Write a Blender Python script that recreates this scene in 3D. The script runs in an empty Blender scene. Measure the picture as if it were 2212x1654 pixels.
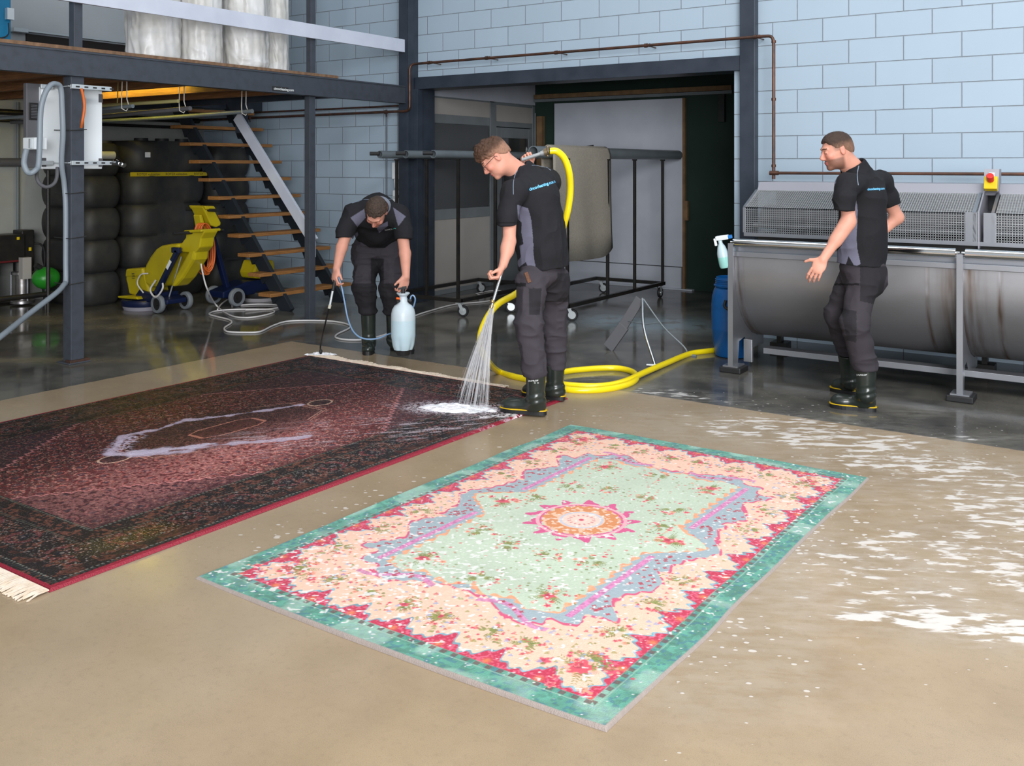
import bpy, bmesh, math, random
import numpy as np
from mathutils import Vector, Matrix
from mathutils.bvhtree import BVHTree
random.seed(7)
sc = bpy.context.scene
COL = sc.collection

# ---------------------------------------------------------------- camera (eye 1.6 m, level, 54 degrees wide, lens shifted down)
FPX, CX, HY, EYE, YAW = 2040.0, 1106.0, 358.0, 1.6, math.radians(34.15)
cam = bpy.data.cameras.new('camera'); cam.sensor_width = 36.0
cam.lens = FPX * 36.0 / 2212.0
cam.shift_y = -(827.0 - HY) / 2212.0
cam.clip_end = 60
camo = bpy.data.objects.new('camera', cam); COL.objects.link(camo)
camo.location = (0, 0, EYE); camo.rotation_euler = (math.pi / 2, 0, YAW)
sc.camera = camo
# ---------------------------------------------------------------- view, world, lights
sc.view_settings.view_transform = 'Standard'; sc.view_settings.look = 'None'
sc.view_settings.gamma = 1.0; sc.view_settings.use_curve_mapping = False
sc.view_settings.exposure = 0.12
sc.cycles.use_denoising = True
sc.cycles.max_bounces = 6; sc.cycles.diffuse_bounces = 3; sc.cycles.glossy_bounces = 3
sc.cycles.transmission_bounces = 5; sc.cycles.transparent_max_bounces = 12
sc.cycles.caustics_reflective = False; sc.cycles.caustics_refractive = False
sc.cycles.sample_clamp_indirect = 4.0
w = bpy.data.worlds.new('world'); sc.world = w; w.use_nodes = True
w.node_tree.nodes['Background'].inputs[0].default_value = (0.80, 0.90, 1.0, 1)
w.node_tree.nodes['Background'].inputs[1].default_value = 0.55

def area(name, loc, rot, sx, sy, power, color):
    l = bpy.data.lights.new(name, 'AREA'); l.shape = 'RECTANGLE'; l.size = sx; l.size_y = sy
    l.energy = power; l.color = color
    o = bpy.data.objects.new(name, l); COL.objects.link(o); o.location = loc; o.rotation_euler = rot
    return o
area('skylight_lamp_near', (1.3, 1.8, 5.85), (0, 0, 0), 2.4, 5.0, 370, (1.0, 0.975, 0.94))
area('skylight_lamp_far', (-2.6, 5.9, 5.85), (0, 0, 0), 6.0, 2.4, 45, (0.93, 0.97, 1.0))
area('front_fill_light', (5.2, -6.5, 2.9), (math.radians(84), 0, math.radians(41)), 6.5, 4.5, 1800, (0.97, 0.98, 1.0))  # added fill from behind the camera; no door is there

# ---------------------------------------------------------------- helpers
def kindset(o, kind=None, label=None, cat=None, group=None):
    if kind: o['kind'] = kind
    if label: o['label'] = label
    if cat: o['category'] = cat
    if group: o['group'] = group
    return o
_F = (-math.sin(YAW), math.cos(YAW)); _R = (math.cos(YAW), math.sin(YAW))
def _ray(x, y):
    u = (x - CX) / FPX; return (_F[0] + _R[0]*u, _F[1] + _R[1]*u, -(y - HY) / FPX)
def gz(x, y, z=0.0):
    r = _ray(x, y); t = (z - EYE) / r[2]; return Vector((r[0]*t, r[1]*t, z))
def onY(x, y, Y): r = _ray(x, y); t = Y / r[1]; return Vector((r[0]*t, Y, EYE + r[2]*t))
def onX(x, y, X): r = _ray(x, y); t = X / r[0]; return Vector((X, r[1]*t, EYE + r[2]*t))
def atd(x, y, d): r = _ray(x, y); return Vector((r[0]*d, r[1]*d, EYE + r[2]*d))

def mat(name, c1, rough=0.6, c2=None, scale=8.0, metal=0.0, bump=0.0, bscale=60.0, spec=0.5, rvar=0.0, detail=4.0,
        trans=0.0, alpha=1.0, emit=None, estr=0.0, ior=1.45, stretch=None, lo=0.35, hi=0.65, coat=0.0, sss=0.0):
    m = bpy.data.materials.new(name); m.use_nodes = True
    nt = m.node_tree; N = nt.nodes; L = nt.links; b = N['Principled BSDF']
    b.inputs['Base Color'].default_value = (*c1, 1); b.inputs['Roughness'].default_value = rough
    b.inputs['Metallic'].default_value = metal; b.inputs['Specular IOR Level'].default_value = spec
    b.inputs['Transmission Weight'].default_value = trans; b.inputs['Alpha'].default_value = alpha
    b.inputs['IOR'].default_value = ior; b.inputs['Coat Weight'].default_value = coat
    b.inputs['Coat Roughness'].default_value = 0.1
    if sss: b.inputs['Subsurface Weight'].default_value = sss; b.inputs['Subsurface Radius'].default_value = (0.02, 0.008, 0.004); b.inputs['Subsurface Scale'].default_value = 0.5
    if emit: b.inputs['Emission Color'].default_value = (*emit, 1); b.inputs['Emission Strength'].default_value = estr
    tc = N.new('ShaderNodeTexCoord'); src = tc.outputs['Object']
    if stretch:
        mp = N.new('ShaderNodeMapping'); mp.inputs['Scale'].default_value = stretch
        L.new(src, mp.inputs['Vector']); src = mp.outputs['Vector']
    if c2 or rvar:
        n = N.new('ShaderNodeTexNoise'); n.inputs['Scale'].default_value = scale; n.inputs['Detail'].default_value = detail
        L.new(src, n.inputs['Vector'])
        r = N.new('ShaderNodeMapRange'); r.inputs['From Min'].default_value = lo; r.inputs['From Max'].default_value = hi
        L.new(n.outputs['Fac'], r.inputs['Value'])
        if c2:
            x = N.new('ShaderNodeMix'); x.data_type = 'RGBA'
            x.inputs[6].default_value = (*c1, 1); x.inputs[7].default_value = (*c2, 1)
            L.new(r.outputs[0], x.inputs[0]); L.new(x.outputs[2], b.inputs['Base Color'])
        if rvar:
            a = N.new('ShaderNodeMath'); a.operation = 'MULTIPLY_ADD'; a.inputs[1].default_value = rvar; a.inputs[2].default_value = rough
            L.new(r.outputs[0], a.inputs[0]); L.new(a.outputs[0], b.inputs['Roughness'])
    if bump:
        n2 = N.new('ShaderNodeTexNoise'); n2.inputs['Scale'].default_value = bscale; n2.inputs['Detail'].default_value = 3
        L.new(src, n2.inputs['Vector'])
        bp = N.new('ShaderNodeBump'); bp.inputs['Strength'].default_value = bump; bp.inputs['Distance'].default_value = 0.01
        L.new(n2.outputs['Fac'], bp.inputs['Height']); L.new(bp.outputs['Normal'], b.inputs['Normal'])
    return m

class MB:
    def __init__(s): s.v = []; s.f = []
    def add(s, vs, fs):
        n = len(s.v); s.v += [tuple(v) for v in vs]; s.f += [tuple(i + n for i in f) for f in fs]; return s
    def box(s, x0, x1, y0, y1, z0, z1, M=None):
        vs = [Vector((x, y, z)) for z in (z0, z1) for y in (y0, y1) for x in (x0, x1)]
        if M is not None: vs = [M @ v for v in vs]
        return s.add(vs, [(0,2,3,1),(4,5,7,6),(0,1,5,4),(2,6,7,3),(0,4,6,2),(1,3,7,5)])
    def bar(s, a, b, w, h, up=(0, 0, 1)):
        a = Vector(a); b = Vector(b); d = (b - a); L = d.length; d.normalize(); up = Vector(up)
        sx = d.cross(up)
        if sx.length < 1e-4: sx = d.cross(Vector((0, 1, 0)))
        sx.normalize(); u = sx.cross(d)
        M = Matrix(((d.x, sx.x, u.x, a.x), (d.y, sx.y, u.y, a.y), (d.z, sx.z, u.z, a.z), (0, 0, 0, 1)))
        return s.box(0, L, -w/2, w/2, -h/2, h/2, M)
    def tube(s, pts, r, n=10, cap=True, rr=None):
        pts = [Vector(p) for p in pts]; K = len(pts); rings = []
        prev = None
        for i, p in enumerate(pts):
            t = (pts[min(i+1, K-1)] - pts[max(i-1, 0)])
            if t.length < 1e-7: t = Vector((0, 0, 1))
            t.normalize()
            if prev is None:
                a = Vector((0, 0, 1)) if abs(t.z) < .9 else Vector((1, 0, 0))
                u = t.cross(a).normalized()
            else:
                u = (prev - t * prev.dot(t))
                u = u.normalized() if u.length > 1e-5 else t.orthogonal().normalized()
            prev = u; v = t.cross(u); R = (rr[i] if rr else r)
            rings.append([p + u*math.cos(2*math.pi*k/n)*R + v*math.sin(2*math.pi*k/n)*R for k in range(n)])
        vs = [q for g in rings for q in g]; fs = []
        for i in range(K-1):
            for k in range(n):
                fs.append((i*n+k, i*n+(k+1) % n, (i+1)*n+(k+1) % n, (i+1)*n+k))
        if cap: fs.append(tuple(range(n))[::-1]); fs.append(tuple((K-1)*n+k for k in range(n)))
        return s.add(vs, fs)
    def cyl(s, a, b, r, r2=None, n=24, cap=True):
        return s.tube([a, b], r, n, cap, [r, r if r2 is None else r2])
    def lathe(s, prof, n=32, M=None, cap=True):
        vs = []; fs = []
        for (r, z) in prof:
            for k in range(n):
                v = Vector((r*math.cos(2*math.pi*k/n), r*math.sin(2*math.pi*k/n), z)); vs.append(M @ v if M is not None else v)
        for i in range(len(prof)-1):
            for k in range(n): fs.append((i*n+k, i*n+(k+1) % n, (i+1)*n+(k+1) % n, (i+1)*n+k))
        if cap: fs.append(tuple(range(n))[::-1]); fs.append(tuple((len(prof)-1)*n+k for k in range(n)))
        return s.add(vs, fs)
    def prism(s, poly, a, b, axis='X'):
        n = len(poly)
        def mk(p, q):
            return {'X': (q, p[0], p[1]), 'Y': (p[0], q, p[1]), 'Z': (p[0], p[1], q)}[axis]
        vs = [mk(p, a) for p in poly] + [mk(p, b) for p in poly]
        return s.add(vs, [tuple(range(n))[::-1], tuple(range(n, 2*n))] + [(i, (i+1) % n, n+(i+1) % n, n+i) for i in range(n)])
    def ball(s, c, r, n=14, sc=(1, 1, 1), M=None):
        vs = []; fs = []; c = Vector(c)
        for i in range(n+1):
            th = math.pi*i/n
            for k in range(2*n):
                ph = math.pi*k/n
                v = Vector((r*sc[0]*math.sin(th)*math.cos(ph), r*sc[1]*math.sin(th)*math.sin(ph), r*sc[2]*math.cos(th)))
                if M is not None: v = M @ v
                vs.append(c + v)
        for i in range(n):
            for k in range(2*n): fs.append((i*2*n+k, (i+1)*2*n+k, (i+1)*2*n+(k+1) % (2*n), i*2*n+(k+1) % (2*n)))
        return s.add(vs, fs)
    def build(s, name, m, parent=None, bevel=0.0, smooth=False, **kw):
        me = bpy.data.meshes.new(name); me.from_pydata(s.v, [], s.f)
        bm = bmesh.new(); bm.from_mesh(me)
        if smooth: bmesh.ops.remove_doubles(bm, verts=bm.verts, dist=1e-5)
        bmesh.ops.recalc_face_normals(bm, faces=bm.faces)
        if smooth:
            for f in bm.faces: f.smooth = True
            for e in bm.edges:
                if len(e.link_faces) == 2 and e.calc_face_angle(0) > 0.7: e.smooth = False
        bm.to_mesh(me); bm.free()
        me.materials.append(m)
        o = bpy.data.objects.new(name, me); COL.objects.link(o)
        if parent is not None:
            o.parent = parent; o.matrix_parent_inverse = Matrix.Translation(parent.location).inverted() if parent.rotation_euler.z == 0 else (Matrix.Translation(parent.location) @ Matrix.Rotation(parent.rotation_euler.z, 4, 'Z')).inverted()
        if bevel:
            b = o.modifiers.new('bevel', 'BEVEL'); b.width = bevel; b.segments = 2; b.limit_method = 'ANGLE'
        if kw: kindset(o, **kw)
        return o

def empty(name, loc, label, cat, group=None, rz=0.0):
    o = bpy.data.objects.new(name, None); COL.objects.link(o); o.location = loc; o.rotation_euler = (0, 0, rz)
    o.empty_display_size = 0.1
    return kindset(o, None, label, cat, group)
def spline(pts, n=12):
    pts = [Vector(p) for p in pts]; out = []
    P = [pts[0]*2 - pts[1]] + pts + [pts[-1]*2 - pts[-2]]
    for i in range(1, len(P)-2):
        a, b, c, d = P[i-1:i+3]
        for k in range(n):
            t = k/n
            out.append(0.5*((2*b) + (c-a)*t + (2*a-5*b+4*c-d)*t*t + (3*b-3*c+d-a)*t**3))
    out.append(pts[-1]); return out
def text_mesh(s, size, bold=0.0):
    cu = bpy.data.curves.new('lettering', 'FONT'); cu.body = s; cu.size = size; cu.offset = bold; cu.resolution_u = 3
    o = bpy.data.objects.new('lettering', cu); COL.objects.link(o)
    bpy.context.view_layer.update()
    me = bpy.data.meshes.new_from_object(o)
    vs = [tuple(v.co) for v in me.vertices]; fs = [tuple(p.vertices) for p in me.polygons]
    bpy.data.objects.remove(o); bpy.data.curves.remove(cu); bpy.data.meshes.remove(me)
    return vs, fs
def text_on(name, s, size, org, ux, uz, m, parent, push=0.002, bold=0.0):
    """flat lettering at org, along ux with up uz, lifted along the normal"""
    vs, fs = text_mesh(s, size, bold); ux = Vector(ux).normalized(); uz = Vector(uz).normalized(); nn = ux.cross(uz)
    mb = MB(); mb.add([Vector(org) + ux*v[0] + uz*v[1] + nn*push for v in vs], fs)
    return mb.build(name, m, parent)

# value noise (numpy)
def _h(ix, iy, iz, seed):
    n = (ix*374761393 + iy*668265263 + iz*2147483647 + seed*974711) & 0xffffffff
    n = ((n ^ (n >> 13)) * 1274126177) & 0xffffffff
    return ((n ^ (n >> 16)) & 0xffff) / 65535.0
def vnoise(x, y, z=0.0, seed=0):
    x = np.asarray(x, float); y = np.asarray(y, float); z = np.broadcast_to(np.asarray(z, float), x.shape)
    ix = np.floor(x).astype(np.int64); iy = np.floor(y).astype(np.int64); iz = np.floor(z).astype(np.int64)
    fx = x-ix; fy = y-iy; fz = z-iz
    fx = fx*fx*(3-2*fx); fy = fy*fy*(3-2*fy); fz = fz*fz*(3-2*fz); r = 0
    for a in (0, 1):
        for b in (0, 1):
            for c in (0, 1):
                wgt = (fx if a else 1-fx)*(fy if b else 1-fy)*(fz if c else 1-fz)
                r = r + wgt*_h(ix+a, iy+b, iz+c, seed)
    return r
def sstep(a, b, x): t = np.clip((x-a)/(b-a), 0, 1); return t*t*(3-2*t)

# ---------------------------------------------------------------- materials
M = {}
M['navy'] = mat('navy_steel_paint', (0.022, 0.030, 0.045), 0.42, (0.034, 0.044, 0.062), 5, bump=.05, bscale=90)
M['navy_lit'] = mat('lit_navy_paint', (0.048, 0.056, 0.072), 0.5, (0.040, 0.046, 0.058), 14, bump=.03, bscale=120, lo=.45, hi=.7)  # lit copy of navy, the brighter light put into its colour
M['black'] = mat('black_steel_paint', (0.010, 0.010, 0.011), 0.38, (0.02, 0.017, 0.014), 12)
M['copper'] = mat('copper_pipe', (0.16, 0.075, 0.050), 0.42, (0.08, 0.05, 0.04), 9, metal=.65)
M['rust'] = mat('rusty_pipe', (0.075, 0.030, 0.018), 0.65, (0.03, 0.018, 0.014), 18)
M['wood'] = mat('tread_wood', (0.33, 0.155, 0.048), 0.55, (0.23, 0.10, 0.03), 6, stretch=(14, 1.2, 14), bump=.1)
M['joist'] = mat('joist_wood', (0.27, 0.12, 0.045), 0.7, (0.17, 0.075, 0.03), 5, stretch=(1, 14, 14))
M['deck'] = mat('deck_board', (0.22, 0.13, 0.075), 0.8, (0.13, 0.075, 0.045), 7, stretch=(3, 3, 1))
M['rawwood'] = mat('raw_timber', (0.23, 0.14, 0.065), 0.7, (0.17, 0.10, 0.05), 9)
M['white'] = mat('white_painted_board', (0.58, 0.62, 0.72), 0.35, (0.52, 0.56, 0.66), 4)
M['whitep'] = mat('white_plastic', (0.80, 0.85, 0.88), 0.4)
M['grey'] = mat('grey_box_paint', (0.10, 0.10, 0.11), 0.5)
M['pvc'] = mat('grey_pvc', (0.16, 0.19, 0.21), 0.36, (0.13, 0.155, 0.17), 3)
M['conduit'] = mat('grey_conduit', (0.22, 0.26, 0.30), 0.45)
M['alu'] = mat('anodised_aluminium', (0.20, 0.225, 0.24), 0.42, (0.17, 0.19, 0.20), 4, metal=.1)
M['zinc'] = mat('zinc_bracket', (0.62, 0.66, 0.68), 0.35, metal=.6)
M['panel'] = mat('beige_infill_panel', (0.40, 0.375, 0.35), 0.5, (0.36, 0.34, 0.315), 2)
M['green'] = mat('dark_green_wall', (0.010, 0.028, 0.020), 0.75, (0.014, 0.036, 0.026), 2)
M['whitewall'] = mat('white_wall_sheet', (0.52, 0.55, 0.62), 0.6, (0.47, 0.50, 0.57), 3)
M['steel'] = mat('stainless_steel', (0.42, 0.41, 0.42), 0.34, (0.33, 0.31, 0.30), 3, metal=.9, rvar=.12, stretch=(1, 1, 6))
M['steel2'] = mat('stainless_sheet', (0.36, 0.37, 0.40), 0.36, (0.32, 0.33, 0.36), 4, metal=.8, rvar=.1)
M['chrome'] = mat('polished_chrome', (0.75, 0.75, 0.74), 0.12, metal=1.0)
M['mesh'] = mat('galvanised_wire_mesh', (0.48, 0.49, 0.50), 0.35, metal=.75)
M['tank'] = mat('black_plastic_tank', (0.022, 0.023, 0.024), 0.55, (0.036, 0.035, 0.031), 7, bump=.06, bscale=120)
M['yellow'] = mat('yellow_moulded_plastic', (0.50, 0.40, 0.010), 0.38, (0.42, 0.33, 0.008), 4)
M['mblue'] = mat('dark_blue_paint', (0.005, 0.011, 0.045), 0.35)
M['rubber'] = mat('black_rubber', (0.014, 0.014, 0.015), 0.55)
M['greyrub'] = mat('grey_rubber_tyre', (0.17, 0.19, 0.21), 0.6)
M['orange'] = mat('orange_cable', (0.62, 0.13, 0.02), 0.45)
M['whiteh'] = mat('white_hose', (0.62, 0.60, 0.60), 0.4)
M['blueh'] = mat('pale_blue_hose', (0.18, 0.30, 0.48), 0.35)
M['yhose'] = mat('yellow_hose', (0.86, 0.67, 0.005), 0.3, coat=.3)
M['bluep'] = mat('blue_drum_plastic', (0.005, 0.11, 0.36), 0.35, (0.005, 0.09, 0.30), 3, coat=.2)
M['jug'] = mat('milky_plastic', (0.50, 0.64, 0.70), 0.3, (0.46, 0.60, 0.66), 3, sss=.15)
M['jugtop'] = mat('milky_plastic_empty', (0.56, 0.64, 0.69), 0.35)
M['aqua'] = mat('aqua_cleaning_fluid', (0.30, 0.62, 0.58), 0.3)
M['greenp'] = mat('green_tank_paint', (0.02, 0.24, 0.02), 0.35)
M['red'] = mat('red_button', (0.62, 0.025, 0.02), 0.35)
M['ygloss'] = mat('yellow_box_plastic', (0.75, 0.52, 0.01), 0.35)
M['cyan'] = mat('light_blue_print', (0.15, 0.50, 0.80), 0.6)
M['wprint'] = mat('white_print', (0.75, 0.78, 0.78), 0.6)
M['bprint'] = mat('dark_print', (0.02, 0.02, 0.02), 0.6)
M['glass'] = mat('dark_window_glass', (0.9, 0.95, 0.95), 0.03, trans=.96, ior=1.45)
M['plastic_wrap'] = mat('milky_plastic_wrap', (0.66, 0.66, 0.66), 0.36, (0.54, 0.53, 0.50), 5, bump=.35, bscale=12)
M['fabric'] = mat('beige_rug_back', (0.29, 0.265, 0.22), 0.95, (0.24, 0.22, 0.185), 60, bump=.25, bscale=160)
M['fringe'] = mat('cream_fringe', (0.62, 0.50, 0.38), 0.9, (0.72, 0.62, 0.52), 25)
M['ropes'] = mat('white_cord', (0.60, 0.58, 0.52), 0.8)
# ================================================================ THE ROOM
def brick_material():
    m = bpy.data.materials.new('painted_block_wall'); m.use_nodes = True; nt = m.node_tree; N = nt.nodes; L = nt.links
    b = N['Principled BSDF']; b.inputs['Roughness'].default_value = .55
    tc = N.new('ShaderNodeTexCoord'); sp = N.new('ShaderNodeSeparateXYZ'); L.new(tc.outputs['Object'], sp.inputs[0])
    def math_(op, a, bb=None, c=None):
        n = N.new('ShaderNodeMath'); n.operation = op
        for i, q in enumerate((a, bb, c)):
            if q is None: continue
            if isinstance(q, (int, float)): n.inputs[i].default_value = q
            else: L.new(q, n.inputs[i])
        return n.outputs[0]
    zz = math_('DIVIDE', math_('ADD', sp.outputs[2], .0205), .2105)
    row = math_('FLOOR', zz); fz = math_('FRACT', zz)
    par = math_('FRACT', math_('MULTIPLY', row, .5))          # 0 or .5
    xx = math_('ADD', math_('DIVIDE', math_('ADD', sp.outputs[0], 1.543), .4575), math_('ADD', par, .5))
    fx = math_('FRACT', xx); colx = math_('FLOOR', xx)
    # distance to joints in metres
    dz = math_('MULTIPLY', math_('MINIMUM', fz, math_('SUBTRACT', 1.0, fz)), .2105)
    dx = math_('MULTIPLY', math_('MINIMUM', fx, math_('SUBTRACT', 1.0, fx)), .4575)
    d = math_('MINIMUM', dz, dx)
    nz = N.new('ShaderNodeTexNoise'); nz.inputs['Scale'].default_value = 25; L.new(tc.outputs['Object'], nz.inputs[0])
    d2 = math_('ADD', d, math_('MULTIPLY', math_('SUBTRACT', nz.outputs[0], .5), .003))
    mr = N.new('ShaderNodeMapRange'); mr.interpolation_type = 'SMOOTHSTEP'; mr.inputs['From Min'].default_value = .001; mr.inputs['From Max'].default_value = .0058
    L.new(d2, mr.inputs[0])
    comb = N.new('ShaderNodeCombineXYZ'); L.new(colx, comb.inputs[0]); L.new(row, comb.inputs[1])
    wn = N.new('ShaderNodeTexWhiteNoise'); L.new(comb.outputs[0], wn.inputs[0])
    n2 = N.new('ShaderNodeTexNoise'); n2.inputs['Scale'].default_value = 1.6; n2.inputs['Detail'].default_value = 5; L.new(tc.outputs['Object'], n2.inputs[0])
    v = math_('ADD', math_('MULTIPLY', wn.outputs[0], .05), math_('MULTIPLY', n2.outputs[0], .10))
    v = math_('ADD', v, .90)
    mx = N.new('ShaderNodeMix'); mx.data_type = 'RGBA'; mx.inputs[6].default_value = (.24, .27, .31, 1); mx.inputs[7].default_value = (.375, .475, .57, 1)
    L.new(mr.outputs[0], mx.inputs[0])
    m2 = N.new('ShaderNodeVectorMath'); m2.operation = 'SCALE'; L.new(mx.outputs[2], m2.inputs[0]); L.new(v, m2.inputs['Scale'])
    L.new(m2.outputs[0], b.inputs['Base Color'])
    bp = N.new('ShaderNodeBump'); bp.inputs['Distance'].default_value = .006; bp.inputs['Strength'].default_value = .8
    n3 = N.new('ShaderNodeTexNoise'); n3.inputs['Scale'].default_value = 70; L.new(tc.outputs['Object'], n3.inputs[0])
    L.new(math_('ADD', mr.outputs[0], math_('MULTIPLY', n3.outputs[0], .07)), bp.inputs['Height']); L.new(bp.outputs[0], b.inputs['Normal'])
    return m
M['block'] = brick_material()
YW, YR, XL = 8.6, 11.35, -11.1
mb = MB()
mb.box(XL, -7.2, YW, YW+.25, 0, 6); mb.box(-7.2, -3.285, YW, YW+.25, 2.62, 6); mb.box(-3.285, 2.6, YW, YW+.25, 0, 6)
mb.build('wall_back', M['block'], kind='structure')
# left wall: pale sheets with seams
M['sheet'] = mat('pale_wall_sheet', (0.36, 0.37, 0.345), 0.6, (0.31, 0.32, 0.30), 2.5)
mb = MB(); mb.box(XL-.25, XL, -3, YW+.25, 0, 2.53)
for k in range(9):
    y = YW - .95 - k*1.22
    mb.box(XL, XL+.004, y, y+.012, 0.05, 2.3)
mb.build('wall_left', M['sheet'], kind='structure')
mb = MB(); mb.box(XL-.25, XL, -3, YW+.25, 2.53, 6); mb.build('wall_left_upper', mat('pale_upper_wall', (.52, .56, .59), .6, (.48, .52, .55), 2), kind='structure')
mb = MB(); mb.box(XL-.02, XL+.03, 6.05, 8.2, 2.70, 3.17); mb.build('trim_1', mat('brown_black_panel', (.018, .012, .010), .5), kind='structure')
mb = MB()   # recess behind the opening
mb.box(-7.6, -2.4, YR, YR+.2, 0, 3.05); mb.box(-2.6, -2.4, YW+.25, YR, 0, 3.05)
mb.build('wall_recess', M['green'], kind='structure')
mb = MB(); mb.box(-10.2, -2.4, YW+.25, YR+.2, 3.05, 3.2); mb.build('ceiling_recess', mat('dark_ceiling', (.04, .042, .04), .8), kind='structure')
mb = MB(); mb.box(-10.4, -10.2, YW+.25, YR+.2, 0, 3.2); mb.box(-10.2, -7.6, YR, YR+.2, 0, 3.2)
mb.build('wall_office', mat('office_wall', (.025, .026, .024), .8), kind='structure')
mb = MB()   # ceiling with openings that let the skylights through
mb.box(-11.35, 2.6, -3.0, 8.85, 6.0, 6.15); mb.build('ceiling', mat('white_roof_sheet', (.55, .57, .58), .8), kind='structure')
for i, (x, y, sx, sy) in enumerate(((1.3, 1.8, 1.2, 2.5), (-2.6, 5.9, 3.0, 1.2))):
    mb = MB(); mb.box(x-sx, x+sx, y-sy, y+sy, 5.955, 5.99)
    mb.build('window_%d' % (i+1), mat('skylight_pane_%d' % i, (.8, .85, .9), .5, emit=(.95, .98, 1), estr=1.2), kind='structure')

# ---- floor
def floor_material():
    m = bpy.data.materials.new('wet_concrete_floor'); m.use_nodes = True; nt = m.node_tree; N = nt.nodes; L = nt.links
    b = N['Principled BSDF']; b.inputs['Specular IOR Level'].default_value = .5; b.inputs['IOR'].default_value = 1.33
    geo = N.new('ShaderNodeNewGeometry'); pos = geo.outputs['Position']
    def M_(op, a, bb=None, c=None, clamp=False):
        n = N.new('ShaderNodeMath'); n.operation = op; n.use_clamp = clamp
        for i, q in enumerate((a, bb, c)):
            if q is None: continue
            if isinstance(q, (int, float)): n.inputs[i].default_value = q
            else: L.new(q, n.inputs[i])
        return n.outputs[0]
    def noise(scale, detail=4, vec=None, rough=.5, dist=0):
        n = N.new('ShaderNodeTexNoise'); n.inputs['Scale'].default_value = scale; n.inputs['Detail'].default_value = detail
        n.inputs['Roughness'].default_value = rough; n.inputs['Distortion'].default_value = dist
        L.new(vec if vec is not None else pos, n.inputs['Vector']); return n.outputs['Fac']
    def mr(x, a, bb, c=0., d=1.):
        n = N.new('ShaderNodeMapRange'); n.interpolation_type = 'SMOOTHSTEP'
        for i, q in enumerate((a, bb, c, d)): n.inputs[i+1].default_value = q
        L.new(x, n.inputs[0]); return n.outputs[0]
    def mix(f, a, bb):
        n = N.new('ShaderNodeMix'); n.data_type = 'RGBA'
        L.new(f, n.inputs[0])
        for i, q in ((6, a), (7, bb)):
            if isinstance(q, tuple): n.inputs[i].default_value = (*q, 1)
            else: L.new(q, n.inputs[i])
        return n.outputs[2]
    def attr(nm):
        a = N.new('ShaderNodeAttribute'); a.attribute_name = nm; return a.outputs['Fac']
    sp = N.new('ShaderNodeSeparateXYZ'); L.new(pos, sp.inputs[0])
    wob = M_('MULTIPLY', M_('SUBTRACT', noise(9, 3), .5), .03)
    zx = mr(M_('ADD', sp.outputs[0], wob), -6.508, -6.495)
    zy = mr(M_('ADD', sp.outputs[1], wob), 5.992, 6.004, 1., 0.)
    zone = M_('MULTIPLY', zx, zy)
    fine = noise(330, 3, rough=.7); med = noise(2.2, 6, rough=.6); big = noise(.7, 4)
    beige = mix(mr(med, .3, .7), (.385, .290, .186), (.31, .23, .145))
    beige = mix(M_('MULTIPLY', mr(big, .35, .7), .55), beige, (.40, .33, .245))
    beige = mix(M_('MULTIPLY', mr(fine, .42, .68), .42), beige, (.20, .155, .10)); beige = mix(M_('MULTIPLY', mr(noise(38, 4, rough=.6), .5, .72), .16), beige, (.17, .13, .09))
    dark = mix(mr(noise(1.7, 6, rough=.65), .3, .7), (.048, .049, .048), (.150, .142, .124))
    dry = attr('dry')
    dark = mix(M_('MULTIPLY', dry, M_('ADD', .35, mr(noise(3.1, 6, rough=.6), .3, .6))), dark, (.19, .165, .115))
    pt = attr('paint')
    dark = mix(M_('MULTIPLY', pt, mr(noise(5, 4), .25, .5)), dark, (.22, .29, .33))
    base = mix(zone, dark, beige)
    # foam: streaks laid by the squeegee across the floor, and flecks
    mp = N.new('ShaderNodeMapping'); mp.vector_type = 'POINT'; mp.inputs['Rotation'].default_value = (0, 0, -YAW+.08); mp.inputs['Scale'].default_value = (1, 1, 1)
    L.new(pos, mp.inputs[0])
    mp2 = N.new('ShaderNodeMapping'); mp2.inputs['Scale'].default_value = (7, 19, 1); L.new(mp.outputs[0], mp2.inputs[0])
    st = noise(1.0, 3.5, mp2.outputs[0], .58, .25)
    f1 = M_('ADD', st, M_('MULTIPLY', attr('foam'), .43))
    foam = mr(f1, .91, 1.0)
    mp3 = N.new('ShaderNodeMapping'); mp3.inputs['Scale'].default_value = (24, 38, 1); L.new(mp.outputs[0], mp3.inputs[0])
    vo = N.new('ShaderNodeTexVoronoi'); vo.inputs['Scale'].default_value = 1.0; vo.inputs['Randomness'].default_value = 1; L.new(mp3.outputs[0], vo.inputs[0])
    vc = N.new('ShaderNodeSeparateColor'); L.new(vo.outputs['Color'], vc.inputs[0])
    rad = M_('MULTIPLY', M_('SUBTRACT', M_('ADD', vc.outputs[0], attr('fleck')), .92), .62)
    fl = mr(M_('SUBTRACT', M_('MINIMUM', rad, .42), M_('ADD', vo.outputs['Distance'], M_('MULTIPLY', noise(60, 2), .12))), -.02, .05)
    foam = M_('MAXIMUM', foam, fl)
    thin = M_('MULTIPLY', mr(st, .35, .62), M_('MULTIPLY', attr('foam'), .16))
    base = mix(thin, base, (.78, .76, .74))
    base = mix(M_('MULTIPLY', foam, M_('ADD', .44, M_('MULTIPLY', attr('foam'), .20))), base, (.72, .70, .69))
    L.new(base, b.inputs['Base Color'])
    wet = attr('wet')
    rr = M_('ADD', .30, M_('MULTIPLY', noise(6, 4), .12))
    rwet = M_('ADD', .05, M_('MULTIPLY', mr(noise(2.6, 5), .4, .75), .14))
    n = N.new('ShaderNodeMix'); n.data_type = 'FLOAT'; L.new(wet, n.inputs[0]); L.new(rr, n.inputs[2]); L.new(rwet, n.inputs[3])
    rf = M_('ADD', n.outputs[0], M_('MULTIPLY', foam, .4))
    L.new(rf, b.inputs['Roughness'])
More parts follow.
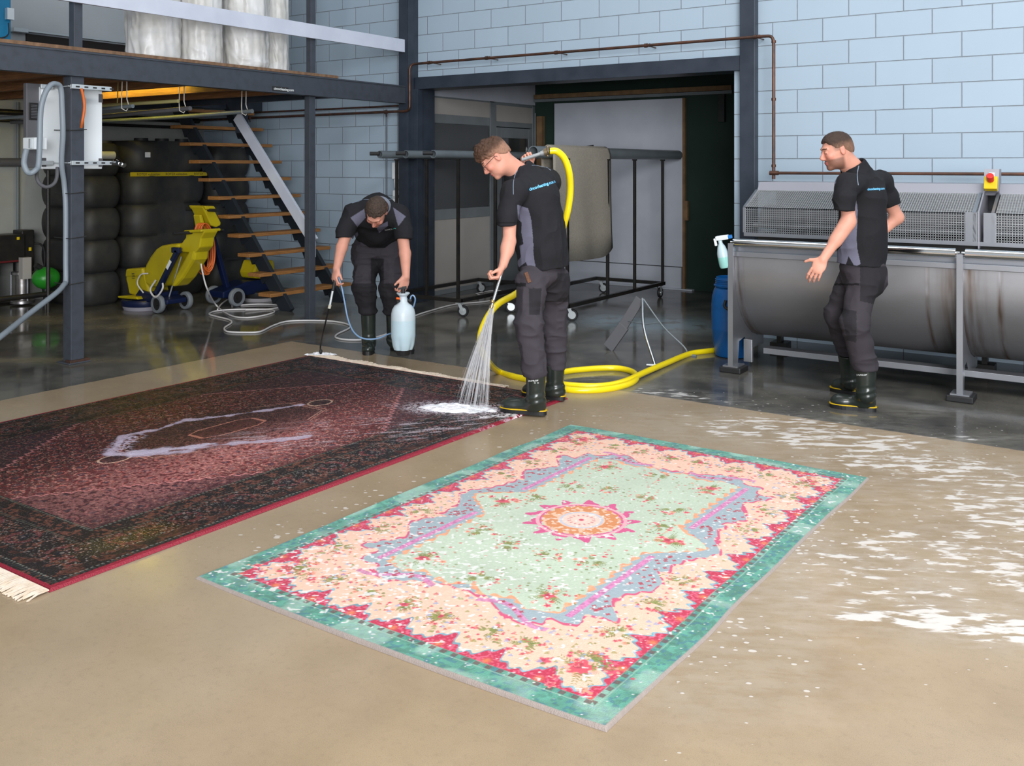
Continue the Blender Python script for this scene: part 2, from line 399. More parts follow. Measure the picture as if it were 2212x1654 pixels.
    bp = N.new('ShaderNodeBump'); bp.inputs['Distance'].default_value = .004; bp.inputs['Strength'].default_value = .35
    L.new(M_('ADD', M_('MULTIPLY', foam, 1.0), M_('MULTIPLY', noise(14, 2), .06)), bp.inputs['Height']); L.new(bp.outputs[0], b.inputs['Normal'])
    return m
def add_attr(me, name, arr):
    a = me.attributes.new(name, 'FLOAT', 'POINT'); a.data.foreach_set('value', np.asarray(arr, np.float32).ravel())
def grid_mesh(name, X, Y, Z, m):
    ny, nx = X.shape; me = bpy.data.meshes.new(name)
    co = np.stack([X, Y, Z], -1).reshape(-1, 3).astype(np.float32)
    idx = np.arange(nx*ny).reshape(ny, nx)
    q = np.stack([idx[:-1, :-1], idx[:-1, 1:], idx[1:, 1:], idx[1:, :-1]], -1).reshape(-1, 4)
    me.vertices.add(len(co)); me.vertices.foreach_set('co', co.ravel())
    me.loops.add(q.size); me.loops.foreach_set('vertex_index', q.ravel().astype(np.int32))
    me.polygons.add(len(q)); me.polygons.foreach_set('loop_start', np.arange(0, q.size, 4, dtype=np.int32))
    me.polygons.foreach_set('loop_total', np.full(len(q), 4, np.int32))
    me.polygons.foreach_set('use_smooth', np.ones(len(q), bool))
    me.update(calc_edges=True); me.materials.append(m)
    o = bpy.data.objects.new(name, me); COL.objects.link(o); return o
xs = np.arange(-13.0, 3.01, .05); ys = np.arange(-3.5, 12.01, .05)
FX, FY = np.meshgrid(xs, ys)
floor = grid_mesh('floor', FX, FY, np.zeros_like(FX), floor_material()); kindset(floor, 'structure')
def gblob(px, py, ax, ay, rot=0.0):
    """soft ellipse on the floor round the spot seen at a photo pixel, radii in metres, rot from the view axis"""
    c = gz(px, py); dx = FX-c.x; dy = FY-c.y; a = YAW+rot
    u = dx*math.cos(a)+dy*math.sin(a); v = -dx*math.sin(a)+dy*math.cos(a)
    return np.exp(-((u/ax)**2+(v/ay)**2)**1.0)
foam = np.zeros_like(FX)
for g in ((1680, 925, .55, .28, -.1, .95), (1830, 955, .5, .22, -.15, 1.0), (1960, 1000, .5, .16, -.1, 1.0), (2090, 1030, .4, .2, 0, .9), (2180, 1100, .35, .35, 0, .95),
          (2050, 1180, .45, .2, 0, .9), (1900, 1220, .5, .22, 0, .82), (2160, 1230, .3, .2, 0, .95), (1950, 1290, .45, .12, 0, .85), (2080, 1345, .42, .07, -.08, 1.5), (2190, 1365, .25, .08, 0, 1.6),
          (1960, 1330, .25, .05, 0, 1.2), (1700, 1180, .35, .3, 0, .62), (1650, 1320, .3, .25, 0, .6), (1560, 1430, .3, .25, 0, .52), (1450, 850, .4, .12, -.5, .9), (1540, 905, .5, .12, -.2, .7),
          (1255, 815, .22, .1, 0, .8), (1990, 890, .16, .12, 0, .55), (2050, 945, .35, .06, 0, .8), (1800, 1060, .5, .3, 0, .6), (1010, 860, .5, .1, 0, .3)):
    foam = np.maximum(foam, min(g[5], 1.12)*np.minimum(1, 1.35*gblob(g[0], g[1], g[2]*1.35, g[3]*1.3, g[4])))
fleck = np.zeros_like(FX)
for g in ((1780, 1150, 1.0, .8, 0, .75), (1560, 1400, .6, .5, 0, .7), (1950, 1000, 1.1, .5, 0, .6), (1650, 880, 1.0, .5, -.2, .5), (850, 1080, .9, .35, .9, .72), (600, 1160, .35, .25, .9, .72), (1120, 960, .5, .3, .9, .72), (1250, 900, .5, .3, 0, .6),
          (260, 870, .5, .3, 0, .3), (2050, 1450, .5, .4, 0, .3), (1450, 1560, .3, .3, 0, .4), (330, 800, .4, .15, 0, .3), (2080, 930, .6, .15, 0, .45)):
    fleck = np.maximum(fleck, g[5]*gblob(*g[:5]))
wet = np.clip(.55 + .9*(vnoise(FX*.9, FY*.9, 0, 3)-.5), .1, 1)
wet = np.where((FX > -6.5) & (FY < 6.0), np.clip(.45 + .7*(vnoise(FX*.8, FY*.8, 0, 5)-.4) + .8*gblob(400, 800, 1.4, .6), .2, 1), np.clip(.95 + .5*(vnoise(FX*1.3, FY*1.3, 0, 9)-.55), .4, 1))
wet = np.maximum(wet, 1.0*gblob(380, 780, 1.3, .5)*1.0)
dry = np.zeros_like(FX)
for g in ((80, 690, 1.4, .35, 0, 1.0), (260, 705, .6, .25, 0, .9), (60, 778, .8, .12, .0, 1.1), (900, 700, .8, .5, 0, .25), (1380, 700, 1.0, .7, 0, .3)):
    dry = np.maximum(dry, g[5]*gblob(*g[:5]))
paint = gblob(1420, 700, .55, .5, .1)*1.2 + gblob(1310, 690, .3, .4)*.8
add_attr(floor.data, 'foam', foam); add_attr(floor.data, 'fleck', fleck); add_attr(floor.data, 'wet', wet*(1-.75*np.clip(dry, 0, 1)))
add_attr(floor.data, 'dry', np.clip(dry, 0, 1)); add_attr(floor.data, 'paint', np.clip(paint, 0, 1))

# ---- steel frame: columns, beams, mezzanine
def hcol(name, x0, x1, y0, y1, z0, z1, m):
    mb = MB(); t = .014; c = (x0+x1)/2
    mb.box(x0, x1, y0, y0+t, z0, z1); mb.box(x0, x1, y1-t, y1, z0, z1); mb.box(c-t/2, c+t/2, y0+t, y1-t, z0, z1)
    return mb.build(name, m, kind='structure')
mb = MB(); mb.box(-3.195, -3.05, 8.5, 8.6, 0, 5.99); mb.build('trim_2', M['navy'], bevel=.004, kind='structure')
mb = MB(); mb.box(-7.30, -7.17, 8.40, 8.6, 0, 5.99); mb.box(-7.16, -7.10, 8.5, 8.6, 0, 2.5); mb.box(-7.2, -7.13, 8.6, 8.86, 0, 2.62); mb.box(-7.165, -7.155, 8.40, 8.5, 0, 5.99)
mb.build('trim_3', M['navy'], bevel=.003, kind='structure')
mb = MB(); mb.box(-7.16, -3.195, 8.52, 8.6, 2.495, 2.635); mb.box(-7.16, -3.285, 8.6, 8.86, 2.5, 2.62); mb.build('trim_4', M['navy'], bevel=.003, kind='structure')
mb = MB()   # mezzanine edge beam, I-section
mb.box(-7.215, -7.20, -3, 8.40, 2.325, 2.525); mb.box(-7.28, -7.19, -3, 8.40, 2.325, 2.34); mb.box(-7.28, -7.19, -3, 8.40, 2.515, 2.53)
mb.build('trim_5', M['navy_lit'], kind='structure')
mb = MB(); mb.box(XL, -7.19, -3, 7.30, 2.532, 2.56); mb.box(XL, -9.9, 7.30, 8.6, 2.532, 2.56)
mb.build('ceiling_mezzanine', M['deck'], kind='structure')
for i, y in enumerate([-2.4+.62*k for k in range(16)]):
    mb = MB(); mb.box(XL+.01, -7.285, y, y+.07, 2.36, 2.53)
    mb.build('trim_%d' % (20+i), M['joist'], kind='structure')
mb = MB(); mb.box(XL+.01, -7.22, 7.30, 7.38, 2.33, 2.53); mb.box(-9.95, -9.87, 7.38, 8.59, 2.33, 2.53); mb.build('trim_6', M['navy'], kind='structure')
# posts
def post(name, x, y, s, z0, z1, lab, base=True):
    mb = MB(); mb.box(x-s, x, y, y+s, z0, z1)
    if base: mb.box(x-s-.035, x+.035, y-.035, y+s+.035, 0, .012)
    return mb.build(name, M['navy_lit'], bevel=.004, kind='structure')
post('trim_7', -7.225, 4.31, .115, 0, 2.325, '')
post('trim_8', -7.215, 4.33, .075, 2.53, 3.9, '', False)
post('trim_9', -7.235, 6.93, .08, 0, 2.325, '')
post('trim_10', -7.22, 6.93, .07, 2.53, 3.9, '', False)
mb = MB(); mb.box(-7.28, -7.2, 4.29, 4.46, 0, .03); mb.build('trim_11', M['rust'], bevel=.004, kind='structure')
mb = MB(); mb.box(-7.20, -7.17, -3, 8.36, 2.915, 3.062); mb.build('railing_board', M['white'], bevel=.003, label='long white painted board used as the railing along the mezzanine edge', cat='railing')
mb = MB(); pts = onX(588, 183, -7.2), onX(623, 204, -7.2)
sg = MB(); p = onX(589, 186, -7.195); q = onX(623, 201, -7.195); sg.box(-7.1985, -7.193, p.y, q.y, q.z, p.z)
sgo = sg.build('sign_plate', M['bprint'], label='small black sticker with a white web address on the mezzanine beam', cat='sticker')
text_on('lettering', 'cincocleaning.com', .036, (-7.193, p.y+.012, q.z+.022), (0, 1, 0), (0, 0, 1), M['wprint'], sgo, .001, .0006)

# ---- office partition in the recess
XP = -7.3
mb = MB()
fr = [(8.87, 8.92, 0, 2.6), (10.25, 10.39, 0, 2.45), (11.29, 11.35, 0, 2.45)]
for y0, y1, z0, z1 in fr: mb.box(XP-.05, XP, y0, y1, z0, z1)
for z0, z1 in ((0, .06), (.93, 1.06), (2.13, 2.24), (2.44, 2.5)): mb.box(XP-.045, XP-.005, 8.92, 10.25, z0, z1)
for z0, z1 in ((2.13, 2.2), (2.42, 2.46)): mb.box(XP-.045, XP-.005, 10.39, 11.29, z0, z1)
win = mb.build('window_3', M['alu'], bevel=.003, kind='structure')
mb = MB(); mb.box(XP-.03, XP-.015, 8.92, 10.25, 1.06, 2.13); mb.build('pane', M['glass'], win)
mb = MB(); mb.box(XP-.03, XP-.015, 8.92, 10.25, .06, .93); mb.box(XP-.03, XP-.015, 8.92, 10.25, 2.24, 2.44); mb.box(XP-.03, XP-.015, 10.39, 11.29, 2.2, 2.42)
mb.build('infill_panel', M['panel'], win)
mb = MB()
mb.box(XP-.05, XP-.002, 10.40, 10.52, .02, 2.12); mb.box(XP-.05, XP-.002, 11.19, 11.28, .02, 2.12); mb.box(XP-.05, XP-.002, 10.52, 11.19, .02, .9); mb.box(XP-.05, XP-.002, 10.52, 11.19, 1.98, 2.12)
dr = mb.build('door_1', M['alu'], bevel=.003, kind='structure')
mb = MB(); mb.box(XP-.03, XP-.015, 10.52, 11.19, .9, 1.98); mb.build('pane', M['glass'], dr)
mb = MB(); mb.box(XP-.002, XP+.03, 11.21, 11.25, 1.62, 1.86); mb.build('closer', M['zinc'], dr)
mb = MB(); mb.box(XP-.04, XP, 8.87, 11.35, 2.46, 3.04); mb.build('trim_12', M['whitewall'], kind='structure')
mb = MB(); mb.tube([(XP+.02, 11.32, 2.35), (XP+.02, 11.32, 1.75)], .012); mb.build('conduit_pipe', M['alu'], label='thin grey conduit running down beside the office door frame', cat='pipe')
# things dimly seen through the office glass
mb = MB(); mb.box(-8.4, -8.36, 9.2, 9.75, 1.50, 1.53); mb.build('shelf_board', M['rawwood'], label='narrow wooden shelf seen dimly through the office window', cat='shelf')
mb = MB(); mb.ball((-8.0, 9.28, 1.62), .07, 10, (1, 1, 1.2)); mb.build('wall_lamp', mat('yellow_knob', (.45, .34, .02), .5), label='small yellow round object behind the office glass at its left edge', cat='lamp')
mb = MB(); mb.box(-8.3, -8.12, 9.28, 9.62, .95, 1.4); mb.build('hanging_jacket', mat('blue_cloth', (.02, .07, .20), .8), bevel=.05, label='blue cloth hanging behind the office glass low on the left', cat='jacket')
mb = MB(); mb.tube([(-8.1, 10.05, 1.42), (-8.1, 10.05, .98)], .012); mb.build('door_pull', M['chrome'], label='upright chrome bar handle glinting behind the office glass', cat='handle')
mb = MB(); mb.box(-9.6, -8.6, 9.0, 11.0, .70, .74); mb.box(-9.5, -8.7, 9.1, 10.9, .1, .70); mb.build('office_desk', M['grey'], label='dark desk standing in the office behind the glass', cat='desk')

# ---- back of the recess: sliding white panel, timber rail
mb = MB(); mb.box(-6.93, -5.0, 11.27, 11.31, .30, 2.47); mb.box(-6.93, -5.02, 11.27, 11.31, .02, .29); mb.box(-7.0, -4.86, 11.25, 11.33, 0, .02)
pn = mb.build('sliding_door', M['whitewall'], bevel=.003, label='large pale grey sliding door panel on the dark green back wall', cat='door')
mb = MB(); mb.box(-4.998, -4.965, 11.265, 11.315, .02, 2.47); mb.box(-4.965, -4.925, 11.26, 11.31, .9, 1.15); mb.build('edge_strip', M['rawwood'], pn, label='raw timber edge strip')
mb = MB(); p = onY(746/3.16+1000, 318, 11.26); q = onY(862/3.16+1000, 308, 11.26)
mb.prism([(-6.62, 1.80), (-6.53, 1.86), (-6.30, 1.885), (-6.30, 1.815), (-6.58, 1.795)], 11.262, 11.268, 'Y'); mb.build('sticker', M['bprint'], pn, label='black sticker with faint pale lettering')
text_on('lettering', 'NOOD', .04, (-6.50, 11.262, 1.825), (1, 0, 0), (0, 0, 1), mat('grey_print', (.2, .2, .2), .6), pn, .001)
mb = MB(); mb.box(-7.25, -4.33, 11.24, 11.34, 2.545, 2.605); mb.build('door_rail', M['rawwood'], bevel=.003, label='brown timber rail above the sliding door panel', cat='rail')
mb = MB(); mb.box(-7.25, -4.33, 11.25, 11.33, 2.50, 2.54); mb.build('trim_13', M['alu'], kind='structure')
mb = MB(); mb.box(-7.22, -7.13, 11.26, 11.34, .0, 2.3); mb.build('timber_post', M['rawwood'], label='narrow raw timber post left of the sliding door panel', cat='post')
mb = MB(); mb.box(-4.52, -4.44, 11.28, 11.34, 2.15, 2.5); mb.build('wall_bracket', M['black'], label='dark bracket on the green wall under the right end of the timber rail', cat='bracket')

# ---- pipes on the wall
pz = 2.775
P1 = spline([(-7.105, 8.37, 2.27), (-7.105, 8.37, 2.30), (-7.105, 8.37, 2.6), (-7.105, 8.37, 2.72), (-7.08, 8.38, 2.765), (-7.03, 8.39, 2.775), (-6.9, 8.39, 2.776)], 6) + [Vector((-5, 8.38, 2.776)), Vector((-3.0, 8.38, 2.776))] + spline([(-2.93, 8.38, 2.776), (-2.86, 8.38, 2.77), (-2.835, 8.38, 2.735), (-2.83, 8.38, 2.68)], 5) + [Vector((-2.83, 8.38, 1.48))]
mb = MB(); mb.tube(P1, .0145, 12)
for x in (-6.83, -6.02, -5.13, -4.1, -3.0): mb.cyl((x-.016, 8.38, 2.776), (x+.016, 8.38, 2.776), .021, n=12); mb.cyl((x+.03, 8.38, 2.776), (x+.045, 8.38, 2.776), .018, n=12); mb.cyl((x, 8.38, 2.776), (x, 8.6, 2.776), .006, n=6)
for z in (2.72, 2.2, 1.6): mb.cyl((-2.83, 8.38, z-.012), (-2.83, 8.38, z+.012), .021, n=12)
mb.tube(spline([(-7.105, 8.37, 2.31), (-7.11, 8.37, 2.27), (-7.14, 8.38, 2.245), (-7.2, 8.385, 2.235)], 5), .0165, 12)
mb.build('copper_water_pipe', M['copper'], smooth=True, label='copper water pipe running over the opening and down to the machine', cat='pipe')
mb = MB(); mb.tube([(-2.83, 8.36, 1.535), (2.4, 8.36, 1.535)], .0135, 12); mb.cyl((-2.86, 8.36, 1.535), (-2.78, 8.36, 1.535), .02, n=12)
mb.build('copper_water_pipe', M['copper'], smooth=True, label='level copper pipe on the block wall behind the stainless machine hood', cat='pipe')
mb = MB(); mb.tube([(-7.2, 8.385, 2.235), (-11.0, 8.45, 2.235)], .016, 10)
mb.tube([(-7.32, 8.5, 2.31), (-11.0, 8.5, 2.31)], .012, 8)
for x in (-8.75, -7.5, -9.9): mb.cyl((x-.015, 8.40, 2.235), (x+.015, 8.40, 2.235), .024, n=10); mb.tube([(x, 8.4, 2.235), (x-.01, 8.42, 2.18)], .006, 6)
mb.build('rusty_water_pipe', M['rust'], smooth=True, label='rust brown pipe running under the mezzanine along the block wall', cat='pipe')
mb = MB(); zc = 1.5
for x, z1 in ((-7.46, 2.28), (-7.43, 2.28), (-7.40, 2.28)): mb.tube([(x, 8.57, z1), (x, 8.57, 1.66)], .006, 6)
mb.tube([(-7.65, 8.58, 2.28), (-7.65, 8.58, 1.25)], .010, 8)
mb.box(-7.34, -7.305, 8.5, 8.6, 1.0, 5.9)
mb.build('wall_cables', M['pvc'], label='bundle of thin grey cables down the wall left of the column', cat='cable')
bx = MB(); bx.box(-7.50, -7.38, 8.50, 8.60, 1.44, 1.64); b0 = bx.build('junction_box', M['whitep'], bevel=.01, label='upper white junction box with plugs on the block wall', cat='box', group='switch boxes by the column')
mb = MB(); mb.cyl((-7.46, 8.52, 1.44), (-7.46, 8.53, 1.34), .014, n=10); mb.cyl((-7.42, 8.52, 1.44), (-7.42, 8.53, 1.33), .012, n=10); mb.build('plug', M['whitep'], b0)
bx = MB(); bx.box(-7.48, -7.35, 8.49, 8.60, 1.14, 1.31); b1 = bx.build('switch_box', M['whitep'], bevel=.012, label='lower white switch box with a black knob on the block wall', cat='box', group='switch boxes by the column')
mb = MB(); mb.cyl((-7.36, 8.49, 1.24), (-7.36, 8.45, 1.24), .018, n=10); mb.build('knob', M['rubber'], b1)
text_on('lettering', '0 1', .045, (-7.46, 8.488, 1.21), (1, 0, 0), (0, 0, 1), M['bprint'], b1, .001)
mb = MB(); mb.box(-7.655, -7.60, 8.57, 8.60, 1.10, 1.18); mb.build('switch_plate', M['bprint'], bevel=.004, label='small dark square switch plate above the bending worker', cat='switch')
# ================================================================ STAIRS, TANKS, CLEANING MACHINES UNDER THE MEZZANINE
M['dnavy'] = mat('blue_black_steel', (.012, .016, .022), .5)
st = empty('staircase', (-8.6, 7.6, 0), 'open wooden staircase with dark steel stringers up to the mezzanine', 'staircase')
for k in range(11):
    x = -7.93 - .172*k; z = .207 + .2085*k; mb = MB()
    mb.box(x-.20, x, 7.02, 8.27, z-.04, z); mb.build('tread', M['wood'], st, bevel=.005)
for y in (7.22, 8.02):
    mb = MB(); mb.bar((-7.86, y, -.02), (-9.88, y, 2.42), .05, .16, (0, 0, 1)); mb.build('stringer', M['dnavy'], st, bevel=.003)
    mb = MB()
    for k in range(11):
        x = -7.93 - .172*k; z = .207 + .2085*k - .041
        mb = MB(); mb.prism([(x-.21, z), (x-.01, z), (x-.03, z-.012), (x-.16, z-.10)], y-.03, y+.03, 'Y'); mb.build('tread_bracket', M['dnavy'], st)
mb = MB(); mb.bar((-8.70, 7.20, 2.17), (-7.45, 7.20, .78), .03, .13, (0, 0, 1)); mb.prism([(-7.53, .93), (-7.44, .83), (-7.44, .62), (-7.53, .62)], 7.185, 7.215, 'Y')
mb.build('handrail', M['white'], st, bevel=.003)
mb = MB(); mb.box(-8.80, -8.70, 7.26, 7.36, 1.98, 2.33); mb.prism([(-9.0, 2.33), (-8.80, 2.33), (-8.80, 2.10)], 7.29, 7.32, 'Y'); mb.build('handrail_post', M['navy'], st)

# pipes hung under the mezzanine on cords
def hung(name, pa, pb, r, m, lab, cat='pipe', group=None):
    mb = MB(); mb.tube(spline([pa, (Vector(pa)+Vector(pb))/2 + Vector((0, 0, -.012)), pb], 6), r, 12)
    o = mb.build(name, m, smooth=True, label=lab, cat=cat); return o
a1 = onX(287, 229, -7.55); HP_ = [hung('plastic_pipe', a1, a1+Vector((-3.2, 0, -.05)), .018, M['pvc'], 'thin grey pipe hung below the joists, nearest the white cabinet')]
a2 = onX(411, 234, -7.55); HP_.append(hung('plastic_pipe', a2, a2+Vector((-3.2, 0, -.05)), .022, M['grey'], 'dark grey pipe hung below the joists, middle one of the three'))
a3 = onX(545, 240, -7.55); HP_.append(hung('plastic_pipe', a3, a3+Vector((-3.3, .03, -.03)), .022, M['pvc'], 'longest grey pipe hung below the joists, ending by the stairs'))
for i, a in enumerate((a1, a2, a3)):
    mb = MB(); q = a+Vector((-.12, 0, 0)); t = 2.51
    mb.tube([(q.x-.03, q.y, t+.02), (q.x-.02, q.y-.02, q.z+.05), (q.x, q.y-.03, q.z-.02), (q.x+.02, q.y, q.z-.04), (q.x+.02, q.y+.03, q.z), (q.x, q.y+.02, q.z+.07), (q.x+.03, q.y, t+.02)], .005, 6)
    mb.build('cord', M['ropes'], HP_[i])
# fluorescent lamp behind a joist, with its yellow filter tube
lm = empty('tube_lamp', (-8.6, 6.16, 2.5), 'lit yellow fluorescent tube lamp fixed under the mezzanine joists', 'lamp')
mb = MB(); mb.box(-10.05, -8.3, 6.13, 6.19, 2.50, 2.53); mb.build('housing', M['whitep'], lm)
mb = MB(); mb.tube([(-10.0, 6.16, 2.475), (-8.35, 6.16, 2.475)], .014, 10); mb.build('tube', mat('lit_yellow_tube', (.9, .7, .1), .4, emit=(1.0, .80, .10), estr=30.0), lm)
# bent plastic tube from the lamp side, yellow lamplight painted into its colour
mb = MB(); mb.tube([(-7.6, 5.60, 2.21), (-9.6, 5.60, 2.21)], .018, 10); mb.tube([(-8.6, 5.62, 2.19), (-8.6, 5.63, 2.45)], .006, 6); mb.build('plastic_pipe', mat('lamp_tinted_pipe', (.42, .38, .16), .4), smooth=True, label='pale yellow pipe hung on a cord just below the yellow lit joist', cat='pipe')

# ---- ribbed black oil tanks
def big_tank(x0, x1, y0, y1, h, name, lab, pinch=True):
    cx, cy, ax, ay = (x0+x1)/2, (y0+y1)/2, (x1-x0)/2, (y1-y0)/2
    nt_, nz = 96, 90; mb = MB(); vs = []; fs = []
    for j in range(nz+1):
        z = h*j/nz; ph = (z/h*5) % 1.0
        bulge = .068*(math.sin(math.pi*ph)**.5) if j not in (0, nz) else 0
        for i in range(nt_):
            t = 2*math.pi*i/nt_; c, s_ = math.cos(t), math.sin(t); e = 2/5.5
            rx = (ax-.075)*math.copysign(abs(c)**e, c); ry = (ay-.075)*math.copysign(abs(s_)**e, s_)
            n = Vector((math.copysign(abs(c)**(2-e), c)*ay, math.copysign(abs(s_)**(2-e), s_)*ax, 0)).normalized()
            pin = -.085*math.exp(-((ry/(.17))**2)) if pinch else 0
            k = bulge+pin*math.sin(math.pi*ph)**.3
            vs.append((cx+rx+n.x*k, cy+ry+n.y*k, z))
    for j in range(nz):
        for i in range(nt_): fs.append((j*nt_+i, j*nt_+(i+1) % nt_, (j+1)*nt_+(i+1) % nt_, (j+1)*nt_+i))
    fs.append(tuple(nz*nt_+i for i in range(nt_))); mb.add(vs, fs)
    root = mb.build(name, M['tank'], smooth=True, label=lab, cat='tank')
    for k, dy in enumerate((-.5, .0, .5)):
        l = MB(); l.cyl((cx+ax-.25, cy+dy*ay, h-.01), (cx+ax-.25, cy+dy*ay, h+.035), .085, .08, 20); l.build('lid', M['rubber'], root, smooth=True)
    return root
big_tank(-10.95, -9.92, 6.07, 6.62, 1.86, 'oil_tank', 'leftmost of the black ribbed plastic tanks by the pale wall', False)
tb = big_tank(-11.0, -9.85, 6.63, 7.78, 1.90, 'oil_tank', 'wide black ribbed plastic tank with yellow tape across it')
big_tank(-11.0, -9.93, 7.86, 8.56, 1.84, 'oil_tank', 'black ribbed plastic tank seen behind the stair treads')
mb = MB(); mb.box(-9.905, -9.895, 6.64, 7.72, 1.475, 1.525); tp = mb.build('tape', mat('yellow_tape', (.50, .38, .01), .4), tb)
for i, (y, s) in enumerate(((6.72, 'ROTEX vulstation'), (7.11, 'ROTEX vulstation'), (7.52, 'ROTEX'))):
    text_on('lettering', s, .042, (-9.894, y, 1.485), (0, 1, 0), (0, 0, 1), M['bprint'], tp, .001)
mb = MB(); mb.box(-9.853, -9.848, 6.80, 6.87, 1.70, 1.76); mb.build('label_scrap', M['wprint'], tb)
mb = MB(); mb.tube([(-9.80, 5.6, 1.72), (-9.80, 6.36, 1.72)], .045, 14); mb.tube([(-9.80, 5.69, 1.72), (-9.80, 5.69, 2.40)], .006, 6); mb.build('plastic_pipe', mat('cream_pipe', (.50, .50, .44), .4), smooth=True, label='short pale pipe end sticking out beside the white cabinet', cat='pipe')

# ---- yellow and blue floor scrubbers
def wheel(root, c, ax, r, wdt, mt, hub, nm='wheel'):
    c = Vector(c); ax = Vector(ax).normalized(); mb = MB(); M4 = ax.to_track_quat('Z', 'Y').to_matrix().to_4x4(); M4.translation = c
    mb.lathe([(r*.66, -wdt/2), (r*.93, -wdt/2), (r, -wdt*.3), (r, wdt*.3), (r*.93, wdt/2), (r*.66, wdt/2), (r*.66, -wdt/2)], 28, M4, False)
    w_ = mb.build(nm, mt, root, smooth=True)
    mb = MB(); mb.lathe([(r*.67, -wdt*.3), (r*.67, wdt*.3)], 24, M4); mb.lathe([(r*.18, -wdt*.55), (r*.18, wdt*.55)], 14, M4); mb.build('hub', hub, w_)
    return w_
s1 = empty('floor_scrubber', (-9.1, 6.5, 0), 'yellow floor scrubber with big solution tank standing left of the stairs', 'floor scrubber', 'yellow floor scrubbers')
Y0 = 6.5
def pf(lst, Y): return [(onY(x, y, Y).x, onY(x, y, Y).z) for x, y in lst]
mb = MB(); mb.lathe([(.10, .005), (.22, .0), (.235, .03), (.22, .045)], 48, Matrix.Translation((-9.36, 6.46, 0))); mb.build('brush', mat('pale_bristles', (.38, .36, .42), .9, bump=.5, bscale=300), s1)
mb = MB(); mb.lathe([(.245, .045), (.25, .055), (.25, .10), (.235, .115), (.05, .12)], 48, Matrix.Translation((-9.36, 6.46, 0))); mb.build('brush_cover', M['mblue'], s1, smooth=True)
mb = MB(); mb.prism([(-9.60, .14), (-9.45, .155), (-9.25, .16), (-9.22, .13), (-9.35, .125), (-9.58, .12)], 6.27, 6.50, 'Y'); mb.build('drip_guard', M['yellow'], s1, bevel=.02)
mb = MB(); mb.prism([(-9.40, .13), (-9.30, .23), (-9.05, .20), (-8.80, .15), (-8.80, .10), (-9.38, .11)], 6.34, 6.60, 'Y'); mb.build('chassis', M['mblue'], s1, bevel=.015)
mb = MB(); mb.prism(pf([(293, 600), (296, 580), (331, 577), (334, 590), (346, 637), (340, 642), (300, 632), (296, 610)], Y0), 6.37, 6.63, 'Y'); mb.prism(pf([(294, 596), (296, 578), (331, 576), (334, 594)], Y0), 6.355, 6.645, 'Y')
mt = mb.build('motor_housing', M['yellow'], s1, bevel=.02)
mb = MB()
for i in range(4): z = .40-.017*i; mb.box(-9.445, -9.40, 6.350, 6.356, z-.005, z)
mb.build('vent_slot', M['mblue'], mt)
mb = MB(); mb.prism(pf([(334, 612), (332, 590), (334, 572), (345, 552), (358, 535), (367, 529), (388, 525), (407, 524), (404, 536), (362, 618), (346, 618), (338, 614)], Y0), 6.37, 6.62, 'Y'); mb.build('solution_tank', M['yellow'], s1, bevel=.035)
mb = MB(); mb.prism(pf([(424, 540), (438, 538), (434, 560), (409, 600), (392, 618), (384, 616), (396, 590)], Y0), 6.40, 6.60, 'Y'); mb.build('recovery_tank', M['yellow'], s1, bevel=.03)
a_, b_ = onY(413, 538, Y0), onY(362, 638, Y0)
a_.y = b_.y = 6.335; mb = MB(); mb.bar(b_, a_, .055, .05, (0, 1, 0)); mb.box(a_.x-.09, a_.x+.03, 6.31, 6.36, a_.z-.03, a_.z+.03); mb.box(b_.x-.05, b_.x+.06, 6.31, 6.60, .10, b_.z+.05); mb.build('handle_pole', M['mblue'], s1, bevel=.008)
mb = MB(); m_ = a_.lerp(b_, .22); m2_ = a_.lerp(b_, .38); mb.bar(m_+Vector((.0, -.029, 0)), m2_+Vector((.0, -.029, 0)), .035, .006, (0, 1, 0)); mb.build('maker_label', M['wprint'], s1)
mb = MB(); mb.prism(pf([(417, 498), (456, 495), (456, 501), (449, 514), (446, 533), (436, 545), (407, 543), (404, 528), (416, 512)], Y0), 6.41, 6.59, 'Y'); mb.prism(pf([(418, 496), (456, 494), (456, 500), (418, 502)], Y0), 6.37, 6.63, 'Y')
mb.build('handle_console', M['yellow'], s1, bevel=.012)
h_ = onY(432, 501, Y0); mb = MB(); mb.tube([(h_.x-.02, 6.18, h_.z), (h_.x-.02, 6.82, h_.z)], .018, 10); mb.build('grip_bar', M['rubber'], s1, smooth=True)
for y in (6.325, 6.68): wheel(s1, (-8.93, y, .10), (0, 1, 0), .10, .055, M['greyrub'], M['rubber'])
mb = MB(); mb.tube([(-8.93, 6.3, .10), (-8.93, 6.7, .10)], .012, 8); mb.tube([(-8.93, 6.45, .13), (-8.66, 6.42, .62)], .008, 8); mb.build('axle', M['zinc'], s1)
mb = MB(); mb.tube(spline([(-9.2, 6.33, .20), (-9.28, 6.31, .30), (-9.22, 6.31, .40), (-9.12, 6.33, .42)], 6), .008, 8); mb.tube(spline([(-8.95, 6.31, .36), (-9.02, 6.29, .25), (-8.92, 6.29, .18), (-8.83, 6.31, .28), (-8.87, 6.33, .36)], 6), .010, 8); mb.build('water_line', M['whiteh'], s1, smooth=True)

